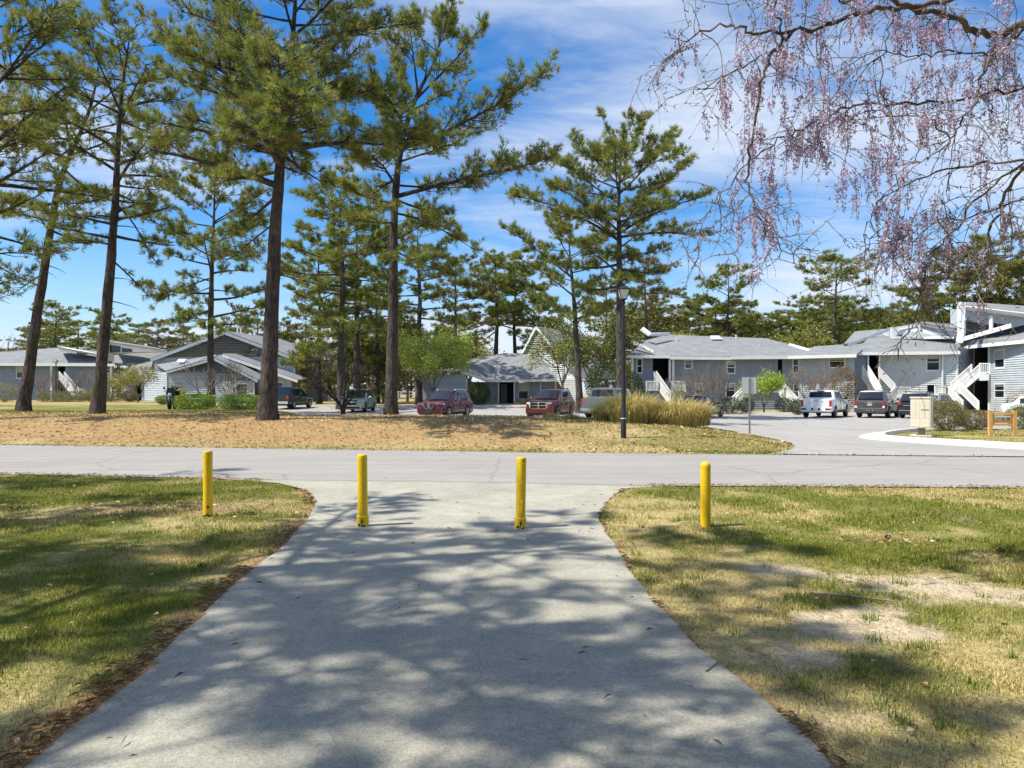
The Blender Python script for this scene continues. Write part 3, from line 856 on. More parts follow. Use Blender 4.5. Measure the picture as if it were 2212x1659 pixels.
def pine(label, base, trunk_pts, r0, limbs, seed, auto=14, crown0=0.45, reach=4.0, dens=1.0, tuftL=0.27, tuftW=0.025, K=14, cols=PINE_COLS,
         group=None, name='pine_tree', stubs=5, cat='tree', sub=0.30, rise=(-0.02, 0.45)):
    """trunk_pts: points up the stem; limbs: list of (start fraction of the stem, end point, sag, radius)"""
    rg = np.random.default_rng(seed)
    root = empty(name, base, label, cat, group)
    tp = np.array(trunk_pts, float)
    # resample the stem
    seg = np.concatenate([[0], np.cumsum(np.linalg.norm(np.diff(tp, axis=0), axis=1))]); tot = seg[-1]
    s = np.concatenate([[0, .15, .4, .8], np.linspace(1.5, tot, 26)])
    stem = np.stack([np.interp(s, seg, tp[:, i]) for i in range(3)], 1)
    k = np.ones(5) / 5
    for i in range(2):
        pad = np.pad(stem[:, i], 2, mode='edge'); sm = np.convolve(pad, k, 'valid')
        stem[4:, i] = sm[4:]
    stem[0, 2] -= 0.15
    rad = trunk_radii(s, tot, r0)
    v, f = tube(stem, rad, 12, 0.05, rg)
    part('trunk', v, f, M_bark, root, smooth_shade=True)
    def at(fr): return np.array([np.interp(fr * tot, s, stem[:, i]) for i in range(3)]), float(np.interp(fr * tot, s, rad))
    acc = Acc(); SG = [[], [], [], []]
    allimbs = []
    for (fr, end, sag, rr) in limbs:
        p, rt = at(fr)
        allimbs.append((p, np.array(end, float), sag, min(rr, rt * .7), 0.22))
    g = 2.4
    for i in range(auto):
        fr = crown0 + (0.985 - crown0) * (i + rg.uniform(.1, .9)) / auto
        p, rt = at(fr)
        q = (fr - crown0) / (1 - crown0)
        ln = reach * (0.34 + 0.66 * math.sin(math.pi * (0.22 + q * 0.64))) * (rg.uniform(.75, 1.15) if rg.uniform() < .68 else rg.uniform(.3, .7))
        g += 2.4 + rg.normal(0, .35)
        ri = rise[0] + (rise[1] - rise[0]) * q + rg.normal(0, .16)
        end = p + np.array([math.cos(g) * ln, math.sin(g) * ln, ln * ri])
        allimbs.append((p, end, rg.uniform(-.05, .04), min(0.022 * ln + .012, rt * .6), 0.28))
    p, rt = at(0.93)
    for i in range(4):
        a = rg.uniform(0, 6.28)
        allimbs.append((p, stem[-1] + np.array([math.cos(a) * reach * .25, math.sin(a) * reach * .25, rg.uniform(.1, .9)]), 0, rt * .5, 0.15))
    for j, (p, end, sag, rr, st) in enumerate(allimbs):
        pts = bez(p, end, sag, 9, rg)
        rd = np.linspace(rr, rr * .25, 9)
        v, f = tube(pts, rd, 6)
        part('limb', v, f, M_bark, root, smooth_shade=True)
        limb_foliage(acc, SG, pts, rr, rg, dens, tuftL, tuftW, K, cols, start=st, sub=sub)
    for i in range(stubs):
        fr = rg.uniform(min(.22, crown0 * .6), crown0 + .1); p, rt = at(fr); a = rg.uniform(0, 6.28); ln = rg.uniform(.5, 2.0)
        pts = bez(p, p + np.array([math.cos(a) * ln, math.sin(a) * ln, rg.uniform(-.5, .3)]), .05, 6, rg, .04)
        v, f = tube(pts, np.linspace(.03, .008, 6), 4)
        part('dead_limb', v, f, M_bark, root)
    v, f = segs_mesh(np.concatenate(SG[0]), np.concatenate(SG[1]), np.concatenate(SG[2]), np.concatenate(SG[3]), 3)
    part('twigs', v, f, M_bark, root)['kind'] = 'stuff'
    v, f, c = acc.get()
    part('crown', v, f, M_needle, root, col=c)['kind'] = 'stuff'
    return root

def copy_tree(root, loc, scale, rz, label, group):
    r = root.copy(); COL.objects.link(r)
    r.location = loc; r.scale = (scale[0], scale[0], scale[1]) if isinstance(scale, tuple) else (scale,) * 3
    r.rotation_euler = (0, 0, rz); r['label'] = label
    if group: r['group'] = group
    for ch in root.children:
        c = ch.copy(); COL.objects.link(c); c.parent = r
    return r

# ------------------------------------------------------------------ the big pines along the bank (measured on the photograph)
def stem_from(pxs, D):
    return [P(x, y, D + dd) for x, y, dd in pxs]
def L_(fr, xv, yv, D, dd=0.0, sag=0.0, r=.09): return (fr, P(xv, yv, D + dd), sag, r)

# frac(): how far up a stem a given picture height lies
def frac(stem, yv):
    z = [p.z for p in stem]; D = [p.y for p in stem]
    ys = [HY - (a - CAMH) / d * F for a, d in zip(z, D)]
    seg = [0]
    for a, b in zip(stem[:-1], stem[1:]): seg.append(seg[-1] + (b - a).length)
    return float(np.interp(-yv, [-q for q in ys], seg)) / seg[-1]

def placed_pine(label, D, px, r0, limbpx, seed, **k):
    st = stem_from(px, D)
    base = Vector((st[0].x, st[0].y, H(st[0].x, st[0].y))); st[0].z = base.z
    limbs = [(frac(st, ys), P(xe, ye, D + dd), sag, r) for (ys, xe, ye, dd, sag, r) in limbpx]
    return pine(label, base, st, r0, limbs, seed, **k)

placed_pine('leaning dark pine with forked stem, leftmost trunk on the bank', 38.0,
            [(50, 886, 0), (78, 690, 0), (100, 560, 0), (112, 470, 0), (133, 370, 0), (150, 330, 0), (185, 270, 0), (205, 205, 0), (215, 120, 1)], 0.30,
            [(520, 228, 520, .5, -.04, .07), (470, 205, 415, -.5, -.05, .06), (440, 30, 470, 1, .02, .06), (620, -30, 560, 0, -.02, .05), (330, 130, 180, 1, 0, .10), (590, 10, 640, 0, 0, .04),
             (260, 60, 150, -2, 0, .06), (240, 270, 170, 0, 0, .06), (300, 60, 300, 0, 0, .06)], 101, auto=26, crown0=0.46, reach=4.2, dens=.66)
placed_pine('straight dark pine with high rounded crown, second trunk from the left', 34.0,
            [(210, 890, 0), (228, 700, 0), (240, 560, 0), (250, 440, 0), (255, 300, 0), (262, 200, 0), (275, 110, 0), (285, 60, 0)], 0.29,
            [(440, 330, 560, 1, .10, .06), (420, 330, 480, 0, .12, .06), (530, 110, 530, 0, .08, .06), (470, 150, 480, 0, .08, .05), (400, 345, 410, -.5, -.02, .06), (250, 340, 150, 1, .0, .07), (240, 190, 90, -1, 0, .07),
             (350, 180, 335, 0, 0, .06), (560, 320, 640, 1, .03, .05), (230, 370, 210, 0, 0, .06)], 102, auto=30, crown0=0.44, reach=3.9, dens=.66)
placed_pine('tallest sunlit pine with bare thick trunk and a long low limb to the left', 27.6,
            [(578, 905, 0), (585, 700, 0), (592, 560, 0), (600, 400, 0), (610, 310, 0), (624, 200, 0), (632, 90, 0), (640, -30, 0), (648, -120, 0)], 0.335,
            [(402, 330, 338, -1.5, .035, .14), (400, 440, 345, 1, .02, .09), (330, 310, 265, -1, .03, .12), (320, 390, 250, -2, .02, .09), (310, 790, 300, .5, -.02, .08),
             (250, 375, 170, 1, .0, .10), (240, 420, 140, -1, 0, .08), (210, 770, 200, 0, -.02, .08), (180, 480, 60, 0, 0, .08), (170, 770, 60, .5, 0, .09),
             (120, 440, -20, 1, 0, .08), (420, 515, 480, 1, -.05, .07), (330, 700, 395, 1, -.04, .07), (260, 720, 130, -1.5, 0, .08), (300, 560, 240, -3.5, 0, .09), (80, 745, -20, 0, 0, .08), (480, 490, 560, 2, 0, .04), (360, 520, 260, -6, .02, .10), (310, 660, 230, -6.5, 0, .10), (250, 600, 130, -6, 0, .09), (200, 520, 60, -5, 0, .08)],
            103, auto=34, crown0=0.52, reach=4.3, dens=1.0, stubs=6, tuftL=.24, tuftW=.021)
placed_pine('tall pine with two long bare limbs reaching right across the sky', 35.0,
            [(845, 888, 0), (848, 700, 0), (850, 560, 0), (852, 430, 0), (862, 330, 0), (872, 275, 0), (890, 225, 0), (912, 180, 0), (936, 150, 1), (950, 90, 1), (960, 50, 1)], 0.31,
            [(425, 1190, 325, .5, .0, .12), (322, 1195, 168, 0, -.03, .12), (318, 715, 258, 0, .0, .07), (460, 1020, 535, 0, .06, .06), (215, 1035, 55, -1, -.02, .08), (250, 850, 60, 0, -.06, .09), (200, 885, 25, 1, -.03, .07),
             (440, 720, 400, 1, -.02, .07), (350, 1000, 300, -2, .0, .06), (400, 1040, 400, 1.5, -.02, .06), (500, 730, 560, 1, -.03, .06), (300, 790, 130, -1, 0, .07), (540, 990, 590, 2, -.04, .05), (480, 770, 470, -2, -.04, .06), (560, 900, 560, -2, -.03, .05), (520, 940, 470, 2, 0, .05), (400, 800, 330, -6, 0, .09), (340, 900, 260, -6.5, 0, .09), (280, 840, 190, -5.5, 0, .08)],
            104, auto=12, crown0=0.46, reach=3.0, dens=1.0, stubs=8)
placed_pine('slender leaning pine whose thin trunk stands by the right end of the low house', 52.0,
            [(1253, 868, 0), (1248, 780, 0), (1240, 650, 0), (1232, 560, 0), (1228, 520, 0), (1232, 490, 0)], 0.28,
            [(640, 1120, 560, 0, .03, .06), (600, 1090, 500, 0, .02, .07), (620, 1320, 600, 0, .02, .06), (560, 1180, 470, 0, 0, .06), (560, 1310, 510, 0, 0, .05), (700, 1150, 640, 0, .02, .05), (690, 1330, 660, 0, 0, .05)],
            105, auto=16, crown0=0.45, reach=3.6, dens=.75, tuftL=.31, tuftW=.032)
placed_pine('big round topped pine rising behind the lamp post', 47.0,
            [(1342, 872, 0), (1340, 700, 0), (1338, 560, 0), (1336, 430, 0), (1340, 360, 0), (1345, 312, 0)], 0.36,
            [(520, 1110, 420, 0, .06, .10), (500, 1200, 400, -2, .03, .08), (505, 1510, 425, 0, .05, .09), (470, 1500, 345, 0, .0, .08), (440, 1190, 340, .5, 0, .07), (400, 1230, 290, 0, 0, .07), (420, 1460, 300, 0, 0, .07), (350, 1300, 245, 0, 0, .06),
             (350, 1400, 250, 0, 0, .06), (560, 1440, 540, 0, .03, .06), (560, 1230, 520, 1, .03, .06), (600, 1420, 590, 1, 0, .05), (480, 1430, 450, -3, 0, .07), (480, 1290, 450, -3, 0, .07)],
            106, auto=36, crown0=0.44, reach=5.3, dens=.80, tuftL=.31, tuftW=.031)
placed_pine('medium pine with rough crown standing behind the clipped hedges', 50.0,
            [(455, 850, 0), (455, 700, 0), (458, 560, 0), (463, 450, 0), (465, 360, 0)], 0.27,
            [(600, 335, 660, 0, .04, .06), (620, 400, 640, -1, 0, .05), (520, 350, 500, 0, 0, .07), (500, 570, 470, 0, 0, .07), (470, 340, 400, 0, 0, .06), (480, 560, 420, 1, 0, .06), (560, 540, 560, 0, 0, .05), (690, 380, 700, 0, .02, .04)],
            107, auto=30, crown0=0.30, reach=4.6, dens=.72, tuftL=.32, tuftW=.032)
placed_pine('dense dark pine crown hanging in from the left edge above the leaning trunk', 29.0,
            [(-75, 905, 0), (-60, 600, 0), (-40, 300, 0), (-25, 100, 0), (-10, -60, 0)], 0.33,
            [(330, 150, 190, 0, 0, .10), (420, 95, 330, 0, 0, .09), (200, 130, 70, 0, 0, .09), (480, 90, 420, 1, 0, .08), (120, 110, 10, 0, 0, .08), (560, 60, 545, 0, .05, .06), (640, 60, 600, 0, .03, .05), (380, 40, 260, -3, 0, .08), (300, 70, 150, 2, 0, .08), (250, 110, 240, -1, 0, .08)],
            108, auto=28, crown0=0.40, reach=4.6, dens=.72)

# pines left of the path and behind the viewer: their crowns dapple the path and the near turf
def plain_stem(x, y, h, lean=(0, 0), n=6):
    z0 = H(x, y)
    return [Vector((x + lean[0] * i / (n - 1), y + lean[1] * i / (n - 1), z0 + h * i / (n - 1))) for i in range(n)]
for i, (x, y, h, ln, rch, lab, au, c0) in enumerate([
        (-9.3, 4.6, 15.0, (1.0, .3), 5.0, 'pine left of the path whose crown shades the bollards', 20, .55),
        (-8.9, -.4, 13.5, (.3, .4), 4.4, 'pine on the near left turf with crown over the path', 20, .55),
        (-12.6, 2.0, 17.5, (.5, .2), 4.6, 'outer pine on the near left turf away from the path', 18, .55),
        (-5.0, -4.6, 18.0, (-.3, .6), 4.2, 'pine at the edge of the path behind the viewer', 16, .62),
        (-13.2, 5.2, 13.5, (.4, .1), 4.0, 'shorter pine on the left turf between the path pines and the road', 18, .5)]):
    st = plain_stem(x, y, h, ln)
    pine(lab, st[0], st, .27, [], 120 + i, auto=int(au * .72), crown0=c0, reach=rch, dens=(.82, .74, 1.1, .62, .8)[i], tuftL=.26, tuftW=.034, K=10, sub=.24)
st = plain_stem(-19.0, 9.6, 15.0, (.6, .2))
pine('pine beside the road at the far left of the near turf', st[0], st, .26, [], 131, auto=16, crown0=.5, reach=4.2, dens=.7, tuftL=.3, tuftW=.035, K=8)

# ------------------------------------------------------------------ pines farther off: a few kinds, copied
def proto_pine(seed, h, c0, reach, dens, cols, auto, label, rise=(0.0, .5), tl=.42, tw=.06, K=8):
    st = [Vector((0, 0, 0)), Vector((.1, 0, h * .3)), Vector((-.1, .1, h * .6)), Vector((.15, 0, h * .85)), Vector((.1, 0, h))]
    return pine(label, Vector((0, 0, 0)), st, h * .017, [], seed, auto=auto, crown0=c0, reach=reach, dens=dens, tuftL=tl, tuftW=tw, K=K, cols=cols, stubs=3, rise=rise, sub=.34)
DARKC = [tuple(np.array(c) * .9) for c in PINE_COLS]
OLIVE = [(.20, .17, .05), (.17, .15, .04), (.22, .19, .07), (.13, .13, .035)]
protos = [proto_pine(201, 20, .34, 5.0, .62, PINE_COLS, 34, 'x', (-.1, .4), K=9), proto_pine(202, 20, .10, 5.4, .66, DARKC, 44, 'x', (-.15, .4), K=9),
          proto_pine(203, 20, .50, 5.4, .75, PINE_COLS, 26, 'x', (-.1, .4), K=9), proto_pine(204, 20, .18, 5.0, .5, OLIVE, 34, 'x', (-.1, .4), K=8)]
used = set()
def far_pine(xv, ytop, D, k, label, wide=1.0, rz=None, group='pines behind the houses'):
    x = (xv - CX) / F * D; z0 = H(x, D)
    h = CAMH + (HY - ytop) / F * D - z0
    sc = h / 21.0
    rz = rng.uniform(0, 6.28) if rz is None else rz
    r = protos[k]
    if k not in used:
        used.add(k)
        r.location = (x, D, z0); r.scale = (sc * wide, sc * wide, sc); r.rotation_euler = (0, 0, rz); r['label'] = label; r['group'] = group
        return r
    return copy_tree(r, (x, D, z0), (sc * wide, sc), rz, label, group)
G = 'pines behind the houses'
far_pine(738, 385, 60, 0, 'pine whose pale trunk rises just right of the bare tree by the green car', 1.15)
far_pine(772, 440, 64, 0, 'darker pine close behind the pale trunk right of the bare tree', 1.2)
far_pine(690, 500, 74, 1, 'full dark pine between the tallest trunk and the pale trunk', .95)
far_pine(815, 520, 76, 1, 'full dark pine just left of the pine with long bare limbs', .9)
far_pine(905, 470, 72, 0, 'pine with crown showing right of the tall trunk by the red car', 1.2)
far_pine(985, 545, 84, 3, 'thin olive pine above the lime green tree', 1.1)
far_pine(1072, 548, 88, 2, 'pine with bare trunk above the low house roof', 1.3)
far_pine(1112, 565, 92, 2, 'second pine with bare trunk above the low house roof, nearer the white gable', 1.2)
far_pine(1165, 640, 86, 1, 'dark bushy pine just left of the white gable', 1.1)
far_pine(660, 655, 98, 3, 'olive pine between the gabled house and the pale trunk', 1.0)
far_pine(120, 652, 112, 0, 'pine above the left end of the long house roof', 1.15)
far_pine(88, 700, 118, 1, 'low dark pine left of the leaning trunk beyond the long house', 1.0)
far_pine(232, 668, 112, 0, 'pine right behind the second trunk beyond the long house', 1.15)
far_pine(340, 690, 116, 3, 'olive brown pine beyond the roof between two trunks', 1.5)
far_pine(395, 705, 120, 3, 'paler olive pine beyond the left slope of the gable', 1.3)
far_pine(508, 655, 104, 3, 'spindly pine rising over the ridge of the gabled house', .6)
far_pine(558, 668, 100, 1, 'dark broad pine behind the right slope of the gable', 1.35)
far_pine(612, 690, 104, 1, 'dark pine right of the tallest trunk behind the gabled house', 1.2)
far_pine(1395, 545, 88, 3, 'pale olive pine right of the lamp post', 1.25)
far_pine(1572, 572, 105, 0, 'slim pointed pine above the ridge of the long grey roof', 1.15)
far_pine(1805, 546, 98, 0, 'tall pine with layered crown standing alone above the wood', 1.3)
far_pine(2062, 530, 92, 1, 'tall dark pine behind the clerestory of the right building', 1.3)
far_pine(2140, 500, 88, 1, 'dark pine near the right edge above the white fin', 1.3)
far_pine(2205, 560, 84, 2, 'green pine cut by the right edge of the view', 1.1)
far_pine(2010, 610, 100, 1, 'dark pine left of the clerestory pair', .9)
far_pine(1310, 600, 96, 1, 'dark pine seen between the slender trunk and the lamp post', 1.0)
far_pine(1215, 690, 98, 0, 'pine tip showing over the white gable', 1.0)
ORD = ['first', 'second', 'third', 'fourth', 'fifth', 'sixth', 'seventh', 'eighth', 'ninth', 'tenth', 'eleventh', 'twelfth', 'thirteenth', 'fourteenth', 'fifteenth', 'sixteenth',
       'seventeenth', 'eighteenth', 'nineteenth', 'twentieth', 'twenty-first', 'twenty-second', 'twenty-third', 'twenty-fourth', 'twenty-fifth', 'twenty-sixth', 'twenty-seventh', 'twenty-eighth', 'twenty-ninth', 'thirtieth']
def wood(xs, ylo, yhi, dlo, dhi, kinds, w0, w1, text, group):
    for i, xv in enumerate(xs):
        far_pine(xv + rng.uniform(-9, 9), rng.uniform(ylo, yhi), rng.uniform(dlo, dhi), int(rng.choice(kinds)), ORD[i] + ' pine from the left in the ' + text, rng.uniform(w0, w1), group=group)
for i, (x, y) in enumerate([(-30, -13), (-23, -20), (-17, -14), (-11, -24), (-5, -15), (2, -22), (8, -14), (14, -20), (20, -13), (27, -18), (-27, -2), (24, 1), (5, -6), (11, -3), (14, 4), (17, 10), (-3, -10)]):  # out-of-view pines added to block sky light and deepen the shade
    copy_tree(protos[1 if i % 2 else 0], (x, y, 0), (.95, .95), i * 1.7, ORD[i] + ' unseen pine added around the viewer to cut sky light', 'unseen pines added to cut sky light')
wood(np.arange(1370, 2240, 36), 640, 690, 108, 126, [0, 1, 1, 3], 1.2, 1.7, 'wood behind the grey condominiums', 'pines of the wood behind the right building')
wood(np.arange(1340, 2240, 52), 665, 715, 128, 138, [1, 1, 3], 1.7, 2.2, 'back row of the wood behind the condominiums', 'back row of the wood behind the right building')
wood(np.arange(655, 1010, 30), 680, 750, 118, 138, [0, 1, 3], 1.3, 1.8, 'far wood between the two houses', 'pines of the far wood between the houses')
wood(np.arange(640, 1030, 44), 770, 800, 140, 160, [1, 3], 2.0, 2.8, 'low back row between the two houses', 'low back row of the far wood between the houses')
wood(np.arange(-30, 660, 48), 690, 755, 135, 175, [0, 1, 3], 1.5, 2.1, 'skyline row behind the left houses', 'pines on the skyline behind the left houses')
# ------------------------------------------------------------------ houses: boards, roofs, windows
class House:
    def __init__(s, name, base, label, cat='building', group=None):
        s.r = empty(name, base, label, cat, group)
    def wall(s, A, B, top, zb, holes=(), board=0.205, mat=None, lap=0.075, name='siding_board'):
        """lapped boards on the upright plane A->B (seen from the right-hand side of A->B looking out);
        top: [(s, z)...] outline of the upper edge along the wall, s in metres from A; holes: (s0, s1, z0, z1)"""
        mat = mat or M_siding
        A = Vector((A[0], A[1], 0)); B = Vector((B[0], B[1], 0))
        u_ = (B - A).normalized(); n_ = Vector((u_.y, -u_.x, 0)); Lw = (B - A).length
        ts = [p[0] for p in top]; tz = [p[1] for p in top]
        zmax = max(tz); nb = int(math.ceil((zmax - zb) / board))
        for i in range(nb):
            z0 = zb + i * board; z1 = min(z0 + board, zmax)
            zm = z0 + 0.02
            # where the wall is taller than z0
            fine = np.linspace(0, Lw, 241)
            ok = np.interp(fine, ts, tz) > zm
            if not ok.any(): continue
            idx = np.where(ok)[0]; runs = np.split(idx, np.where(np.diff(idx) > 1)[0] + 1)
            for r_ in runs:
                sa, sb = fine[r_[0]], fine[r_[-1]]
                if sb - sa < 0.05: continue
                cuts = [(sa, sb)]
                for (h0, h1, hz0, hz1) in holes:
                    if hz0 < (z0 + z1) / 2 < hz1:
                        nc = []
                        for a, b in cuts:
                            if h1 <= a or h0 >= b: nc.append((a, b)); continue
                            if h0 - a > .03: nc.append((a, h0))
                            if b - h1 > .03: nc.append((h1, b))
                        cuts = nc
                for a, b in cuts:
                    ta = min(z1, float(np.interp(a, ts, tz))); tb = min(z1, float(np.interp(b, ts, tz)))
                    up = [x for x in (a + (b - a) * .5,)]
                    v = []
                    zz0 = z0 - 0.012
                    for (q, zt) in ((a, max(ta, z0 + .004)), (b, max(tb, z0 + .004))):
                        p = A + u_ * q
                        for d_, z_ in ((-.10, zz0), (lap, zz0), (.004, zt), (-.10, zt)):
                            w = p + n_ * d_; v.append((w.x, w.y, z_))
                    part(name, v, [[0, 1, 2, 3], [7, 6, 5, 4], [0, 4, 5, 1], [1, 5, 6, 2], [2, 6, 7, 3], [3, 7, 4, 0]], mat, s.r)
        return A, u_, n_
    def slab(s, pts, thick=0.14, name='roof', mat=None):
        return MB().prism(pts, thick).build(name, mat or M_roof, s.r)
    def bars(s, name, segs, w=.12, h=.12, mat=None):
        for a, b in segs:
            MB().bar(a, b, w, h).build(name, mat or M_trim, s.r)
    def window(s, A, B, s0, s1, z0, z1, sash=True, frame=.09, blind=0.0, mat=None):
        A = Vector((A[0], A[1], 0)); B = Vector((B[0], B[1], 0)); u_ = (B - A).normalized(); n_ = Vector((u_.y, -u_.x, 0))
        M = Matrix(((u_.x, n_.x, 0, A.x), (u_.y, n_.y, 0, A.y), (0, 0, 1, 0), (0, 0, 0, 1)))
        m = MB()
        for q in ((s0 - frame, s0, z0 - frame, z1 + frame), (s1, s1 + frame, z0 - frame, z1 + frame), (s0, s1, z1, z1 + frame), (s0, s1, z0 - frame, z0)):
            m.box(q[0], q[1], -.05, .065, q[2], q[3], M)
        w = m.build('window', mat or M_trim, s.r)
        MB().box(s0, s1, -.06, -.02, z0, z1, M).build('pane', M_pane, w)
        if sash:
            zm = (z0 + z1) / 2
            MB().box(s0, s1, -.02, .03, zm - .03, zm + .03, M).build('sash_bar', mat or M_trim, w)
        if blind > 0:
            MB().box(s0 + .02, s1 - .02, -.018, -.008, z1 - (z1 - z0) * blind, z1, M).build('blind', M_blind, w)
        return w
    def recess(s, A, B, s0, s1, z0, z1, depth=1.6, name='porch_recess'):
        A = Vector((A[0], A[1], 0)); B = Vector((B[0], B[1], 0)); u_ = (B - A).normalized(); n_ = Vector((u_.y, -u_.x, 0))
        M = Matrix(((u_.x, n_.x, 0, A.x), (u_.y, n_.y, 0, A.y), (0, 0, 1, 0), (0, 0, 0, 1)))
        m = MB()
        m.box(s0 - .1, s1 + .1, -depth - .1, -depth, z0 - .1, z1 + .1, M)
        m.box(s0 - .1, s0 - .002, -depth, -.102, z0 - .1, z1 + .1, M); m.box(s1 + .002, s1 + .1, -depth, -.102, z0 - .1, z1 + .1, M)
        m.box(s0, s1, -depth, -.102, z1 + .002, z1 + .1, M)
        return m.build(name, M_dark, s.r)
    def stairs(s, a, b, width=1.1, side=Vector((0, 1, 0)), n=None, risers=True, name='stair'):
        """white outdoor stair from the low point a to the high point b (nearest edge), railing with balusters on both sides"""
        a = Vector(a); b = Vector(b); st = None
        n = n or max(3, int((b.z - a.z) / .18))
        m = MB(); d = (b - a) / n
        for sd in (0, 1):
            o = side * (width * sd)
            m.bar(a + o, b + o, .06, .26)
        st = m.build(name, M_white, s.r)
        for i in range(n):
            p = a + d * (i + .5)
            q = p + side * width
            dirh = Vector((d.x, d.y, 0)); dirh.normalize()
            MB().bar(p + Vector((0, 0, .06)), q + Vector((0, 0, .06)), max(.2, Vector((d.x, d.y, 0)).length), .045).build('tread', M_white, st)
        for sd in (0, 1):
            o = side * (width * sd)
            s.rail(a + o, b + o, st)
        return st
    def rail(s, a, b, parent=None, hgt=.95, gap=.13):
        a = Vector(a); b = Vector(b); par = parent or s.r
        up = Vector((0, 0, hgt)); lo = Vector((0, 0, .14))
        m = MB(); m.bar(a + up, b + up, .10, .09); m.bar(a + lo, b + lo, .05, .08)
        L = (b - a).length
        for p in (a, b): m.bar(p + Vector((0, 0, -.05)), p + up + Vector((0, 0, .06)), .1, .1)
        r = m.build('railing', M_white, par)
        k = max(2, int(L / gap)); mb = MB()
        for i in range(1, k):
            p = a + (b - a) * (i / k); mb.bar(p + lo, p + up, .062, .045)
        o = mb.build('balusters', M_white, par); o['kind'] = 'stuff'
        return r

def z_at(yv, D): return CAMH + (HY - yv) / F * D
def x_at(xv, D): return (xv - CX) / F * D

# ---- low house in the middle, with the tall white gable at its right end
D = 75.0
zb = H(0, 75) + 0.02
C_ = House('low_house', (x_at(1130, D), D, zb), 'low grey shingled house with a tall white gable wall at its right end')
A = (x_at(1009, D), D); B = (x_at(1203, D), D)
sx_ = lambda xv: (xv - 1009) / F * D
zt = z_at(825, D)
C_.wall(A, B, [(0, zt), (20, zt)], zb, [(sx_(1078), sx_(1110), zb, zt), (sx_(1121), sx_(1140), z_at(861, D), z_at(827, D))], mat=M_siding_shade)
C_.recess(A, B, sx_(1078), sx_(1110), zb, zt, 1.5)
MB().box(x_at(1081, D), x_at(1095, D), D + 1.2, D + 1.26, zb, z_at(829, D)).build('door', M_door, C_.r)
C_.window(A, B, sx_(1121), sx_(1140), z_at(861, D), z_at(828, D), mat=M_siding, blind=.5)
C_.bars('post', [((x_at(x, D), D - .15, zb), (x_at(x, D), D - .15, zt)) for x in (1077, 1111, 1200)], .13, .13)
# roof: plane from the front eave up to the ridge; lower left wing with its own gable end
ze, zr, zr2 = z_at(822, D - .6), z_at(763, D + 7), z_at(768, D + 6.5)
C_.slab([P(1072, 820, D - .6), P(1204, 818, D - .6), P(1165, 763, D + 7), P(1086, 763, D + 7)])
C_.slab([P(995, 801, D - 2.6), P(1050, 822, D - 1.4), P(1076, 822, D - .55), P(1090, 763, D + 7), P(1045, 770, D + 7)])
C_.bars('fascia', [(P(1074, 823, D - .65), P(1204, 821.5, D - .65)), (P(994, 802.5, D - 2.65), P(1043, 817.5, D - 2.65)), (P(1043, 818, D - 2.6), P(1076, 823.5, D - .6))], .08, .26)
Dl = D - 2.4
Al = (x_at(905, Dl), Dl); Bl = (x_at(1007, Dl), Dl)
zw = z_at(818, Dl)
C_.wall(Al, Bl, [(0, z_at(812, Dl)), ((970 - 905) / F * Dl, z_at(800, Dl)), (102 / F * Dl, z_at(808, Dl))], zb, mat=M_siding)
C_.wall((Bl[0], Bl[1] + .02), (B[0] - (1203 - 1009) / F * D + .0 + .35, D), [(0, zw), (4, zw)], zb, mat=M_siding_shade)
C_.wall((Al[0] - .9, Dl + 7), Al, [(0, zw), (8, zw)], zb, mat=M_siding)
C_.bars('corner_board', [((Al[0] - .04, Dl - .05, zb), (Al[0] - .04, Dl - .05, z_at(812, Dl))), ((Bl[0] + .05, Dl - .06, zb), (Bl[0] + .05, Dl - .06, zw))], .13, .13)
C_.slab([P(898, 815, Dl - .5), P(996, 800, Dl - .5), P(1045, 770, D + 7), P(950, 788, D + 7)])
# the tall gable wall, facing left of the viewer so the sun strikes it
gA = P(1131, 872, D + 7); gB = P(1246, 872, D + 2.5)
gA = (gA.x, gA.y); gB = (gB.x, gB.y)
Lg = math.hypot(gB[0] - gA[0], gB[1] - gA[1])
def gs(xv): # distance along the gable wall under a picture column
    t = np.linspace(0, 1, 400); xx = gA[0] + (gB[0] - gA[0]) * t; yy = gA[1] + (gB[1] - gA[1]) * t
    return float(np.interp((xv - CX) / F, xx / yy, t)) * Lg
def gz(xv, yv):
    t = gs(xv) / Lg; return z_at(yv, gA[1] + (gB[1] - gA[1]) * t)
C_.wall(gA, gB, [(0, gz(1131, 764)), (gs(1160), gz(1160, 709)), (gs(1200), gz(1200, 760)), (Lg, gz(1246, 818))], zb, mat=M_siding_sun, board=.21)
ga = Vector((gA[0], gA[1], gz(1131, 763))); gp = Vector((gA[0] + (gB[0] - gA[0]) * gs(1160) / Lg, gA[1] + (gB[1] - gA[1]) * gs(1160) / Lg, gz(1160, 708)))
ge = Vector((gB[0], gB[1], gz(1246, 817)))
off = Vector((-.12, -.2, .05))
C_.bars('rake_board', [(ga + off, gp + off), (gp + off, Vector((gA[0] + (gB[0] - gA[0]) * gs(1200) / Lg, gA[1] + (gB[1] - gA[1]) * gs(1200) / Lg, gz(1200, 758))) + off)], .1, .24)
back = Vector((5.2, 5.0, 0))
C_.slab([gp + off, ge + off, ge + off + back, gp + off + back + Vector((0, 0, .1))])
C_.slab([ga + off, ga + off + back, gp + off + back + Vector((0, 0, .1)), gp + off][::-1])
MB().bar(P(1168, 826, D - .2), P(1168, 872, D - .2), .08, .08).build('downspout', M_trim, C_.r)
MB().lathe([(.06, 0), (.06, .35), (.1, .36), (.1, .42)], 8, Matrix.Translation(P(1150, 770, D + 6))).build('roof_vent', M_trimblack, C_.r)
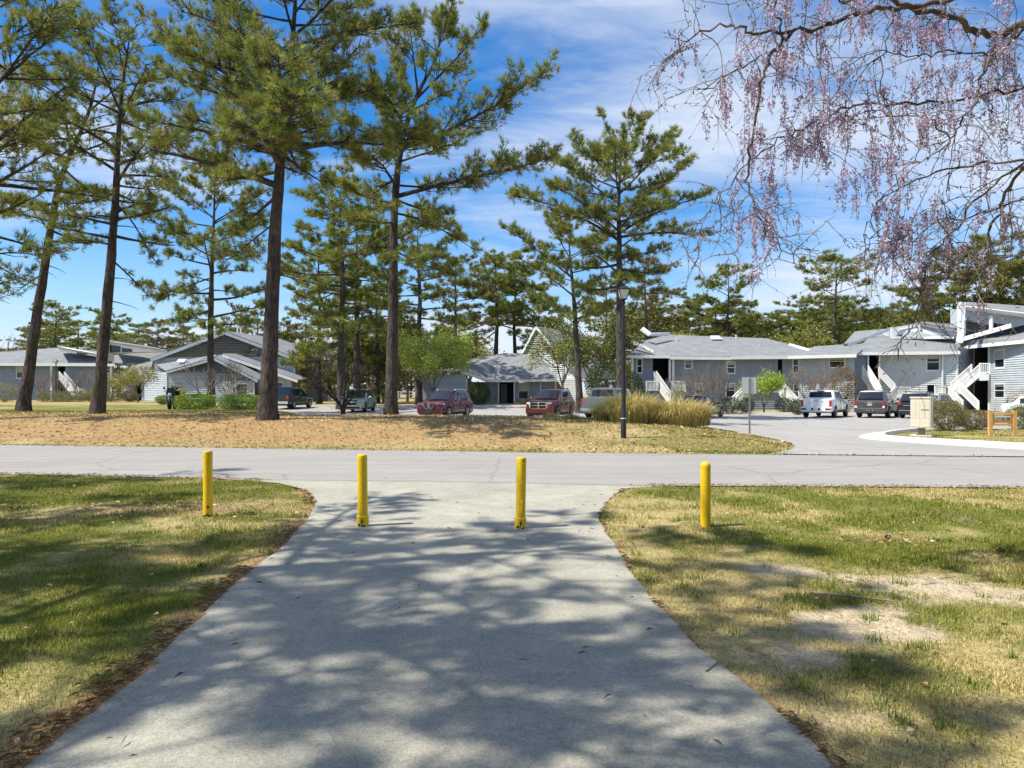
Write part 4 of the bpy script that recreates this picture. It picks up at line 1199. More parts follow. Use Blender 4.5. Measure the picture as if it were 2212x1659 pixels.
MB().box(-.7, .7, -.5, .5, 0, .09, Matrix.Translation(P(1128, 872, D - 2.2))).build('entry_step', M_conc, C_.r)

# ---- left gabled house
D = 86.0
zb = H(-32, 84) - 0.05
B_ = House('gabled_house', (x_at(485, D), D, zb), 'two storey grey sided house with a broad gable and a round window')
A = (x_at(335, D), D); B = (x_at(636, D), D); s2 = lambda xv: (xv - 335) / F * D
apex = z_at(720, D)
B_.wall(A, B, [(0, z_at(772, D)), (s2(486), apex), (s2(636), z_at(771, D))], zb, mat=M_siding)
fl, fp, fr_ = P(326, 776, D - .5), P(486, 717, D - .5), P(644, 776, D - .5)
bk = Vector((2.5, 12, 0))
B_.slab([fl, fp, fp + bk, fl + bk][::-1]); B_.slab([fp, fr_, fr_ + bk, fp + bk][::-1])
dn = Vector((0, -.05, -.16))
B_.bars('rake_board', [(fl + dn, fp + dn), (fp + dn, fr_ + dn)], .1, .3, M_siding)
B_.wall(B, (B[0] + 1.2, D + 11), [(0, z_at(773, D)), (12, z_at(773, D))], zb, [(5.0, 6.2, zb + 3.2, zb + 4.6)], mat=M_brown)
B_.window(B, (B[0] + 1.2, D + 11), 5.0, 6.2, zb + 3.2, zb + 4.6)
B_.bars('corner_board', [((B[0] + .03, D - .06, zb), (B[0] + .03, D - .06, z_at(776, D)))], .14, .14)
cw = P(610.5, 787, D - .02)
Mx = Matrix.Translation(cw) @ Matrix.Rotation(R(90), 4, 'X')
rw = MB().lathe([(.24, -.02), (.24, .09), (.40, .09), (.42, -.02)], 28, Mx, cap=False).build('round_window', M_trim, B_.r)
MB().lathe([(.001, .05), (.25, .05)], 28, Mx, cap=False).build('pane', M_pane, rw)
for xv, yv in ((513, 722), (520, 724)): MB().lathe([(.09, 0), (.09, 1.0), (.16, 1.02), (.16, 1.2)], 8, Matrix.Translation(P(xv, yv, D + 6))).build('flue_pipe', M_trim, B_.r)
# front wing: low gable whose left wall catches the sun
D1 = 80.0
A = (x_at(361, D1), D1); B = (x_at(555, D1), D1); s3 = lambda xv: (xv - 361) / F * D1
B_.wall(A, B, [(0, z_at(804, D1)), (s3(462), z_at(777, D1)), (s3(555), z_at(823, D1))], zb,
        [(s3(371), s3(393), z_at(849, D1), z_at(829, D1)), (s3(511), s3(534), z_at(852, D1), z_at(829, D1)), (s3(549.5), s3(554.5), zb, z_at(826, D1))], mat=M_siding)
B_.window(A, B, s3(371), s3(393), z_at(849, D1), z_at(829, D1), mat=M_siding_shade, blind=.35)
B_.window(A, B, s3(511), s3(534), z_at(852, D1), z_at(829, D1), sash=False)
Lw = P(313, 868, D1 + 7.5)
B_.wall((Lw.x, Lw.y), A, [(0, z_at(804, D1) + .5), (10, z_at(804, D1))], zb, mat=M_siding)
B_.bars('corner_board', [((A[0] - .03, D1 - .06, zb), (A[0] - .03, D1 - .06, z_at(804, D1)))], .13, .13)
p0, p1, p2 = P(359, 803, D1 - .4), P(463, 774, D1 - .4), P(557, 822, D1 - .4)
B_.slab([p0, p1, P(470, 768, D - .2), P(337, 789, D - .2)][::-1]); B_.slab([p1, p2, P(600, 815, D - .2), P(474, 768, D - .2)][::-1])
B_.bars('rake_board', [(p0 + dn * .7, p1 + dn * .7), (p1 + dn * .7, p2 + dn * .7)], .1, .22, M_siding)
sk = MB().prism([P(380, 784, D1 + 1.6), P(398, 784, D1 + 1.6), P(404, 777, D1 + 2.6), P(386, 777, D1 + 2.6)], -.1).build('skylight', M_signback, B_.r)
# right wing: shed roof stepping down with a white rake
D2 = 83.0
A = (x_at(556, D2), D2); B = (x_at(630, D2), D2); s4 = lambda xv: (xv - 556) / F * D2
B_.wall(A, B, [(0, z_at(793, D2)), (s4(630), z_at(816, D2))], zb, [(s4(565), s4(586), zb, z_at(824, D2)), (s4(594), s4(611), z_at(849, D2), z_at(826, D2))], mat=M_siding)
B_.recess(A, B, s4(565), s4(586), zb, z_at(824, D2), 1.4)
B_.window(A, B, s4(594), s4(611), z_at(849, D2), z_at(826, D2), sash=False)
q0, q1 = P(480, 766, D2 - .5), P(643, 822, D2 - .5)
B_.slab([q0, q1, q1 + Vector((.4, 3, .15)), q0 + Vector((.4, 3, .15))][::-1])
B_.bars('rake_board', [(q0 + Vector((0, -.05, -.1)), q1 + Vector((0, -.05, -.1)))], .1, .3)
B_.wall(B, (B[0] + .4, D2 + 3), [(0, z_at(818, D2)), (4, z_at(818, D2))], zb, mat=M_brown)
MB().bar(P(549, 824, D1 - .2), P(549, 868, D1 - .2), .09, .09).build('downspout', M_trim, B_.r)
MB().bar(P(612, 826, D2 - .2), P(612, 868, D2 - .2), .09, .09).build('downspout', M_trim, B_.r)
# low entry wing at the left, sunlit boards and a dark doorway
D3 = 88.0
A = (x_at(262, D3), D3); B = (x_at(322, D3), D3); s5 = lambda xv: (xv - 262) / F * D3
B_.wall(A, B, [(0, z_at(817, D3)), (s5(322), z_at(806, D3))], zb, [(s5(292), s5(306), zb, z_at(824, D3))], mat=M_siding)
B_.recess(A, B, s5(292), s5(306), zb, z_at(824, D3), 1.2)
B_.slab([P(255, 818, D3 - .4), P(324, 803, D3 - .4), P(330, 780, D3 + 5), P(285, 790, D3 + 5)])
B_.bars('fascia', [(P(255, 820, D3 - .45), P(324, 805, D3 - .45))], .08, .2)

# ---- long house at the far left
D = 98.0
zb = H(-62, 98) - .3
A_ = House('long_house', (x_at(120, D), D, zb), 'long shaded house with white clerestories at the far left')
A = (x_at(-40, D), D); B = (x_at(246, D), D); s6 = lambda xv: (xv + 40) / F * D
zt = z_at(788, D)
A_.wall(A, B, [(0, zt), (30, zt)], zb, [(s6(37), s6(52), z_at(816, D), z_at(791, D)), (s6(226), s6(240), z_at(806, D), z_at(791, D)), (s6(125), s6(141), z_at(845, D), z_at(792, D))], mat=M_siding_shade)
A_.window(A, B, s6(37), s6(52), z_at(816, D), z_at(791, D), blind=.45); A_.window(A, B, s6(226), s6(240), z_at(806, D), z_at(791, D))
A_.recess(A, B, s6(125), s6(141), z_at(845, D), z_at(792, D), 2)
A_.bars('post', [(P(x, 868, D - .5), P(x, 788, D - .5)) for x in (111, 240)], .2, .2)
A_.slab([P(-46, 785, D - .9), P(248, 786, D - .9), P(210, 758, D + 6), P(126, 751, D + 8), P(60, 755, D + 8), P(-40, 764, D + 8)])
A_.slab([P(240, 786, D + .5), P(338, 790, D + 3), P(362, 757, D + 10), P(232, 768, D + 4)])
A_.bars('fascia', [(P(-46, 787, D - .95), P(248, 788.5, D - .95))], .08, .36)
for (xa, ya, xb, yb, xc, yc, w_) in ((126, 751, 207, 768, 150, 752, ((166, 761, 188, 767),)), (236, 740, 342, 757, 240, 741, ((237, 745, 260, 762), (263, 751, 285, 761)))):
    cl_ = MB().face([P(xa, ya + 22 if xa > 200 else ya + 8, D - .2), P(xb, yb + 2, D - .2), P(xb, yb - 3, D - .2), P(xa, ya - 2, D - .2)], 2.5).build('clerestory', M_trim, A_.r)
    A_.slab([P(xa - 2, ya - 2, D - .5), P(xb + 4, yb - 3, D - .5), P(xb + 4, yb - 5, D + 5), P(xa - 2, ya - 6, D + 5)])
    for (wx0, wy0, wx1, wy1) in w_:
        MB().face([P(wx0, wy1, D - .26), P(wx1, wy1 - 1, D - .26), P(wx1, wy0 + 3, D - .26), P(wx0, wy0, D - .26)], .05).build('clerestory_pane', M_pane, cl_)
MB().box(x_at(231, D), x_at(238, D), D - .9, D + 1, z_at(780, D), z_at(736, D)).build('white_fin', M_trim, A_.r)
A_.stairs(P(160, 856, D - 2.5), P(128, 818, D - 2.0)); A_.rail(P(160, 856, D - 2.6), P(183, 856, D - 2.6))

# ---- right-hand condominiums
D = 70.0
zb = -0.05
R1 = House('condominium', (x_at(1530, D), D, zb), 'grey two storey condominium with a long roof behind the reeds', group='grey condominiums')
A = (x_at(1364, D), D); B = (x_at(1712, D), D); s7 = lambda xv: (xv - 1364) / F * D
zt = z_at(771, D)
hl = [(s7(1410), s7(1446), z_at(826, D), z_at(773, D)), (s7(1377), s7(1386), z_at(805, D), z_at(776, D)), (s7(1480), s7(1493), z_at(795, D), z_at(776, D)), (s7(1571), s7(1586), z_at(806, D), z_at(782, D)),
      (s7(1502), s7(1516), z_at(850, D), z_at(829, D)), (s7(1569), s7(1586), z_at(857, D), z_at(829, D)), (s7(1680), s7(1690), z_at(822, D), z_at(774, D))]
R1.wall(A, B, [(0, zt), (30, zt)], zb, hl, mat=M_siding_shade)
R1.recess(A, B, *hl[0], 2.2); R1.recess(A, B, *hl[6], 1.5)
for h_, bl in ((hl[1], 0), (hl[2], .3), (hl[3], .25), (hl[4], .7), (hl[5], .3)): R1.window(A, B, *h_, blind=bl)
R1.wall((A[0] + 1.5, D + 9), A, [(0, zt), (10, zt)], zb, mat=M_siding_sun)
R1.slab([P(1356, 768, D - .7), P(1716, 770, D - .7), P(1660, 731, D + 8.5), P(1444, 723, D + 9), P(1395, 735, D + 6)])
R1.slab([P(1655, 731, D + 8.4), P(1716, 769, D - .6), P(1760, 758, D + 2), P(1708, 744, D + 8)])
R1.bars('fascia', [(P(1353, 770.5, D - .75), P(1448, 770.5, D - .75)), (P(1448, 773, D - .75), P(1580, 774, D - .75)), (P(1580, 773, D - .75), P(1714, 772, D - .75))], .1, .3)
# white clerestory wedge on the left of the roof
wv = MB().face([P(1366, 742, D + 1), P(1411, 762, D - .8), P(1411, 757, D - .8), P(1366, 733, D + 1)], .6).build('clerestory', M_trim, R1.r)
MB().prism([P(1382, 713, D + 5), P(1400, 726, D + 4), P(1443, 726, D + 6), P(1443, 721, D + 6), P(1402, 722, D + 4.2), P(1386, 710, D + 5)][::-1], .4).build('roof_monitor', M_trim, R1.r)
MB().prism([P(1537, 734, D + 6.2), P(1560, 734, D + 6.2), P(1553, 727, D + 7.4), P(1534, 727, D + 7.4)], -.1).build('skylight', M_trim, R1.r)
MB().prism([P(1805 - 96, 745, D + 5), P(1848 - 96, 757, D + 2), P(1846 - 96, 754, D + 2), P(1803 - 96, 742, D + 5)][::-1], .3).build('roof_monitor', M_trim, R1.r)
for xv, yv, dd in ((1462, 733, 6), (1590, 728, 8), (1772 - 1, 774, 1), (1640, 750, 4)):
    MB().lathe([(.07, 0), (.07, .3), (.13, .31), (.13, .38)], 8, Matrix.Translation(P(xv, yv + 3, D + dd))).build('roof_vent', M_trim, R1.r)
R1.bars('post', [(P(1446.5, 826, D - .2), P(1446.5, 773, D - .2)), (P(1454, 870, D - .2), P(1454, 773, D - .2)), (P(1366, 880, D - .2), P(1366, 773, D - .2))], .2, .2)
R1.stairs(P(1449, 868, D - 3.2), P(1418, 824, D - 2.6), 1.1)
R1.rail(P(1452, 846, D - 3.4), P(1480, 846, D - 3.4)); R1.rail(P(1396, 846, D - 4), P(1424, 846, D - 4)); R1.rail(P(1424, 846, D - 4), P(1445, 872, D - 4.6))
R1.stairs(P(1590, 880, D - 3), P(1618, 852, D - 2.2), 1.1); R1.rail(P(1618, 850, D - 2.4), P(1640, 850, D - 2.4))
R1.stairs(P(1722, 880, D - 3), P(1694, 850, D - 2.2), 1.1); R1.rail(P(1660, 850, D - 2.4), P(1690, 850, D - 2.4))

R2 = House('condominium', (x_at(1960, D), D, zb), 'grey two storey condominium with white fin, clerestories and white stairs at the right', group='grey condominiums')
A = (x_at(1712, D) + .02, D - .02); B = P(1846, 880, D - 2.2); B = (B.x, B.y)
L2 = math.hypot(B[0] - A[0], B[1] - A[1]); s8 = lambda xv: (xv - 1712) / (1846 - 1712) * L2
zt = z_at(769, D)
hl = [(s8(1713.5), s8(1724), z_at(804, D), z_at(776, D)), (s8(1715), s8(1724), z_at(858, D), z_at(832, D)), (s8(1793), s8(1824), z_at(794, D), z_at(770, D))]
R2.wall(A, B, [(0, zt), (12, zt + .1)], zb, hl, mat=M_siding)
for h_ in hl[:2]: R2.window(A, B, *h_)
R2.window(A, B, *hl[2], blind=.4)
# middle: dark recessed corner with the doorway, then the broad sunlit wall
A3 = (B[0], B[1]); B3 = (x_at(1899, D - .3), D - .3)
A3 = (x_at(1846, D - .3), D - .3)
s9 = lambda xv: (xv - 1846) / F * (D - .3)
zt3 = z_at(763, D)
hl = [(s9(1876), s9(1898), z_at(846, D), z_at(764.5, D))]
R2.wall(A3, B3, [(0, zt3), (10, zt3)], zb, hl, mat=M_siding_shade); R2.recess(A3, B3, *hl[0], 1.8)
R2.bars('corner_board', [(P(1875, 882, D - .5), P(1875, 764, D - .5)), (P(1899.5, 882, D - .6), P(1899.5, 764, D - .6))], .13, .13)
A4 = P(1900, 880, D + .2); B4 = P(2066, 880, D - 2.0); A4 = (A4.x, A4.y); B4 = (B4.x, B4.y)
L4 = math.hypot(B4[0] - A4[0], B4[1] - A4[1]); s10 = lambda xv: (xv - 1900) / 166 * L4
hl = [(s10(2004), s10(2029), z_at(799, D - 1.5), z_at(765, D - 1.5)), (s10(2004), s10(2020), zb, z_at(831, D - 1.5))]
R2.wall(A4, B4, [(0, zt3), (12, zt3)], zb, hl, mat=M_siding_sun)
R2.window(A4, B4, *hl[0], blind=.3); R2.recess(A4, B4, *hl[1], .5)
R2.bars('corner_board', [((B4[0] + .03, B4[1] - .06, zb), (B4[0] + .03, B4[1] - .06, zt3))], .15, .15)
MB().bar(P(2036, 880, D - 1.8), P(2036, 764, D - 1.8), .1, .1).build('downspout', M_trim, R2.r)
# roofs
R2.slab([P(1700, 770, D - .8), P(1850, 766, D - 3), P(1880, 740, D + 4), P(1760, 748, D + 5)])
R2.slab([P(1843, 762, D - .6), P(2072, 760, D - 2.45), P(2078, 727, D + 3.5), P(2000, 724, D + 3.6), P(1934, 712, D + 6), P(1880, 726, D + 3)])
R2.bars('fascia', [(P(1702, 772, D - .85), P(1850, 768.5, D - 3.05)), (P(1848, 764, D - .65), P(2074, 762, D - 2.5))], .1, .3)
R2.slab([P(1822, 744, D + 3), P(1930, 712, D + 5.6), P(1998, 703, D + 9), P(1846, 716, D + 14)])
R2.bars('rake_board', [(P(1832, 746, D + 2.4), P(1930, 708, D + 2.8))], .1, .3, M_siding)
cm = MB().face([P(1928, 731, D + 2.2), P(2072, 731, D + .4), P(2070, 713, D + .4), P(1986, 701, D + 2), P(1928, 710, D + 2.2)], 2.0).build('clerestory', M_siding_sun, R2.r)
R2.bars('rake_board', [(P(1926, 711, D + 1.9), P(1984, 700, D + 1.8)), (P(1984, 700, D + 1.8), P(2070, 715, D + .1)), (P(1930, 729, D + 1.9), P(1984, 730, D + 1.6)), (P(1984, 730, D + 1.6), P(2060, 729, D + .3)), (P(1985, 729, D + 1.6), P(1985, 704, D + 1.6))], .12, .24)
MB().face([P(1936, 726, D + 2.0), P(1982, 727, D + 1.75), P(1982, 714, D + 1.75)], .06).build('clerestory_pane', M_pane, cm)
MB().face([P(1988, 727, D + 1.65), P(2050, 727, D + .6), P(1988, 713, D + 1.65)], .06).build('clerestory_pane', M_pane, cm)
R2.slab([P(1984, 699, D + 1.6), P(2074, 714, D - .1), P(2090, 708, D + 8), P(1998, 697, D + 9)][::-1], .16)
# white fin
f0, f1 = P(2067, 742, D - 2.4), P(2079, 742, D - 2.4)
MB().prism([P(2064, 742, D - 2.6), P(2073, 742, D - 2.6), P(2079, 720, D - 2.4), P(2079, 654, D - 2.4), P(2068, 654, D - 2.4), P(2068, 722, D - 2.4)][::-1], .5).build('white_fin', M_trim, R2.r)
# right wing, turned towards the sun
A6 = P(2102, 880, D + 1.0); B6 = P(2250, 880, D - 9.5); A6 = (A6.x, A6.y); B6 = (B6.x, B6.y)
L6 = math.hypot(B6[0] - A6[0], B6[1] - A6[1])
def s11(xv):
    t = np.linspace(0, 1, 400); xx = A6[0] + (B6[0] - A6[0]) * t; yy = A6[1] + (B6[1] - A6[1]) * t
    return float(np.interp((xv - CX) / F, xx / yy, t)) * L6
def d11(xv): return A6[1] + (B6[1] - A6[1]) * s11(xv) / L6
zt6 = z_at(753, D + 1)
hl = [(s11(2103), s11(2136), z_at(806, d11(2120)), zt6 - .05), (s11(2103), s11(2136), zb, z_at(823, d11(2120))), (s11(2150), s11(2170), z_at(794, d11(2160)), z_at(757, d11(2160))), (s11(2150), s11(2170), z_at(858, d11(2160)), z_at(829, d11(2160)))]
R2.wall(A6, B6, [(0, zt6), (20, zt6)], zb, hl, mat=M_siding)
R2.recess(A6, B6, *hl[0], 2.0); R2.recess(A6, B6, *hl[1], 2.0)
R2.window(A6, B6, *hl[2], blind=.5); R2.window(A6, B6, *hl[3], blind=.2)
R2.wall((B4[0] + .1, B4[1] + .05), A6, [(0, zt6), (6, zt6)], zb, mat=M_siding_shade)
pc = P(2137, 880, d11(2137) - .12); R2.bars('corner_board', [((pc.x, pc.y, zb), (pc.x, pc.y, zt6))], .16, .16)
e0, e1 = P(2084, 751, D + .3), P(2256, 738, D - 10.2)
e0.z = e1.z = zt6 + .12
R2.slab([e0, e1, e1 + Vector((5, 5, 2.3)), e0 + Vector((5.2, 5.5, 2.3)), P(2077, 735, D + 1)])
R2.bars('fascia', [(e0 + Vector((-.03, -.04, -.05)), e1 + Vector((-.03, -.04, -.05)))], .1, .32)
# its clerestory
ca, cb_ = P(2080, 736, D - .6), P(2215, 706, D - 6)
c2 = MB().face([P(2080, 734, D - .2), P(2220, 700, D - 5), P(2220, 676, D - 5), P(2080, 664, D - .2)], 2.0).build('clerestory', M_siding, R2.r)
for q in ([(2084, 728), (2138, 714), (2138, 703), (2084, 690)], [(2146, 712), (2176, 705), (2180, 702), (2146, 698)]):
    MB().face([P(x, y, D - .30 - (x - 2080) / 140 * 4.8) for x, y in q], .06).build('clerestory_pane', M_pane, c2)
R2.bars('rake_board', [(P(2078, 664, D - .8), P(2235, 683, D - 6.2)), (P(2082, 732, D - .5), P(2185, 703, D - 4.4)), (P(2141, 713, D - 2.8), P(2141, 682, D - 2.8))], .12, .4)
R2.slab([P(2076, 661, D - 1), P(2236, 680, D - 6.4), P(2262, 664, D + 2), P(2090, 652, D + 6)], .2)
# white stairs
R2.stairs(P(1908, 864, D - 3.4), P(1876, 812, D - 2.6), 1.1); R2.rail(P(1899, 815, D - 1.6), P(1934, 852, D - 2.2))
R2.rail(P(1934, 858, D - 2.6), P(1966, 858, D - 2.6)); R2.rail(P(1908, 884, D - 4), P(1934, 858, D - 3.0))
R2.stairs(P(2072, 848, D - 4.2), P(2117, 809, D - 4.8), 1.2); R2.rail(P(2117, 808, D - 5.0), P(2138, 808, D - 5.4))
R2.rail(P(2020, 856, D - 4.2), P(2046, 856, D - 4.2)); R2.rail(P(2046, 856, D - 4.2), P(2080, 888, D - 5.4))
R2.rail(P(2074, 850, D - 4.6), P(2114, 890, D - 6.2))
MB().prism([P(2117, 808, D - 4.7), P(2138, 808, D - 5.2), P(2138, 822, D - 5.2), P(2117, 822, D - 4.7)], .5).build('landing', M_siding_sun, R2.r)
MB().prism([P(2020, 856, D - 4.1), P(2046, 856, D - 4.1), P(2046, 886, D - 4.1), P(2020, 886, D - 4.1)], .5).build('landing', M_trim, R2.r)

# ---- white rail fence far behind the lot
Df = 104
fp = [(x_at(x, Df + (x - 700) * .04), Df + (x - 700) * .04) for x in (668, 700, 732, 764, 796, 828, 860, 892)]
fz = 0.45
fr_ = empty('rail_fence', (fp[0][0], fp[0][1], fz), 'white three rail paddock fence far behind the parking lot', 'fence')
for x, y in fp: MB().box(x - .09, x + .09, y - .09, y + .09, fz, fz + 1.45).build('post', M_white, fr_)
for a, b in zip(fp[:-1], fp[1:]):
    for zz in (.4, .85, 1.3): MB().bar((a[0], a[1] - .1, fz + zz), (b[0], b[1] - .1, fz + zz), .05, .2).build('rail', M_white, fr_)
# ------------------------------------------------------------------ shrubs, hedges, broadleaf trees, bare trees
def leaf_shape(n, kind, size, rg, shell=0.35):
    """points in the outer layer of a rounded box or an ellipsoid of half sizes `size`, base at z=0"""
    sx_, sy_, sz_ = size
    d = unit(rg.normal(0, 1, (n, 3)))
    if kind == 'box':
        k = 1 / (np.sum(np.abs(d) ** 5, axis=1, keepdims=True) ** (1 / 5))
        d = d * k
    r = 1 - shell * rg.uniform(0, 1, (n, 1)) ** 1.6
    p = d * r
    ang = np.arctan2(p[:, 1], p[:, 0]); bump = 1 + 0.12 * (fbm(ang * 2.2 + 5, p[:, 2] * 3.0 + 9, 1.0, 3, int(rg.integers(1, 999))) - .5) * 2
    p = p * bump[:, None]
    return p * np.array([sx_, sy_, sz_]) + np.array([0, 0, sz_])

def shrub(name, label, loc, size, n, leaf, cols, seed, kind='ell', cat='shrub', group=None, shell=.4, stems=7, stem_mat=None, rz=0.0):
    rg = np.random.default_rng(seed)
    r = empty(name, loc, label, cat, group, rz)
    p = leaf_shape(n, kind, size, rg, shell)
    p[:, 2] = np.maximum(p[:, 2], .03)
    V, Fc = leaf_quads(p, leaf, leaf * .55, rg)
    c = np.array(cols)[rg.integers(0, len(cols), n)] * rg.uniform(.65, 1.35, (n, 1))
    o = link('foliage', raw_mesh('foliage', V, Fc, M_leaf, col=np.repeat(c, 4, 0)), r); o['kind'] = 'stuff'
    P0 = np.zeros((stems * 3, 3)); P1 = np.zeros((stems * 3, 3))
    for i in range(stems):
        a = rg.uniform(0, 6.28); q = np.array([math.cos(a) * size[0] * .55, math.sin(a) * size[1] * .55, size[2] * 1.3])
        b = np.array([math.cos(a) * .08, math.sin(a) * .08, -.02]); m_ = (b + q) / 2 + rg.normal(0, .08, 3)
        P0[3*i] = b; P1[3*i] = m_; P0[3*i+1] = m_; P1[3*i+1] = q; P0[3*i+2] = m_; P1[3*i+2] = q + rg.normal(0, .25, 3) * size[2]
    v, f = segs_mesh(P0, P1, .025, .012, 4)
    link('stems', raw_mesh('stems', v, f, stem_mat or M_twig), r)['kind'] = 'stuff'
    return r

def grow(P0, P1, R0, R1, p, d, L, r, lev, rg, fork=3, spread=.5, up=.15, shrink=.68, tips=None):
    q = p + d * L * .5 + rg.normal(0, .03, 3) * L; e = q + unit(d + rg.normal(0, .12, 3)) * L * .5
    P0 += [p, q]; P1 += [q, e]; R0 += [r, r * .85]; R1 += [r * .85, r * .7]
    if lev == 0:
        if tips is not None: tips.append(e)
        return
    k = int(rg.integers(2, fork + 1))
    for i in range(k):
        nd = unit(d + rg.normal(0, spread, 3) + np.array([0, 0, up]))
        st = q + (e - q) * rg.uniform(.2, 1) if i else e
        grow(P0, P1, R0, R1, st, nd, L * shrink * rg.uniform(.75, 1.2), r * .66, lev - 1, rg, fork, spread, up, shrink, tips)

def bare_tree(name, label, loc, stems, L, r, lev, seed, mat, lean=.35, fork=3, spread=.45, up=.18, group=None, trunk=0.0, cat='tree', leaves=None, shrink=.68):
    rg = np.random.default_rng(seed)
    root = empty(name, loc, label, cat, group)
    tips = []
    T = [[], [], [], []]
    start = np.array([0, 0, -.05])
    if trunk > 0:
        v, f = tube([(0, 0, -.1), (.02, 0, trunk * .5), (0, .02, trunk)], [r * 1.9, r * 1.6, r * 1.5], 9)
        link('trunk', raw_mesh('trunk', v, f, mat, smooth_shade=True), root); start = np.array([0, 0, trunk - .05])
    for s in range(stems):
        a = 6.28 * s / stems + rg.uniform(-.4, .4)
        d = unit(np.array([math.cos(a) * lean, math.sin(a) * lean, 1.0]) + rg.normal(0, .08, 3))
        S = [[], [], [], []]
        grow(*S, start + np.array([math.cos(a), math.sin(a), 0]) * r, d, L * rg.uniform(.85, 1.15), r, lev, rg, fork, spread, up, shrink, tips)
        v, f = segs_mesh(S[0], S[1], S[2], S[3], 3)
        link('stem', raw_mesh('stem', v, f, mat), root)
    if leaves:
        n, leaf, cols, rad = leaves
        tp = np.array(tips); C = tp[rg.integers(0, len(tp), n)] + rg.normal(0, rad, (n, 3))
        V, Fc = leaf_quads(C, leaf, leaf * .6, rg)
        c = np.array(cols)[rg.integers(0, len(cols), n)] * rg.uniform(.65, 1.35, (n, 1))
        link('crown', raw_mesh('crown', V, Fc, M_leaf, col=np.repeat(c, 4, 0)), root)['kind'] = 'stuff'
    return root

BOX = [(.26, .38, .035), (.17, .28, .03), (.34, .44, .05), (.10, .18, .025)]
DKG = [(.045, .075, .022), (.06, .095, .025), (.03, .05, .018), (.09, .12, .03)]
LIME = [(.38, .50, .06), (.30, .42, .05), (.47, .56, .09), (.20, .31, .04)]
YLG = [(.42, .48, .10), (.32, .40, .08), (.50, .54, .14), (.22, .29, .06), (.46, .42, .12)]
OLV = [(.16, .17, .05), (.22, .20, .07), (.10, .12, .035), (.25, .19, .09)]
RUS = [(.24, .13, .05), (.20, .16, .06), (.30, .17, .07), (.13, .12, .04)]
def G_(xv, D, dz=0.0):
    x = (xv - CX) / F * D
    return Vector((x, D, H(x, D) + dz))
def mpx(px, D): return px / F * D
def bush(name, label, x0, x1, ytop, D, leaf, cols, seed, kind='ell', n=None, depth=None, **k):
    g = G_((x0 + x1) / 2, D); hw = mpx((x1 - x0) / 2, D); hz = max(.2, (z_at(ytop, D) - g.z) / 2)
    dy = depth or hw * .8
    n = n or int(min(9000, 3.2 * (hw * dy + hw * hz + dy * hz) * 4 / (leaf * leaf * .55)))
    return shrub(name, label, g, (hw, dy, hz), n, leaf, cols, seed, kind, **k)

bush('clipped_hedge', 'bright green clipped hedge left of the tallest trunk, the wider left one', 386, 458, 851, 43, .085, BOX, 301, 'box', depth=1.1, cat='hedge')
bush('clipped_hedge', 'bright green clipped hedge touching the left side of the tallest trunk', 480, 562, 852, 43, .085, BOX, 302, 'box', depth=1.1, cat='hedge')
bush('clipped_shrub', 'small round dark shrub before the sunlit corner of the gabled house', 336, 370, 853, 60, .09, BOX, 303)
bush('leafy_shrub', 'loose pale shrub behind the motorcycle', 378, 402, 838, 60, .10, YLG, 304)
bush('hedge', 'low dark hedge before the long house by its lamp', 86, 190, 845, 78, .13, OLV, 305, 'box', depth=1.5, cat='hedge', n=4500)
bush('hedge', 'low olive hedge before the long house right of its stair', 190, 262, 846, 80, .13, OLV, 306, 'box', depth=1.5, cat='hedge', n=3500)
bush('leafy_shrub', 'pale tangled shrub at the far left edge of the lawn', -20, 40, 826, 76, .13, [(.35, .30, .22), (.25, .24, .12), (.18, .2, .08)], 307, n=2400)
bush('round_shrub', 'brown winter shrub by the entry of the gabled house', 262, 300, 843, 78, .13, RUS, 308, n=1800)
bush('dark_bush', 'tall dark bush at the front corner of the low house', 1009, 1060, 824, 71, .12, DKG, 309, n=5200)
bush('low_shrub', 'low green shrub under the window of the low house', 1120, 1150, 862, 72, .10, OLV, 310, n=900)
bush('low_hedge', 'yellow green hedge strip behind the dark red square nosed car', 1240, 1290, 858, 64, .10, YLG, 311, 'box', depth=.8, cat='hedge', n=1500)
bush('dark_holly', 'dark holly mass left of the condominium stairs', 1262, 1345, 780, 66, .14, DKG, 312, n=6500)
bush('dark_holly', 'upright dark holly between slender pine and lamp post', 1330, 1392, 800, 66, .14, DKG, 313, n=4500)
bush('round_shrub', 'bright green round shrub beside the condominium steps', 1448, 1482, 833, 62, .10, LIME, 314, n=1500)
bush('boxwood', 'dark low boxwood right of the bare crape myrtles', 1552, 1600, 856, 58, .09, DKG, 315, n=2600)
bush('boxwood', 'dark low boxwood below the metal sign', 1596, 1630, 858, 58.5, .09, DKG, 316, n=2000)
bush('boxwood', 'dark low boxwood under the lime green tree', 1672, 1728, 858, 60, .09, DKG, 317, n=2600)
bush('boxwood', 'dark low boxwood beside the white pickup tail', 1706, 1742, 862, 56, .09, DKG, 318, n=2000)
bush('red_shrub', 'reddish brown rounded shrub behind the two parked trucks', 1790, 1852, 786, 62, .12, RUS, 319, n=5200)
bush('leafy_shrub', 'green and brown shrub right behind the mailbox cabinet', 2000, 2086, 862, 33, .075, OLV + [(.24, .13, .06), (.30, .26, .10)], 320, n=6500, depth=1.0)
bush('leafy_shrub', 'low tangled shrub between the mailbox shrub and the wooden sign', 2066, 2142, 884, 34, .07, RUS + OLV, 321, n=5000, depth=.9)
bush('leafy_shrub', 'green shrub at the right edge behind the wooden sign', 2176, 2262, 872, 34, .075, OLV + [(.2, .24, .06)], 322, n=5200, depth=1.0)
bush('leafy_shrub', 'pinkish twiggy shrub by the right wing wall', 2176, 2240, 838, 60, .10, [(.5, .36, .28), (.4, .30, .2), (.3, .22, .14)], 323, n=1500)

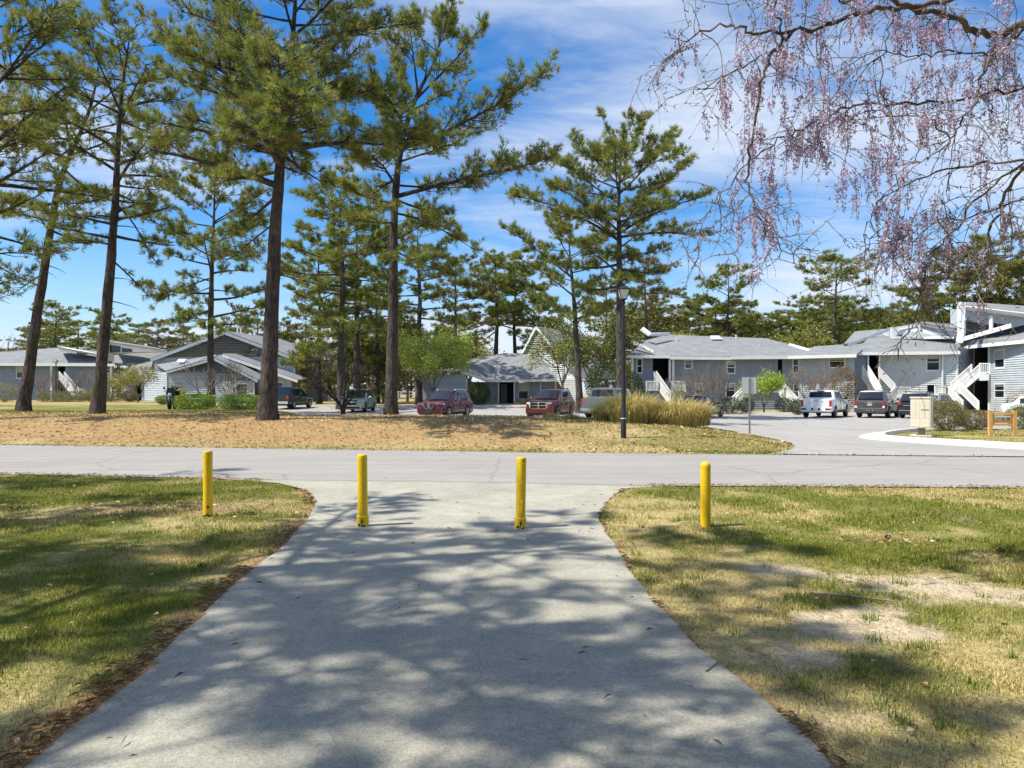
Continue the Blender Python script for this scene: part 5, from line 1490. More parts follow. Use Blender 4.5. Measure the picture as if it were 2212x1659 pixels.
# lime green tree before the low house, and the other broadleaf trees
bare_tree('leafy_tree', 'loose lime green young tree in front of the low house', G_(935, 66), 6, 2.0, .085, 4, 401, M_bark_pale, .60, trunk=1.4, leaves=(25000, .19, [tuple(np.array(c_) * 1.2) for c_ in YLG + LIME[:1]], .46))
bare_tree('leafy_tree', 'small round bright green tree before the condominium', G_(1650, 60), 5, 1.0, .05, 3, 402, M_bark_pale, .5, trunk=.6, leaves=(6500, .14, LIME, .27), shrink=.66)
bare_tree('leafy_tree', 'broad dark green tree between the white gable and the lamp post', G_(1285, 70), 6, 2.5, .11, 4, 403, M_bark_pale, .5, trunk=2.0, leaves=(15000, .20, DKG + OLV[:2] + YLG[:1], .45))
bare_tree('leafy_tree', 'tree with yellow green leaves at the edge of the white gable', G_(1215, 72), 5, 2.1, .09, 4, 404, M_bark_pale, .5, trunk=2.2, leaves=(4500, .19, YLG + OLV, .40))
bare_tree('leafy_tree', 'fresh green tree above the roof left of the white fin', G_(1900, 100), 5, 2.7, .14, 4, 405, M_bark_pale, .5, trunk=3.0, leaves=(6500, .34, LIME, .75))
bare_tree('leafy_tree', 'olive shrub-like tree before the left corner of the gabled house', G_(298, 74), 5, 1.3, .07, 4, 406, M_bark_pale, .55, trunk=.4, leaves=(5200, .15, [(.30, .28, .07), (.22, .22, .06), (.36, .31, .10)], .32), shrink=.70)
bare_tree('leafy_tree', 'second olive shrub-like tree beside the second trunk', G_(238, 76), 4, 1.0, .06, 3, 407, M_bark_pale, .6, trunk=.3, leaves=(2600, .15, [(.28, .26, .08), (.20, .2, .06)], .3))
bare_tree('leafy_tree', 'mixed green undergrowth tree behind the green car', G_(800, 84), 5, 2.2, .10, 4, 408, M_bark_pale, .5, trunk=1.5, leaves=(6500, .24, OLV + DKG, .55))
bare_tree('leafy_tree', 'dull green tree just left of the trunk by the red car', G_(828, 78), 4, 2.0, .10, 4, 409, M_bark_pale, .45, trunk=1.5, leaves=(6000, .22, DKG + OLV + YLG[:1], .5))
bare_tree('leafy_tree', 'brownish thin tree at the right edge of the gabled house', G_(690, 88), 4, 2.0, .09, 4, 410, M_bark_pale, .5, trunk=1.0, leaves=(2600, .22, RUS + OLV, .6))
bare_tree('leafy_tree', 'olive tree between the tall trunk and the lime tree', G_(880, 88), 5, 2.3, .10, 4, 411, M_bark_pale, .5, trunk=1.5, leaves=(6000, .24, OLV + DKG, .55))

for xv, D_, sd, cl_, lab in ((1452, 104, 451, YLG, 'yellow green broadleaf tree above the left end of the long grey roof'), (1618, 106, 452, OLV + YLG, 'olive broadleaf tree above the middle of the long grey roof'),
                        (1735, 102, 453, YLG + OLV, 'yellow green broadleaf tree above the right end of the long grey roof'), (1985, 98, 454, OLV + LIME, 'green broadleaf tree just left of the white fin, behind the roof'),
                        (1012, 100, 455, YLG + OLV, 'yellow green broadleaf tree behind the low house roof'), (560, 112, 456, OLV + RUS, 'olive broadleaf tree behind the gabled house')):
    bare_tree('leafy_tree', lab, G_(xv, D_), 5, 2.6, .14, 4, sd, M_bark_pale, .5, trunk=2.6, leaves=(5200, .36, cl_, .8), group='broadleaf trees behind the houses')
# leafless trees
g = U(740, 892)
bare_tree('bare_tree', 'dark bare tree with forked trunk standing before the green car', Vector((x_at(740, 39), 39, H(x_at(740, 39), 39))), 5, 1.25, .085, 5, 421, M_bark, .95, fork=3, spread=.42, up=.05, trunk=.85, shrink=.74)
bare_tree('bare_tree', 'leafless grey tree arching over the left hedge', Vector((x_at(462, 46), 46, H(x_at(462, 46), 46))), 5, 1.1, .055, 5, 422, M_bark_pale, .75, fork=3, spread=.42, up=.1, shrink=.74)
bare_tree('bare_tree', 'leafless tree right of the pine behind the hedges', Vector((x_at(502, 52), 52, H(x_at(502, 52), 52))), 5, 1.1, .05, 5, 423, M_twig, .55, fork=3, spread=.4, shrink=.74)
for xv, D_, L, sd, lab, mt, ns in ((1484, 58, 1.15, 431, 'pale bare crape myrtle with knobby trunk, left one of the pair', M_twig, 6), (1541, 58, 1.35, 432, 'dark grey bare crape myrtle fanning out like a vase', M_bark_pale, 9),
                           (1757, 60, 1.3, 433, 'reddish brown bare crape myrtle behind the white pickup', M_twig, 9), (128, 86, 1.2, 434, 'bare grey shrub by the stair of the long house', M_bark_pale, 7), (172, 84, 1.2, 435, 'bare twiggy shrub right of the stair of the long house', M_bark_pale, 7),
                           (92, 88, 1.1, 436, 'bare brown shrub just right of the leaning trunk', M_twig, 6)):
    bare_tree('crape_myrtle' if xv > 1000 else 'bare_shrub', lab, G_(xv, D_), ns, L, .05, 5, sd, mt, .42, fork=3, spread=.30, up=.22, shrink=.74, cat='tree' if xv > 1000 else 'shrub',
              leaves=(500, .10, RUS, .15) if xv == 1757 else None)
for xv, D_, sd, lab in ((432, 120, 441, 'pale bare tree on the skyline left of the gable'), (360, 124, 442, 'pale bare tree behind the front wing roof'), (712, 108, 443, 'grey bare tree between gabled house and far fence'), (668, 112, 444, 'grey bare tree right of the gable'), (-2, 110, 445, 'bare tree at the left edge of the view'), (770, 104, 446, 'grey bare tree behind the pale trunk')):
    bare_tree('bare_tree', lab, G_(xv, D_), 4, 2.6, .12, 5, sd, M_bark_pale, .4, fork=3, spread=.36, up=.16, trunk=2.0, shrink=.74)

# dry ornamental grass on the bank
def reed_clump(label, loc, rx_, ry_, h, n, seed, cols, wid=.02):
    rg = np.random.default_rng(seed)
    r = empty('ornamental_grass', loc, label, 'ornamental grass')
    a = rg.uniform(0, 6.28, n); q = np.sqrt(rg.uniform(0, 1, n))
    b = np.stack([np.cos(a) * rx_ * q * .8, np.sin(a) * ry_ * q * .8, np.zeros(n)], 1)
    out = unit(np.stack([np.cos(a) * (.25 + q) + rg.normal(0, .6, n), np.sin(a) * (.25 + q) + rg.normal(0, .6, n), np.zeros(n)], 1))
    hh = h * rg.uniform(.55, 1.1, n) * (1 - .25 * q ** 2)
    reach = hh * rg.uniform(.2, .75, n); droop = rg.uniform(.1, .7, n) * hh
    side = np.cross(out, np.array([0, 0, 1.0])); K = 5
    Vs = []
    for i in range(K):
        t = i / (K - 1)
        p = b + out * (reach * t ** 1.5)[:, None]; p[:, 2] += hh * (1.25 * t) - droop * t ** 3 - hh * .25 * t * t
        p[:, 2] = np.maximum(p[:, 2], .02 * (i > 0))
        w = wid * (1 - t) ** .6 + .002
        Vs += [p - side * w / 2, p + side * w / 2]
    V = np.stack(Vs, 1).reshape(-1, 3)
    base = (np.arange(n) * 2 * K)[:, None]
    Fc = np.concatenate([np.concatenate([base + 2*i, base + 2*i+1, base + 2*i+3, base + 2*i+2], 1) for i in range(K - 1)])
    c = np.array(cols)[rg.integers(0, len(cols), n)] * rg.uniform(.7, 1.25, (n, 1))
    o = link('foliage', raw_mesh('foliage', V, Fc, M_straw, col=np.repeat(c, 2 * K, 0)), r); o['kind'] = 'stuff'
STR = [(.70, .57, .25), (.60, .48, .20), (.76, .65, .34), (.46, .35, .15), (.38, .40, .12)]
reed_clump('tall straw coloured ornamental grass, the main mass right of the lamp post', G_(1462, 29), 1.65, 1.1, 1.45, 5200, 501, STR)
reed_clump('straw coloured ornamental grass around the foot of the lamp post', G_(1362, 29), 1.05, .9, 1.7, 3200, 502, STR + [(.28, .34, .08)])
reed_clump('small dry tuft at the left end of the ornamental grass', G_(1306, 30), .6, .6, 1.1, 1100, 503, STR + [(.25, .30, .09), (.25, .30, .09)])
for xv, D_, sd, rr, lab in ((1232, 31, 504, .5, 'weedy dry tuft before the dark red square nosed car'), (1190, 32, 505, .45, 'thin weeds below the bumper of the dark red square nosed car')):
    reed_clump(lab, G_(xv, D_), rr, rr, .34, 260, sd, STR + [(.2, .28, .07)])

# ------------------------------------------------------------------ bollards
def bollard(label, xv, base_y, top_y, D, rad, cap, tilt=0.0, sleeve=False, handle=False, holes=False):
    x = x_at(xv, D); h = (base_y - top_y) / F * D
    r = empty('bollard', (x, D, 0.0), label, 'bollard', 'yellow bollards across the path')
    r.rotation_euler = (0, R(tilt), 0)
    if cap == 'flat': prof = [(rad, -.05), (rad, h - .022), (rad * .97, h - .010), (rad * .88, h - .002), (rad * .6, h)]
    else: prof = [(rad, -.05), (rad, h - .05)] + [(rad * math.cos(t_), h - .05 + .05 * math.sin(t_)) for t_ in np.linspace(.15, 1.5, 7)]
    prof = prof[:1] + [(rad, z) for z in np.linspace(0, h - .09, 8)] + prof[1:]
    link('pipe', raw_mesh('pipe', *(lambda m: (m.v, m.f))(MB().lathe(prof, 28)), M_yellow, smooth_shade=True, sharp=40), r)
    MB().lathe([(rad * 1.012, h - .075), (rad * 1.02, h - .068), (rad * 1.012, h - .06)], 28, cap=False).build('weld_ring', M_yellow, r, True)
    if sleeve:
        sl = MB().lathe([(rad * 1.18, -.03), (rad * 1.18, .128), (rad * 1.02, .133)], 24).build('sleeve', M_yellow, r, True, smooth_shade=True, sharp=40)
        for a, z, w_, hh in ((-1.9, .03, .05, .03), (-1.2, .015, .04, .022), (-1.5, .07, .022, .03)):
            M = Matrix.Rotation(a, 4, 'Z')
            MB().box(rad * 1.15, rad * 1.19 + .001, -w_ / 2, w_ / 2, z - hh / 2, z + hh / 2, M).build('rust_patch', M_rust, sl, True)
        M = Matrix.Rotation(-1.75, 4, 'Z')
        MB().box(rad * 1.17, rad * 1.17 + .012, -.006, .006, .02, .125, M).build('hasp', M_yellow, r, True)
        MB().box(rad * 1.0, rad * 1.55, -.05, -.01, .112, .125, Matrix.Rotation(2.9, 4, 'Z')).build('hasp', M_yellow, r, True)
    if handle:
        pts = [(0, 0, .19), (0, -.03, .195), (0, -.042, .21), (0, -.042, .33), (0, -.03, .345), (0, 0, .35)]
        pts = [(.012 + p[0], -rad * .93 + p[1], p[2]) for p in pts]
        v, f = tube(pts, [.0065] * 6, 8); link('handle', raw_mesh('handle', v, f, M_yellow, smooth_shade=True), r)
        v, f = tube([(.01, -rad * 1.15, .07), (.015, -rad * 1.35, .03), (.0, -rad * 1.9, .006)], [.006] * 3, 6); link('latch', raw_mesh('latch', v, f, M_galv), r)
    if holes:
        for a, z, q in ((-1.15, .135, .016), (-1.35, .03, .02)):
            M = Matrix.Rotation(a, 4, 'Z') @ Matrix.Translation((rad - .003, 0, z)) @ Matrix.Rotation(R(90), 4, 'Y')
            MB().lathe([(q, 0), (q, .005)], 14, M).build('bolt_hole', M_rust, r, True)
        MB().lathe([(rad * 1.004, -.04), (rad * 1.004, .028)], 28, cap=False).build('chipped_base', M_rust, r, True)
    if handle:
        M = Matrix.Rotation(-1.2, 4, 'Z') @ Matrix.Translation((rad - .003, 0, h - .035)) @ Matrix.Rotation(R(90), 4, 'Y')
        MB().lathe([(.010, 0), (.010, .005)], 12, M).build('bolt_hole', M_rust, r, True)
    return r
bollard('olive yellow bollard standing in the left turf', 449, 1116, 974, 9.45, .060, 'flat', holes=True)
bollard('yellow bollard with a sleeved base at the left side of the path', 784, 1137, 982, 8.76, .061, 'flat', -.6, sleeve=True)
bollard('slightly tilted yellow bollard with a handle on its front in the path', 1124, 1142, 988, 8.62, .059, 'flat', 1.0, sleeve=True, handle=True)
bollard('bright yellow dome topped bollard in the right turf', 1524, 1140, 998, 8.70, .061, 'dome')

# ------------------------------------------------------------------ lamp posts
def lamp_post(label, g, h, dia, full=True):
    r = empty('lamp_post', g, label, 'lamp post')
    rd = dia / 2
    MB().lathe([(rd * 1.12, -.1), (rd * 1.12, .5), (rd, .52), (rd * .8, h * .55), (rd * .55, h - .78), (rd * .5, h - .66)], 16).build('pole', M_blackmetal, r, True, smooth_shade=True, sharp=40)
    MB().lathe([(rd * 1.16, .62), (rd * 1.16, .65)], 16).build('white_band', M_white, r, True)
    MB().lathe([(rd * .5, h - .68), (.075, h - .60), (.035, h - .56), (.09, h - .50)], 12).build('neck', M_blackmetal, r, True, smooth_shade=True)
    hd = MB()
    a0, a1, z0, z1 = .085, .165, h - .50, h - .21
    for sx_, sy_ in ((1, 1), (1, -1), (-1, 1), (-1, -1)): hd.bar((a0 * sx_, a0 * sy_, z0), (a1 * sx_, a1 * sy_, z1), .022, .022)
    hd.box(-a0 - .012, a0 + .012, -a0 - .012, a0 + .012, z0 - .015, z0 + .004)
    hd.box(-a1 - .03, a1 + .03, -a1 - .03, a1 + .03, z1, z1 + .028)
    hd.build('lantern_frame', M_blackmetal, r, True)
    for k in range(4):
        M = Matrix.Rotation(R(90 * k), 4, 'Z')
        MB().prism([M @ Vector(p) for p in ((-a0 + .01, -a0 - .003, z0 + .006), (a0 - .01, -a0 - .003, z0 + .006), (a1 - .01, -a1 - .003, z1 - .002), (-a1 + .01, -a1 - .003, z1 - .002))], .006).build('lens', M_lens, r, True)
    q = math.sqrt(2)
    MB().lathe([((a1 + .012) * q, z1 + .03), (.125 * q, z1 + .085), (.10 * q, z1 + .115), (.04 * q, z1 + .125)], 4, Matrix.Rotation(R(45), 4, 'Z')).build('lantern_cap', M_blackmetal, r, True)
    MB().lathe([(.05, z1 + .124), (.05, z1 + .17), (.065, z1 + .172), (.065, z1 + .195), (.02, z1 + .21)], 10).build('photocell', M_blackmetal, r, True)
gl = U(1347, 947)
lamp_post('tall black lamp post with square lantern at the edge of the bank', gl, z_at(612, gl.y) - gl.z, .155)
gl2 = G_(121, 80)
lamp_post('small dark lamp post on the lawn of the long house', gl2, z_at(776, 80) - gl2.z, .16)

# ------------------------------------------------------------------ road sign seen from behind
gs_ = U(1619, 937)
r = empty('road_sign', gs_, 'back of a metal road sign on a steel post beside the lot entrance', 'road sign')
Ds = gs_.y; hs = z_at(815, Ds) - gs_.z
m = MB(); w = .045
m.box(-.03, .03, -.004, .004, -.2, hs); m.box(-.034, -.028, -.03, .004, -.2, hs); m.box(.028, .034, -.03, .004, -.2, hs)
m.build('post', M_galv, r, True)
xs0, xs1 = x_at(1603, Ds) - gs_.x, x_at(1634, Ds) - gs_.x
v = []
MB().prism([(xs0, .008, hs - .66), (xs1, .008, hs - .66), (xs1, .008, hs), (xs0, .008, hs)], .004).build('plate', M_signback, r, True)
for zz in (hs - .1, hs - .56):
    MB().box(-.012, .012, -.012, .012, zz - .012, zz + .012).build('bolt', M_galv, r, True)

# ------------------------------------------------------------------ mailbox cabinet
gm = U(1991, 942); Dm = gm.y
r = empty('mailbox_cabinet', gm, 'beige cluster mailbox cabinet on a short pedestal at the kerbed corner', 'mailbox', rz=R(-40))
k_ = Dm / 30.0
W_, T_, Hb, z0 = .74 * k_, .56 * k_, 1.27 * k_, .36 * k_
MB().box(-W_ / 2, W_ / 2, -T_ / 2, T_ / 2, z0, z0 + Hb - .03).build('cabinet', M_box, r, True)
MB().box(-W_ / 2 - .025, W_ / 2 + .025, -T_ / 2 - .03, T_ / 2 + .02, z0 + Hb - .028, z0 + Hb + .03).build('top_cap', M_box, r, True)
MB().box(-.11, .11, -.11, .11, 0.05, z0).build('pedestal', M_brown, r, True)
MB().box(-.40, .40, -.40, .40, -.06, .045).build('pad', M_conc, r, True)
for c in (0, 1):
    x0 = -W_ / 2 + .035 + c * (W_ / 2 - .02); x1 = x0 + W_ / 2 - .055
    zt_ = z0 + Hb - .09; dh = .098 * k_
    for i in range(8):
        zz = zt_ - i * dh
        if c == 1 and i == 4:
            MB().box(x0, x1, -T_ / 2 - .012, -T_ / 2 + .002, zz - dh + .012, zz - .004).build('outgoing_door', M_boxdoor, r, True)
            MB().box(x0 + .01, x1 - .01, -T_ / 2 - .016, -T_ / 2 - .0125, zz - .045, zz - .016).build('mail_slot', M_trimblack, r, True); continue
        d_ = MB().box(x0, x1, -T_ / 2 - .012, -T_ / 2 + .002, zz - dh + .012, zz).build('mailbox_door', M_boxdoor, r, True)
        MB().box((x0 + x1) / 2 - .012, (x0 + x1) / 2 + .012, -T_ / 2 - .017, -T_ / 2 - .0125, zz - .05, zz - .03).build('lock', M_galv, d_, True)
    zz = zt_ - 8 * dh
    d_ = MB().box(x0, x1, -T_ / 2 - .012, -T_ / 2 + .002, z0 + .04, zz).build('parcel_door', M_boxdoor, r, True)
    MB().box((x0 + x1) / 2 - .012, (x0 + x1) / 2 + .012, -T_ / 2 - .017, -T_ / 2 - .0125, (z0 + zz) / 2, (z0 + zz) / 2 + .024).build('lock', M_galv, d_, True)

# ------------------------------------------------------------------ wooden sign
gp_ = U(2165, 943); Dp = gp_.y
r = empty('wooden_sign', gp_, 'low cedar sign with two posts, two rails and a dark lettered panel', 'sign', rz=R(-6))
sc = Dp / 30.0
hw = mpx(24.5, Dp)
for sgn in (-1, 1): MB().box(sgn * hw - .065, sgn * hw + .065, -.065, .065, -.2, 1.09 * sc).build('post', M_wood, r, True)
for zz in (.97, .50): MB().box(-hw + .067, hw - .067, -.045, .045, (zz - .045) * sc, (zz + .045) * sc).build('rail', M_wood, r, True)
pn = MB().box(-hw + .10, hw - .10, -.02, .025, .57 * sc, .90 * sc).build('board', M_wood, r, True)
for q in ((-hw + .10, hw - .10, .87, .90), (-hw + .10, hw - .10, .57, .60), (-hw + .10, hw - .10, .665, .69)): MB().box(q[0], q[1], -.035, -.021, q[2] * sc, q[3] * sc).build('moulding', M_wood, pn, True)
MB().box(-hw + .16, hw - .16, -.028, -.0205, .695 * sc, .865 * sc).build('panel', M_signpanel, pn, True)
MB().box(-hw + .16, hw - .16, -.0315, -.0285, .815 * sc, .865 * sc).build('name_strip', M_plate, pn, True)
def text(name, body, size, mat, parent, loc, rot, ext=.002):
    c = bpy.data.curves.new(name, 'FONT'); c.body = body; c.size = size; c.extrude = ext; c.align_x = 'CENTER'; c.align_y = 'CENTER'
    c.materials.append(mat)
    tmp = bpy.data.objects.new('tmp', c); COL.objects.link(tmp)
    dg = bpy.context.evaluated_depsgraph_get(); me = bpy.data.meshes.new_from_object(tmp.evaluated_get(dg))
    bpy.data.objects.remove(tmp); me.materials.clear(); me.materials.append(mat); me.name = name
    o = link(name, me, parent, loc); o.rotation_euler = rot; o['kind'] = 'stuff'
    return o
text('lettering', 'BLDG 10 - 7', .13 * sc, M_plate, pn, (0, -.031, .752 * sc), (R(90), 0, 0))
# ------------------------------------------------------------------ vehicles; local axes: x forward, y to the car's left, z up
def section(st, x):
    xs = [s[0] for s in st]
    return [float(np.interp(x, xs, [s[i] for s in st])) for i in range(1, 6)]

def car_body(root, st, z0, mat, name='body'):
    xs = sorted(set([s[0] for s in st] + list(np.linspace(st[0][0], st[-1][0], 22))))
    ring = []
    for x in xs:
        wl, wb, zb_, wt, zt = section(st, x)
        zb_ = min(zb_, zt - .01)
        ring.append([(x, 0, z0), (x, wl * .90, z0), (x, wl, z0 + .10), (x, wl * 1.01, (z0 + zb_) / 2 + .05), (x, wb, zb_ - .05), (x, wb * .975, zb_),
                     (x, wt + (wb * .975 - wt) * .12, zb_ + (zt - zb_) * .86), (x, wt * .93, zt - .008 * (zt - zb_ > .05)), (x, wt * .5, zt + .015), (x, 0, zt + .02)])
    k = len(ring[0]); v = []; f = []
    for rg_ in ring:
        v += rg_ + [(p[0], -p[1], p[2]) for p in rg_[1:-1]][::-1]
    m = 2 * k - 2
    for i in range(len(xs) - 1):
        for j in range(m):
            a, b = i * m + j, i * m + (j + 1) % m
            f.append((a, a + m, b + m, b))
    f.append(tuple(range(m - 1, -1, -1))[::-1]); f.append(tuple((len(xs) - 1) * m + j for j in range(m))[::-1])
    me = raw_mesh(name, v, f, mat, smooth_shade=True, sharp=32)
    import bmesh
    bm = bmesh.new(); bm.from_mesh(me); bmesh.ops.recalc_face_normals(bm, faces=bm.faces); bm.to_mesh(me); bm.free()
    return link(name, me, root)

def side_glass(root, st, x0, x1, t0, t1, cut0=0.0, cut1=0.0, name='side_window'):
    """a pane on each side between the belt and the roof; cut0/cut1 slant its rear/front ends"""
    for sg in (1, -1):
        v = []; f = []; n = 5
        for i in range(n):
            for t in (t0, (t0 + t1) / 2, t1):
                a = x0 + cut0 * (t - t0) / (t1 - t0); b = x1 - cut1 * (t - t0) / (t1 - t0)
                x = a + (b - a) * i / (n - 1)
                wl, wb, zb_, wt, zt = section(st, x)
                y = wb * .975 + (wt + (wb * .975 - wt) * .12 - wb * .975) * t / .86
                v.append((x, sg * (y + .012), zb_ + (zt - zb_) * t))
        for i in range(n - 1):
            for j in range(2):
                a = i * 3 + j; q = (a, a + 3, a + 4, a + 1); f.append(q if sg < 0 else q[::-1])
        link(name, raw_mesh(name, v, f, M_glass, smooth_shade=True), root)

def cross_glass(root, xlo, zlo, wlo, xhi, zhi, whi, bulge, name, out=.014):
    v = []; f = []; n = 7
    d = Vector((xhi - xlo, 0, zhi - zlo)); nrm = Vector((d.z, 0, -d.x)).normalized()
    if name == 'rear_window': nrm = -nrm
    if (name == 'windscreen') != (nrm.x > 0): nrm = -nrm
    for i in range(n):
        q = -1 + 2 * i / (n - 1)
        for t in (0, .5, 1):
            x = xlo + (xhi - xlo) * t; z = zlo + (zhi - zlo) * t; w = wlo + (whi - wlo) * t
            b = bulge * (1 - q * q) + out
            v.append((x + nrm.x * b, q * w, z + nrm.z * b))
    for i in range(n - 1):
        for j in range(2):
            a = i * 3 + j; f.append((a, a + 3, a + 4, a + 1))
    me = raw_mesh(name, v, f, M_glass, smooth_shade=True)
    link(name, me, root)
    return me

def wheel(root, x, y, rad, wid, rimf=.66, spokes=5):
    sg = 1 if y > 0 else -1
    w = bpy.data.objects.new('wheel', None); w.empty_display_size = .1; COL.objects.link(w); w.parent = root; w.location = (x, y, rad)
    M = Matrix.Rotation(R(-90 * sg), 4, 'X')
    prof = [(rad * rimf, -wid / 2), (rad * .93, -wid / 2), (rad, -wid * .34), (rad, wid * .34), (rad * .93, wid / 2), (rad * rimf, wid / 2)]
    link('tyre', raw_mesh('tyre', *(lambda m: (m.v, m.f))(MB().lathe(prof, 22, M)), M_rubber, smooth_shade=True, sharp=40), w)
    m = MB(); m.lathe([(rad * rimf * .98, wid * .5), (rad * rimf * .98, wid * .53), (rad * rimf * .88, wid * .53), (rad * rimf * .86, wid * .40)], 20, M, cap=False)
    m.lathe([(rad * .13, wid * .38), (rad * .13, wid * .54), (rad * .05, wid * .56)], 10, M)
    for i in range(spokes):
        a = 6.283 * i / spokes
        p = M @ Vector((math.cos(a) * rad * .1, math.sin(a) * rad * .1, wid * .50)); q = M @ Vector((math.cos(a) * rad * rimf * .92, math.sin(a) * rad * rimf * .92, wid * .47))
        m.bar(p, q, rad * .13, rad * .13)
    link('rim', raw_mesh('rim', m.v, m.f, M_rim), w)
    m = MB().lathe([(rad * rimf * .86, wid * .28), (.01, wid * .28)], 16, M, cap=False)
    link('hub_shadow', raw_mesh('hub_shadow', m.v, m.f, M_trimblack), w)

def arch(root, x, y, rad, flare=None):
    sg = 1 if y > 0 else -1
    M = Matrix.Translation((x, y, rad)) @ Matrix.Rotation(R(-90 * sg), 4, 'X')
    m = MB(); n = 20; v = []
    for i in range(n + 1):
        a = math.pi * (-.08 + 1.16 * i / n)
        v.append(M @ Vector((math.cos(a) * rad * 1.15, -sg * 0 - math.sin(a) * rad * 1.15 * (1 if sg > 0 else -1) * 1.0, 0)))
    # keep the arch above the axle whichever side it is on
    v = [Vector((p.x, p.y, rad + abs(p.z - rad) if True else p.z)) for p in v]
    v = v + [Vector((v[-1].x, y, .22)), Vector((v[0].x, y, .22))]
    if sg > 0: v = v[::-1]
    MB().prism(v, .03).build('wheel_arch', M_trimblack, root, True)
    if flare:
        for i in range(n):
            pass

def lamp_box(root, name, mat, pts, thick=.03):
    return MB().prism([Vector(p) for p in pts], -thick).build(name, mat, root, True)

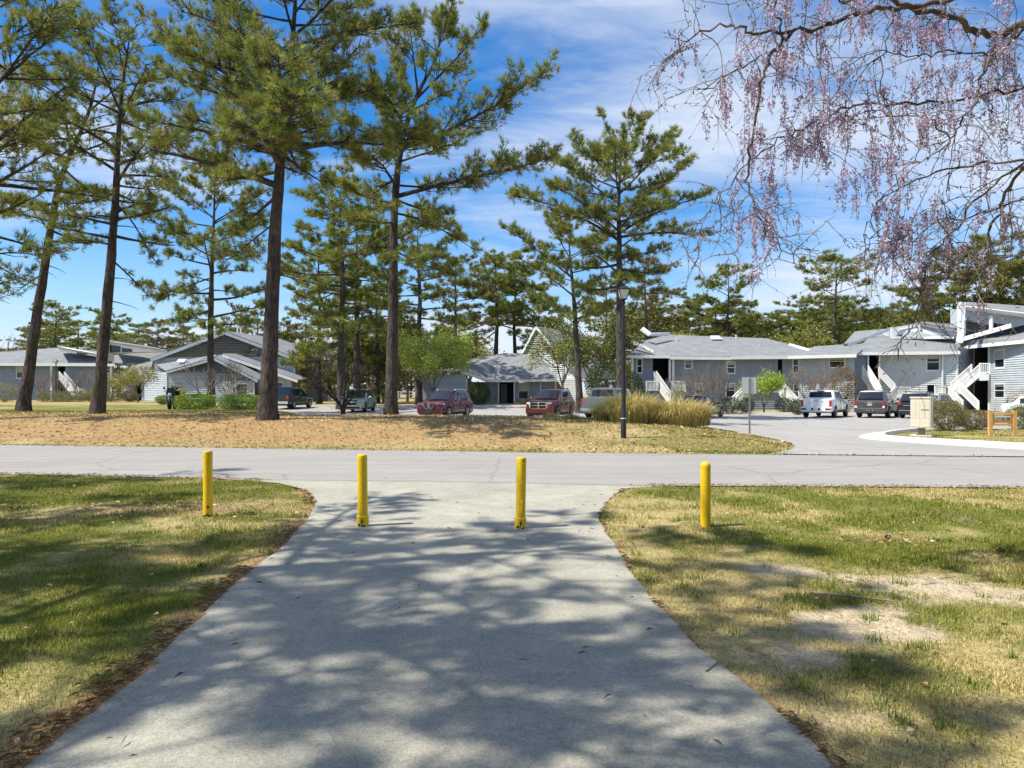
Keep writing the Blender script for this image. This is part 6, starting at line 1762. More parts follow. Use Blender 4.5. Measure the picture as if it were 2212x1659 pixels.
def vehicle(name, label, cat, loc, yaw, color, L, W, Ht, kind, wb_, rad, group='vehicles in the parking lot', belt=None, hood=None, clr=.24):
    """yaw: heading in degrees measured from away-from-the-viewer, turning to the right"""
    g = loc
    r = empty(name, g, label, cat, group, rz=R(90 - yaw))
    w = W / 2; belt = belt or Ht * .585; hood = hood or Ht * .60
    xc = L * .5 - L * (.27 if kind == 'suv' else .29)
    if kind == 'suv':
        rf = xc - .75; rr = -L / 2 + .55; bt = -L / 2 + .10
        st = [(-L/2, .90*w, .90*w, belt-.22, .80*w, belt-.12), (-L/2+.05, .97*w, .96*w, belt-.04, .86*w, belt+.02), (bt+.05, w, .975*w, belt, .86*w, belt+.07), (rr, w, .975*w, belt, .75*w, Ht-.05),
              (rr+.5, w, .975*w, belt, .76*w, Ht), (rf-.4, w, .975*w, belt-.02, .76*w, Ht), (rf, w, .975*w, belt-.03, .75*w, Ht-.05), (xc, w, .965*w, hood-.03, .88*w, hood+.02),
              (xc+.35, w, .95*w, hood-.07, .84*w, hood), (L/2-.25, .97*w, .93*w, hood-.17, .80*w, hood-.07), (L/2-.06, .90*w, .87*w, hood-.24, .76*w, hood-.14), (L/2, .84*w, .82*w, hood-.34, .70*w, hood-.26)]
    elif kind == 'pickup':
        rf = xc - .75; rr = rf - 2.05; bt = rr - .12; bed = belt + .04
        st = [(-L/2, .96*w, .95*w, belt-.02, .90*w, bed), (-L/2+.1, w, .98*w, belt, .92*w, bed), (bt-.05, w, .98*w, belt, .92*w, bed), (bt, w, .98*w, belt, .86*w, belt+.05), (rr, w, .98*w, belt, .78*w, Ht-.04),
              (rr+.25, w, .98*w, belt, .78*w, Ht), (rf-.35, w, .98*w, belt-.02, .78*w, Ht), (rf, w, .975*w, belt-.03, .77*w, Ht-.05), (xc, w, .97*w, hood-.03, .90*w, hood+.02),
              (L/2-.25, .98*w, .95*w, hood-.1, .86*w, hood-.04), (L/2, .92*w, .9*w, hood-.22, .82*w, hood-.14)]
    else:
        rf = xc - .85; rr = -L / 2 + 1.05; bt = -L / 2 + .55
        st = [(-L/2, .88*w, .87*w, belt-.14, .78*w, belt-.06), (-L/2+.12, .97*w, .95*w, belt-.02, .84*w, belt+.03), (bt, w, .97*w, belt, .86*w, belt+.08), (rr, w, .97*w, belt, .72*w, Ht-.05), (rr+.5, w, .97*w, belt, .73*w, Ht),
              (rf-.3, w, .97*w, belt-.02, .73*w, Ht), (rf, w, .97*w, belt-.03, .72*w, Ht-.06), (xc, w, .96*w, hood-.04, .86*w, hood+.02), (L/2-.25, .96*w, .93*w, hood-.16, .78*w, hood-.07), (L/2, .84*w, .82*w, hood-.3, .7*w, hood-.22)]
    body = car_body(r, st, clr, color)
    # glass
    cross_glass(r, xc - .02, hood + .06, .82*w, rf + .04, Ht - .075, .70*w, .05, 'windscreen')
    if kind == 'pickup':
        cross_glass(r, bt + .03, belt + .14, .74*w, rr - .005, Ht - .13, .68*w, .01, 'rear_window', .02)
        side_glass(r, st, rr + .22, rr + 1.02, .14, .80, .08, .0); side_glass(r, st, rr + 1.10, rf + .42, .14, .80, 0, .42)
    else:
        cross_glass(r, bt + .045, belt + .14, .80*w, rr - .03, Ht - .12, .68*w, .03, 'rear_window', .018)
        x_m = (rr + rf) / 2 + .25
        side_glass(r, st, x_m + .05, rf + .40, .14, .80, 0, .42); side_glass(r, st, x_m - .95, x_m - .04, .14, .80)
        if kind == 'suv': side_glass(r, st, rr + .10, x_m - 1.04, .16, .78, .22, 0, 'quarter_window')
    # wheels
    xf, xr_ = L / 2 - (L - wb_) * .47, L / 2 - (L - wb_) * .47 - wb_
    for x in (xf, xr_):
        for sg in (1, -1):
            arch(r, x, sg * (w * 1.012), rad)
            wheel(r, x, sg * (w - .10), rad, .235)
    # sills, mirrors, handles
    for sg in (1, -1):
        y = sg * w
        MB().box(xr_ + rad * 1.2, xf - rad * 1.2, min(y * .97, y * 1.02), max(y * .97, y * 1.02), clr - .03, clr + .12).build('sill', M_trimblack, r, True)
        mm = MB().lathe([(.02, -.10), (.09, -.085), (.10, 0), (.085, .09), (.02, .10)], 10, Matrix.Translation((xc - .42, sg * (w + .13), belt + .10)) @ Matrix.Rotation(R(90), 4, 'X') @ Matrix.Scale(.8, 4, Vector((1, 0, 0))))
        mm.bar((xc - .40, sg * (w - .04), belt + .05), (xc - .42, sg * (w + .08), belt + .07), .05, .05)
        mm.build('mirror', color if kind != 'pickup' else M_trimblack, r, True, smooth_shade=True)
        for x in (xc - 1.25, xc - 2.25): MB().box(x - .10, x + .10, min(y * .995, y * 1.018), max(y * .995, y * 1.018), belt - .14, belt - .105).build('door_handle', color, r, True)
        for x in (xc - .35, xc - 1.40): MB().box(x - .006, x + .006, min(y * .99, y * 1.013), max(y * .99, y * 1.013), clr + .12, belt - .03).build('door_gap', M_trimblack, r, True)
    MB().box(-L/2 + .25, L/2 - .35, -w * .86, w * .86, clr - .06, clr + .02).build('underbody', M_trimblack, r, True)
    return r, st, dict(L=L, w=w, H=Ht, belt=belt, hood=hood, rf=rf, rr=rr, bt=bt, xc=xc, clr=clr)

def quad(root, name, mat, x, y0, y1, z0, z1, t=.02, slant=0.0):
    """a plate facing along x (front if t>0, rear if t<0)"""
    a, b = sorted((y0, y1))
    xx0, xx1 = sorted((x, x + t))
    return MB().box(xx0, xx1, a, b, z0, z1).build(name, mat, root, True)

def poly_front(root, name, mat, x, pts, t=.025):
    """outline in (y, z) on the nose"""
    P_ = [Vector((x, y, z)) for y, z in pts]
    a = sum(P_[i].y * P_[(i + 1) % len(P_)].z - P_[(i + 1) % len(P_)].y * P_[i].z for i in range(len(P_)))
    if a < 0: P_ = P_[::-1]
    if t > 0: return MB().prism([p + Vector((t, 0, 0)) for p in P_], t).build(name, mat, root, True)
    return MB().prism([p + Vector((t, 0, 0)) for p in P_][::-1], -t).build(name, mat, root, True)

def roof_rails(r, q, mat=M_trimblack, z=.05):
    for sg in (1, -1):
        m = MB(); y = sg * q['w'] * .68; za = q['H'] + z
        m.bar((q['rr'] + .15, y, q['H'] - .01), (q['rr'] + .3, y, za), .04, .04); m.bar((q['rr'] + .3, y, za), (q['rf'] - .45, y, za), .04, .04); m.bar((q['rf'] - .45, y, za), (q['rf'] - .3, y, q['H'] - .01), .04, .04)
        m.build('roof_rail', mat, r, True)

P_mar = paint('maroon_paint', (.13, .012, .020), .35, .25); P_red = paint('brick_red_paint', (.15, .022, .014), .35, .25)
P_green = paint('sage_green_paint', (.36, .40, .33), .45, .3); P_black = paint('black_paint', (.012, .012, .014), .2, .2)
P_white = paint('white_car_paint', (.88, .88, .88), 0, .35); P_grey = paint('dark_grey_paint', (.085, .085, .092), .5, .3)
P_silver = paint('silver_paint', (.21, .225, .24), .6, .3); P_blk2 = paint('blue_black_paint', (.018, .02, .03), .3, .2)

def gpt(xv, D, dz=.016): return G_(xv, D, dz)

# maroon crossover, nose towards the viewer's left
r, st, q = vehicle('parked_crossover', 'maroon crossover with black grille and chrome chin, parked nose out beside the red wagon', 'car', gpt(963, 45.4), 201, P_mar, 4.69, 1.84, 1.72, 'suv', 2.70, .36)
X = q['L'] / 2; w = q['w']
poly_front(r, 'grille', M_trimblack, X - .03, [(-.42, .88), (.42, .88), (.30, .52), (-.30, .52)], .05)
poly_front(r, 'lower_grille', M_trimblack, X - .03, [(-.72, .50), (.72, .50), (.60, .28), (-.60, .28)], .05)
for sg in (1, -1):
    poly_front(r, 'chrome_wing', M_chrome, X + .02, [(sg * .46, .90), (sg * .34, .90), (sg * .20, .60), (sg * .24, .54)], .02)
    MB().prism([Vector(p) for p in ((X - .02, sg * .50, .84), (X - .10, sg * .78, .88), (X - .42, sg * .885, .92), (X - .40, sg * .90, .80), (X - .10, sg * .80, .70), (X - .01, sg * .52, .72))][::(1 if sg > 0 else -1)], -.03).build('headlight', M_headl, r, True)
poly_front(r, 'chrome_chin', M_chrome, X + .02, [(-.24, .60), (.24, .60), (.22, .545), (-.22, .545)], .02)
MB().lathe([(.075, 0), (.095, .012), (.11, 0)], 16, Matrix.Translation((X + .025, 0, .76)) @ Matrix.Rotation(R(90), 4, 'Y'), cap=False).build('emblem', M_chrome, r, True)
quad(r, 'plate_frame', M_chrome, X + .02, -.17, .17, .33, .47, .012); quad(r, 'number_plate', M_trimblack, X + .033, -.15, .15, .345, .455, .004)
roof_rails(r, q, M_trim, .045)

# brick red square nosed wagon with a cross-bar chrome grille
r, st, q = vehicle('parked_wagon', 'dark red square nosed wagon with chrome cross grille, parked nose out near the lamp post', 'car', gpt(1190, 44.4), 202, P_red, 4.54, 1.86, 1.77, 'suv', 2.76, .38, hood=1.10, belt=1.07)
X = q['L'] / 2
poly_front(r, 'grille', M_trimblack, X - .03, [(-.50, .98), (.50, .98), (.46, .60), (-.46, .60)], .04)
for a in ((-.53, .53, .96, 1.0), (-.50, .50, .775, .81), (-.44, .44, .575, .61)): quad(r, 'chrome_bar', M_chrome, X + .01, a[0], a[1], a[2], a[3], .03)
for a in ((-.035, .035), (-.53, -.47), (.47, .53)): quad(r, 'chrome_bar', M_chrome, X + .01, a[0], a[1], .58, .99, .034)
for sg in (1, -1):
    MB().prism([Vector(p) for p in ((X + .01, sg * .55, .99), (X - .05, sg * .78, .98), (X - .10, sg * .82, .68), (X + .01, sg * .55, .66))][::(1 if sg > 0 else -1)], -.03).build('headlight', M_headl, r, True)
    MB().lathe([(.05, 0), (.06, .02)], 12, Matrix.Translation((X - .02, sg * .66, .40)) @ Matrix.Rotation(R(90), 4, 'Y')).build('fog_lamp', M_headl, r, True)
    for xw in (1.18, -1.58): MB().bar((xw - .46, sg * .955, .62), (xw + .46, sg * .955, .62), .03, .10).build('fender_flare', P_red, r, True)
quad(r, 'bumper', P_red, X - .05, -.80, .80, .36, .55, .12); quad(r, 'bumper_valance', M_trimblack, X - .06, -.70, .70, .24, .355, .10)
quad(r, 'bug_shield', M_trimblack, X - .09, -.62, .62, 1.0, 1.06, .05)
roof_rails(r, q)

# sage green crossover behind the bare tree
r, st, q = vehicle('parked_crossover', 'sage green crossover with a split grille, behind the forked bare tree', 'car', gpt(775, 55.5), 181, P_green, 4.77, 1.84, 1.72, 'suv', 2.86, .36)
X = q['L'] / 2
poly_front(r, 'grille', M_trimblack, X - .03, [(-.44, .90), (.44, .90), (.42, .82), (-.42, .82)], .045); poly_front(r, 'grille', M_trimblack, X - .03, [(-.44, .70), (.44, .70), (.30, .52), (-.30, .52)], .045)
poly_front(r, 'chrome_lip', M_chrome, X + .01, [(-.46, .72), (-.32, .48), (.32, .48), (.46, .72), (.42, .72), (.29, .52), (-.29, .52), (-.42, .72)][::1], .02) if False else quad(r, 'chrome_lip', M_chrome, X + .01, -.32, .32, .48, .515, .02)
BOW = [(-.14, .03), (-.05, .03), (-.05, .055), (.05, .055), (.05, .03), (.14, .03), (.12, -.03), (.05, -.03), (.05, -.055), (-.05, -.055), (-.05, -.03), (-.12, -.03)]
poly_front(r, 'emblem', M_chrome, X + .02, [(a * .9, .765 + b * .7) for a, b in BOW], .015)
for sg in (1, -1):
    MB().prism([Vector(p) for p in ((X - .01, sg * .50, .72), (X - .06, sg * .60, .92), (X - .32, sg * .86, .96), (X - .30, sg * .885, .78), (X - .06, sg * .72, .68))][::(1 if sg > 0 else -1)], -.03).build('headlight', M_headl, r, True)
    MB().lathe([(.05, 0), (.06, .02)], 12, Matrix.Translation((X - .04, sg * .62, .42)) @ Matrix.Rotation(R(90), 4, 'Y')).build('fog_lamp', M_headl, r, True)
quad(r, 'lower_grille', M_trimblack, X - .04, -.60, .60, .28, .40, .06)
roof_rails(r, q, M_trim, .05)

def tail(r, q, ylo, yhi, zlo, zhi, mat=M_taill, x=None):
    X = -q['L'] / 2 if x is None else x
    for sg in (1, -1):
        MB().box(X - .012, X + .20, min(sg * ylo, sg * yhi), max(sg * ylo, sg * yhi), zlo, zhi).build('tail_light', mat, r, True)

# black pickup behind the tallest trunk
r, st, q = vehicle('pickup_truck', 'black pickup truck half hidden by the tallest pine trunk', 'pickup truck', gpt(628, 62.0), 5, P_black, 5.7, 2.0, 1.86, 'pickup', 3.6, .40, belt=1.16, hood=1.16, clr=.34)
tail(r, q, .80, .98, .84, 1.12); quad(r, 'number_plate', M_plate, -q['L'] / 2 - .03, -.15, .15, .52, .66, -.012); quad(r, 'bumper', M_chrome, -q['L'] / 2 - .01, -.95, .95, .44, .64, -.10)

# silver pickup behind the grasses
r, st, q = vehicle('pickup_truck', 'silver pickup truck seen from behind at the left end of the dry grasses', 'pickup truck', gpt(1322, 45.0), 28, P_silver, 5.6, 1.95, 1.86, 'pickup', 3.6, .39, belt=1.20, hood=1.15, clr=.34)
tail(r, q, .86, .985, .86, 1.19); quad(r, 'bumper', M_galv, -q['L'] / 2 - .01, -.93, .93, .46, .64, -.12); quad(r, 'number_plate', M_plate, -q['L'] / 2 - .13, -.15, .15, .50, .62, -.008)
quad(r, 'tailgate', P_silver, -q['L'] / 2, -.82, .82, .70, 1.18, -.025)

# dark car low behind the grasses
r, st, q = vehicle('parked_car', 'dark hatchback mostly hidden behind the dry grasses', 'car', gpt(1516, 50.0), 38, P_blk2, 4.5, 1.8, 1.52, 'suv', 2.7, .33)
tail(r, q, .60, .86, .80, .95)

# white pickup
r, st, q = vehicle('pickup_truck', 'white pickup truck with embossed tailgate, parked nose in beside the grey wagon', 'pickup truck', gpt(1784, 51.4), 36, P_white, 5.85, 2.06, 1.93, 'pickup', 3.75, .42, belt=1.27, hood=1.25, clr=.40)
X = -q['L'] / 2
quad(r, 'tailgate', P_white, X, -.84, .84, .80, 1.27, -.03); tail(r, q, .84, 1.0, .78, 1.22)
text('lettering', 'C H E V R O L E T', .135, M_galv, r, (X - .034, 0, 1.10), (R(90), 0, R(-90)), .003)
for zz in (.96, .86): quad(r, 'tailgate_crease', M_galv, X - .03, -.78, .78, zz, zz + .012, -.004)
quad(r, 'tailgate_handle', M_trimblack, X - .03, -.16, .16, 1.215, 1.25, -.012)
quad(r, 'bumper', P_white, X - .01, -1.0, 1.0, .50, .72, -.14); quad(r, 'plate_recess', M_trimblack, X - .15, -.30, .30, .54, .69, -.004); quad(r, 'number_plate', M_plate, X - .155, -.155, .155, .55, .68, -.008)
for sg in (1, -1): quad(r, 'bumper_step', M_trimblack, X - .15, sg * .62, sg * .98, .56, .67, -.006)
MB().box(q['rr'] - .06, q['rr'] + .01, -.22, .22, q['H'] - .10, q['H'] - .05).build('brake_light', M_trimblack, r, True)
MB().box(X + .12, q['bt'] - .10, -.80, .80, 1.30, 1.315).build('bed_shadow_panel', M_trimblack, r, True)  # flat dark panel standing in for the shade inside the open bed

# dark grey wagon with chrome emblem
r, st, q = vehicle('parked_wagon', 'dark grey wagon with chrome tail emblem, between the white pickup and black wagon', 'car', gpt(1897, 50.8), 39, P_grey, 5.15, 2.0, 1.90, 'suv', 3.0, .40, belt=1.16, hood=1.16, clr=.34)
X = -q['L'] / 2
tail(r, q, .80, .96, .86, 1.17); poly_front(r, 'emblem', M_chrome, X - .02, [(a * 1.15, 1.06 + b * 1.1) for a, b in BOW], -.02)
quad(r, 'chrome_strip', M_chrome, X - .005, -.36, .36, 1.035, 1.06, -.02)
for sg in (1, -1): quad(r, 'reflector', M_plate, X - .015, sg * .80, sg * .94, .70, .84, -.012)
quad(r, 'number_plate', material('orange_plate', (.62, .38, .22), .5), X - .012, -.16, .16, .86, .98, -.012)
quad(r, 'bumper', P_grey, X - .005, -.97, .97, .44, .66, -.10); quad(r, 'bumper_top', M_galv, X - .01, -.80, .80, .661, .68, -.10)
for y in (-.22, 0, .18): quad(r, 'tow_fitting', M_galv, X - .105, y - .04, y + .04, .50, .56, -.03)
roof_rails(r, q, M_trimblack, .07)

# black wagon behind the mailbox
r, st, q = vehicle('parked_wagon', 'black wagon with chrome tail trim, partly behind the mailbox cabinet', 'car', gpt(1990, 49.6), 41, P_blk2, 4.95, 1.96, 1.78, 'suv', 2.9, .39, clr=.30)
X = -q['L'] / 2
tail(r, q, .70, .94, .92, 1.10); quad(r, 'chrome_strip', M_chrome, X - .005, -.60, .60, .86, .90, -.02); quad(r, 'chrome_strip', M_chrome, X - .005, -.86, .86, .52, .56, -.03)
quad(r, 'number_plate', M_plate, X - .012, -.15, .15, .70, .82, -.012); roof_rails(r, q)
# grey-green car beyond it and pale car at the right edge
r, st, q = vehicle('parked_car', 'grey green car roof showing over the mailbox cabinet', 'car', gpt(2026, 57.5), 50, P_green, 4.7, 1.84, 1.68, 'suv', 2.7, .36)
r, st, q = vehicle('parked_car', 'white car at the right edge beyond the wooden sign', 'car', gpt(2246, 52.0), 120, P_white, 4.6, 1.82, 1.5, 'sedan', 2.7, .34)

# dark motorcycle by the hedge
D = 43.5; g = gpt(372, D, 0)
r = empty('motorcycle', g, 'dark touring motorcycle parked beside the left clipped hedge', 'motorcycle', rz=R(90 - 166))
def ty(x, rad):
    M = Matrix.Translation((x, 0, rad)) @ Matrix.Rotation(R(90), 4, 'X')
    w_ = MB().lathe([(rad * .72, -.07), (rad * .95, -.075), (rad, -.03), (rad, .03), (rad * .95, .075), (rad * .72, .07)], 20, M).build('wheel', M_rubber, r, True, smooth_shade=True, sharp=40)
    MB().lathe([(rad * .70, -.04), (rad * .70, .04)], 16, M).build('rim', M_rim, w_, True)
ty(.72, .31); ty(-.72, .31)
MB().lathe([(.02, -.36), (.15, -.30), (.19, 0), (.16, .26), (.03, .34)], 12, Matrix.Translation((.1, 0, .82)) @ Matrix.Rotation(R(90), 4, 'Y')).build('fuel_tank', P_black, r, True, smooth_shade=True)
MB().box(-.16, .30, -.2, .2, .30, .66).build('engine', M_galv, r, True)
MB().box(-.75, -.05, -.17, .17, .66, .78).build('seat', M_trimblack, r, True)
for sg in (1, -1):
    MB().box(-.98, -.45, sg * .20 if sg > 0 else -.44, .44 if sg > 0 else -.20, .42, .74).build('pannier', P_black, r, True)
    MB().bar((.72, sg * .09, .31), (.48, sg * .09, 1.02), .05, .05).build('fork', M_galv, r, True)
    mm = MB().bar((.42, sg * .16, 1.02), (.28, sg * .42, 1.08), .035, .035); mm.bar((.40, sg * .25, 1.06), (.44, sg * .34, 1.26), .02, .02); mm.lathe([(.01, -.02), (.07, -.01), (.07, .02), (.01, .03)], 10, Matrix.Translation((.44, sg * .36, 1.28)) @ Matrix.Rotation(R(90), 4, 'Y'))
    mm.build('handlebar', M_trimblack, r, True)
    MB().bar((.0, sg * .20, .30), (-.9, sg * .22, .34), .09, .09).build('exhaust', M_chrome, r, True)
MB().prism([Vector(p) for p in ((.60, -.24, .86), (.60, .24, .86), (.42, .20, 1.30), (.42, -.20, 1.30))], .03).build('windshield', M_glass, r, True)
MB().lathe([(.02, -.05), (.10, -.04), (.11, .04), (.05, .07)], 12, Matrix.Translation((.66, 0, .88)) @ Matrix.Rotation(R(90), 4, 'Y')).build('headlight', M_headl, r, True)
MB().box(-1.05, -.68, -.24, .24, .80, 1.12).build('top_box', P_black, r, True)
# ------------------------------------------------------------------ wisteria hanging in from the right
rg = np.random.default_rng(77)
wroot = empty('wisteria_tree', (8.6, 7.4, 0), 'leafless wisteria draped over branches with pale purple hanging flowers, upper right', 'tree')
def wpart(name, v, f, mat, **k): return part(name, v, f, mat, wroot, **k)
v, f = tube([(8.6, 7.4, -.2), (8.5, 7.4, 1.5), (8.7, 7.3, 3.2), (8.3, 7.3, 5.0), (8.0, 7.2, 6.6), (7.9, 7.2, 8.2)], [.26, .22, .2, .17, .13, .07], 14, .05, rg)
wpart('trunk', v, f, M_vine, smooth_shade=True)
BR = [  # picture points, depth at start and end, radius at start and end
    ([(2300, -60), (2212, 52), (2160, 78), (2095, 80), (2040, 45), (1985, 17), (1930, -10)], 7.2, 6.6, .060, .028, .9),
    ([(2300, 5), (2120, -5), (1976, 17), (1871, 42), (1795, 72), (1727, 95), (1655, 99), (1600, 108), (1554, 97), (1491, 106), (1450, 135), (1415, 156)], 6.9, 6.2, .045, .004, 1.0),
    ([(1727, 101), (1676, 150), (1652, 200), (1634, 296), (1620, 380), (1622, 444), (1651, 498), (1690, 540), (1720, 575)], 6.4, 6.0, .020, .003, 1.0),
    ([(2300, 175), (2212, 186), (2082, 207), (1955, 215), (1845, 220), (1744, 270), (1676, 304), (1617, 350), (1567, 414), (1524, 473), (1505, 540)], 6.9, 6.1, .020, .003, 1.0),
    ([(2330, 250), (2260, 330), (2212, 363), (2183, 443), (2158, 507), (2137, 562), (2128, 640)], 6.4, 6.0, .034, .008, .8),
    ([(2300, 20), (2212, 60), (2180, 92), (2137, 118), (2107, 190), (2082, 228), (2050, 275), (2022, 321), (1955, 372), (1880, 405)], 7.0, 6.4, .030, .004, 1.0),
    ([(2300, 300), (2145, 401), (2082, 498), (2040, 549), (2027, 612), (1995, 690), (1953, 779)], 6.2, 5.8, .014, .006, .6),
    ([(1655, 99), (1600, 130), (1540, 180), (1500, 215)], 6.2, 6.1, .010, .002, .8),
    ([(1871, 42), (1815, 20), (1700, 5), (1620, 12), (1590, 8)], 6.5, 6.2, .014, .002, .9),
    ([(1690, 80), (1665, 30), (1640, 0), (1610, -30)], 6.3, 6.2, .012, .004, .7),
    ([(2212, 300), (2100, 320), (2010, 350), (1930, 400), (1900, 470), (1905, 540)], 6.6, 6.2, .014, .002, 1.0),
    ([(2260, 420), (2150, 455), (2080, 470), (2020, 480), (1950, 510), (1900, 545)], 6.5, 6.3, .014, .002, 1.0),
    ([(2020, 270), (1960, 240), (1890, 230), (1810, 245), (1740, 240)], 6.9, 6.7, .010, .002, .8),
    ([(1935, 95), (1900, 150), (1890, 230), (1930, 300), (1915, 360)], 6.6, 6.4, .010, .002, .9),
    ([(2140, 118), (2050, 100), (1990, 118), (1900, 100), (1830, 140), (1780, 170)], 6.9, 6.6, .012, .002, .9),
    ([(2260, 540), (2170, 560), (2090, 590), (2010, 620)], 6.3, 6.1, .010, .002, .6),
    ([(1540, 452), (1500, 480), (1450, 545), (1432, 590)], 6.0, 6.0, .005, .0015, .2),
    ([(1570, 400), (1565, 470), (1585, 540), (1598, 585)], 6.0, 6.0, .004, .0015, .2),
    ([(1505, 520), (1504, 590), (1520, 650)], 6.0, 6.0, .004, .0015, .1),
    ([(1920, 560), (1950, 600), (1985, 630), (1998, 655)], 6.3, 6.2, .005, .002, .5)]
SP = [[], [], [], []]
nodes = []
for pts, d0, d1, r0, r1, tw in BR:
    n = len(pts)
    p3 = np.array([P(x, y, d0 + (d1 - d0) * i / (n - 1)) for i, (x, y) in enumerate(pts)])
    if pts[0][0] > 2240:        # the bough goes on, out of the view, to the trunk
        zt_ = min(7.2, max(1.8, p3[0][2] * .82))
        tk = np.array([np.interp(zt_, [0, 1.5, 3.2, 5.0, 6.6, 8.2], [8.6, 8.5, 8.7, 8.3, 8.0, 7.9]), 7.3, zt_])
        p3 = np.concatenate([[tk, tk * .5 + p3[0] * .5 + np.array([0, 0, .25])], p3]); n += 2
    t = np.arange(n); tt = np.linspace(0, n - 1, n * 5)
    q = np.stack([np.interp(tt, t, p3[:, k]) for k in range(3)], 1)
    for _ in range(2): q[1:-1] = (q[:-2] + 2 * q[1:-1] + q[2:]) / 4
    q[1:-1] += rg.normal(0, .012, (len(q) - 2, 3))
    q[:, 1] += np.cumsum(rg.normal(0, .03, len(q)))
    if pts[0][0] <= 2240 and nodes:      # let it leave an older branch
        al = np.concatenate([m_[0] for m_ in nodes])
        ax_ = CX + al[:, 0] / al[:, 1] * F; ay_ = HY - (al[:, 2] - CAMH) / al[:, 1] * F
        j_ = int(np.argmin((ax_ - pts[0][0]) ** 2 + (ay_ - pts[0][1]) ** 2))
        q = q + (al[j_] - q[0]) * np.linspace(1, 0, len(q))[:, None] ** 1.5
    rad = np.linspace(r0, r1, len(q)) * (1 + .12 * np.sin(np.arange(len(q)) * 1.9))
    rad = rad * (.72 if r0 > .02 else .85)
    v, f = tube(q, rad, 8 if r0 > .015 else 5, .06, rg)
    wpart('branch', v, f, M_vine, smooth_shade=True)
    nodes.append((q, tw))
# side twigs, arching then hanging
tips = []
def twig(p, d, L, r, lev):
    k = max(4, int(L / .06)); pts = [p]
    dd = unit(np.array(d))
    for i in range(k):
        dd = unit(dd + rg.normal(0, .16, 3) + np.array([0, 0, -.055]))
        pts.append(pts[-1] + dd * L / k)
    pts = np.array(pts); rr = np.linspace(r, r * .35, k + 1)
    SP[0].append(pts[:-1]); SP[1].append(pts[1:]); SP[2].append(rr[:-1]); SP[3].append(rr[1:])
    tips.append(pts)
    if lev > 0:
        for i in range(int(rg.integers(2, 5))):
            a = int(rg.integers(1, k)); twig(pts[a], unit(dd + rg.normal(0, .8, 3)), L * rg.uniform(.35, .75), r * .6, lev - 1)
    # buds
    for i in range(1, k + 1, 2):
        if rg.uniform() < .5:
            e = pts[i] + rg.normal(0, .014, 3) + np.array([0, 0, -.006]); SP[0].append(pts[i][None]); SP[1].append(e[None]); SP[2].append(np.array([.004])); SP[3].append(np.array([.005]))
for q, tw in nodes:
    L = np.linalg.norm(np.diff(q, axis=0), axis=1).sum()
    for i in range(int(L * 8.5 * tw)):
        a = int(rg.integers(2, len(q) - 1))
        dirq = unit(q[a] - q[a - 1])
        twig(q[a], unit(dirq * .6 + rg.normal(0, .7, 3)), rg.uniform(.2, .75), rg.uniform(.0035, .0065), int(rg.integers(0, 3)))
v, f = segs_mesh(np.concatenate(SP[0]), np.concatenate(SP[1]), np.concatenate(SP[2]), np.concatenate(SP[3]), 3)
wpart('twigs', v, f, M_vinetwig)['kind'] = 'stuff'

# flower clusters: a few kinds of hanging raceme, each hung as its own part
LIL = np.array([(.72, .57, .76), (.80, .68, .82), (.58, .43, .68), (.86, .78, .86), (.46, .32, .50)])
def raceme_mesh(seed, L, n, open_):
    g = np.random.default_rng(seed)
    t = np.sort(g.uniform(0, 1, n)); a = g.uniform(0, 6.28, n)
    rad = .044 * (1 - .68 * t) * open_ * g.uniform(.5, 1.15, n)
    c = np.stack([np.cos(a) * rad, np.sin(a) * rad, -L * (t * .92 + .06)], 1)
    c[:, 0] += .02 * t * np.sin(seed); c[:, 1] += .02 * t * np.cos(seed)
    size = .028 * (1 - .45 * t) * g.uniform(.8, 1.2, n)
    V, Fc = leaf_quads(np.repeat(c, 2, 0) + g.normal(0, .004, (2 * n, 3)), 1.0, .8, g)
    V = V.reshape(n * 2, 4, 3); ctr = V.mean(1, keepdims=True); V = ctr + (V - ctr) * np.repeat(size, 2)[:, None, None]
    V = V.reshape(-1, 3)
    col = LIL[g.integers(0, 5, 2 * n)] * g.uniform(.75, 1.2, (2 * n, 1)) * np.repeat(1 - .25 * t, 2)[:, None]
    s0 = np.array([[0, 0, .03], [0, 0, -L * .5]]); s1 = np.array([[0, 0, -L * .5], [.01 * np.sin(seed), .01 * np.cos(seed), -L]])
    sv, sf = segs_mesh(s0, s1, .0025, .0018, 3)
    return raw_mesh('flower_cluster', np.concatenate([V, sv]), [tuple(q) for q in Fc] + [tuple(q + len(V)) for q in sf], M_flower, col=np.concatenate([np.repeat(col, 4, 0), np.tile([[.25, .2, .17]], (len(sv), 1))]))
rac = [raceme_mesh(600 + i, L, n, o) for i, (L, n, o) in enumerate([(.26, 52, 1.0), (.32, 62, 1.05), (.20, 40, .95), (.16, 30, .8), (.23, 34, .6), (.29, 44, .8)])]
allp = np.concatenate([p[1:] for p in tips])
px = CX + allp[:, 0] / allp[:, 1] * F; py = HY - (allp[:, 2] - CAMH) / allp[:, 1] * F
ZON = [(1625, 235, 55, 95, 48), (1655, 330, 55, 80, 34), (1640, 430, 34, 60, 16), (1640, 560, 20, 60, 14), (1760, 290, 40, 45, 16), (1800, 270, 40, 50, 18), (1880, 340, 25, 40, 10), (1895, 450, 50, 60, 34), (1915, 540, 40, 50, 22),
       (2010, 470, 50, 60, 26), (1840, 20, 70, 40, 22), (1720, 15, 50, 30, 14), (1910, 150, 110, 60, 34), (2090, 60, 110, 70, 46), (2120, 160, 90, 60, 34), (1950, 230, 70, 60, 26), (2060, 280, 90, 80, 24), (2190, 250, 40, 100, 22), (2060, 590, 80, 50, 12), (2150, 420, 60, 80, 12), (1740, 130, 60, 40, 10), (1560, 200, 30, 40, 4)]
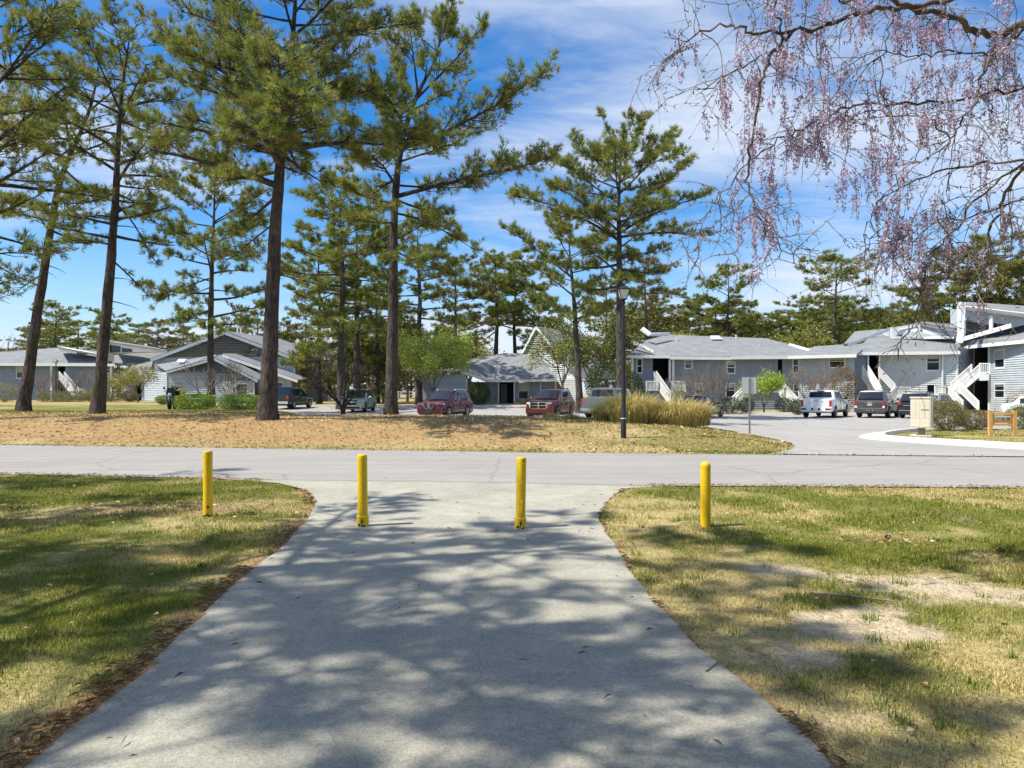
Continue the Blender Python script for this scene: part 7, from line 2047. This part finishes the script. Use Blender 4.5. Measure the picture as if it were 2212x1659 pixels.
cnt = 0; extra = []
spots = []
for (cx_, cy_, sx_, sy_, k) in ZON:
    wgt = np.exp(-.5 * (((px - cx_) / sx_) ** 2 + ((py - cy_ + 25) / sy_) ** 2)); wgt[(py > 640)] *= .2
    if wgt.sum() < 1e-6: continue
    idx = rg.choice(len(allp), k, p=wgt / wgt.sum())
    spots += [allp[i] for i in idx[:max(1, int(k * .9))]]
spots = np.array(spots); order = rg.permutation(len(spots))
extra_v = []; extra_f = []; extra_c = []
woff = np.array(wroot.location)
for j, i in enumerate(order):
    me = rac[int(rg.integers(0, len(rac)))]
    s = rg.uniform(.75, 1.15); a = rg.uniform(0, 6.28)
    if j < 295:
        o = bpy.data.objects.new('flower_cluster', me); COL.objects.link(o); o.parent = wroot
        o.location = spots[i] - woff; o.rotation_euler = (rg.normal(0, .16), rg.normal(0, .16), a); o.scale = (s, s, s)
    else:
        vv = np.zeros(len(me.vertices) * 3); me.vertices.foreach_get('co', vv); vv = vv.reshape(-1, 3) * s
        cc = np.zeros(len(me.vertices) * 4); me.attributes['col'].data.foreach_get('color', cc)
        ff = [tuple(p.vertices) for p in me.polygons]; b = sum(len(x) for x in extra_v)
        c_, s_ = math.cos(a), math.sin(a)
        vv = np.stack([vv[:, 0] * c_ - vv[:, 1] * s_, vv[:, 0] * s_ + vv[:, 1] * c_, vv[:, 2]], 1) + spots[i]
        extra_v.append(vv); extra_f += [tuple(q + b for q in f_) for f_ in ff]; extra_c.append(cc.reshape(-1, 4)[:, :3])
if extra_v:
    wpart('small_flower_clusters', np.concatenate(extra_v), extra_f, M_flower, col=np.concatenate(extra_c))['kind'] = 'stuff'

# ------------------------------------------------------------------ small things lying about
def cone(label, xv, yv):
    g = U(xv, yv); rr = np.random.default_rng(int(xv))
    n = 46; t = np.linspace(0, 1, n); a = np.arange(n) * 2.399
    c = np.stack([np.cos(a) * .024 * np.sin(np.pi * (.15 + .8 * t)), (t - .5) * .085, np.sin(a) * .024 * np.sin(np.pi * (.15 + .8 * t)) + .03], 1)
    V, Fc = leaf_quads(c, .024, .016, rr)
    o = link('pine_cone', raw_mesh('pine_cone', V, Fc, M_bark)); o.location = g; o.rotation_euler = (0, 0, rr.uniform(0, 6.28))
    set_tags(o, label, 'pine cone', 'pine cones on the ground')
for xv, yv, lab in ((436, 1229, 'pine cone on the left turf in a sunlit patch'), (2164, 1195, 'pine cone in the right turf near the edge of the view'), (1918, 1166, 'pine cone in the right turf among dry leaves')):
    cone(lab, xv, yv)
def stick(label, pts, rad):
    p = [U(x, y) + Vector((0, 0, rad * .8 + .012)) for x, y in pts]
    v, f = tube(np.array([tuple(q) for q in p]), np.linspace(rad, rad * .5, len(p)), 6)
    o = link('fallen_stick', raw_mesh('fallen_stick', v, f, M_twig)); set_tags(o, label, 'stick', 'fallen sticks')
stick('long grey stick lying on the sandy right turf', [(1748, 1285), (1800, 1290), (1850, 1295), (1930, 1304)], .012)
stick('thin twig lying near the right edge of the path', [(1525, 1455), (1545, 1440), (1560, 1428)], .005)
stick('short dark twig on the turf by the left bollard', [(520, 1118), (530, 1116), (540, 1117)], .008)
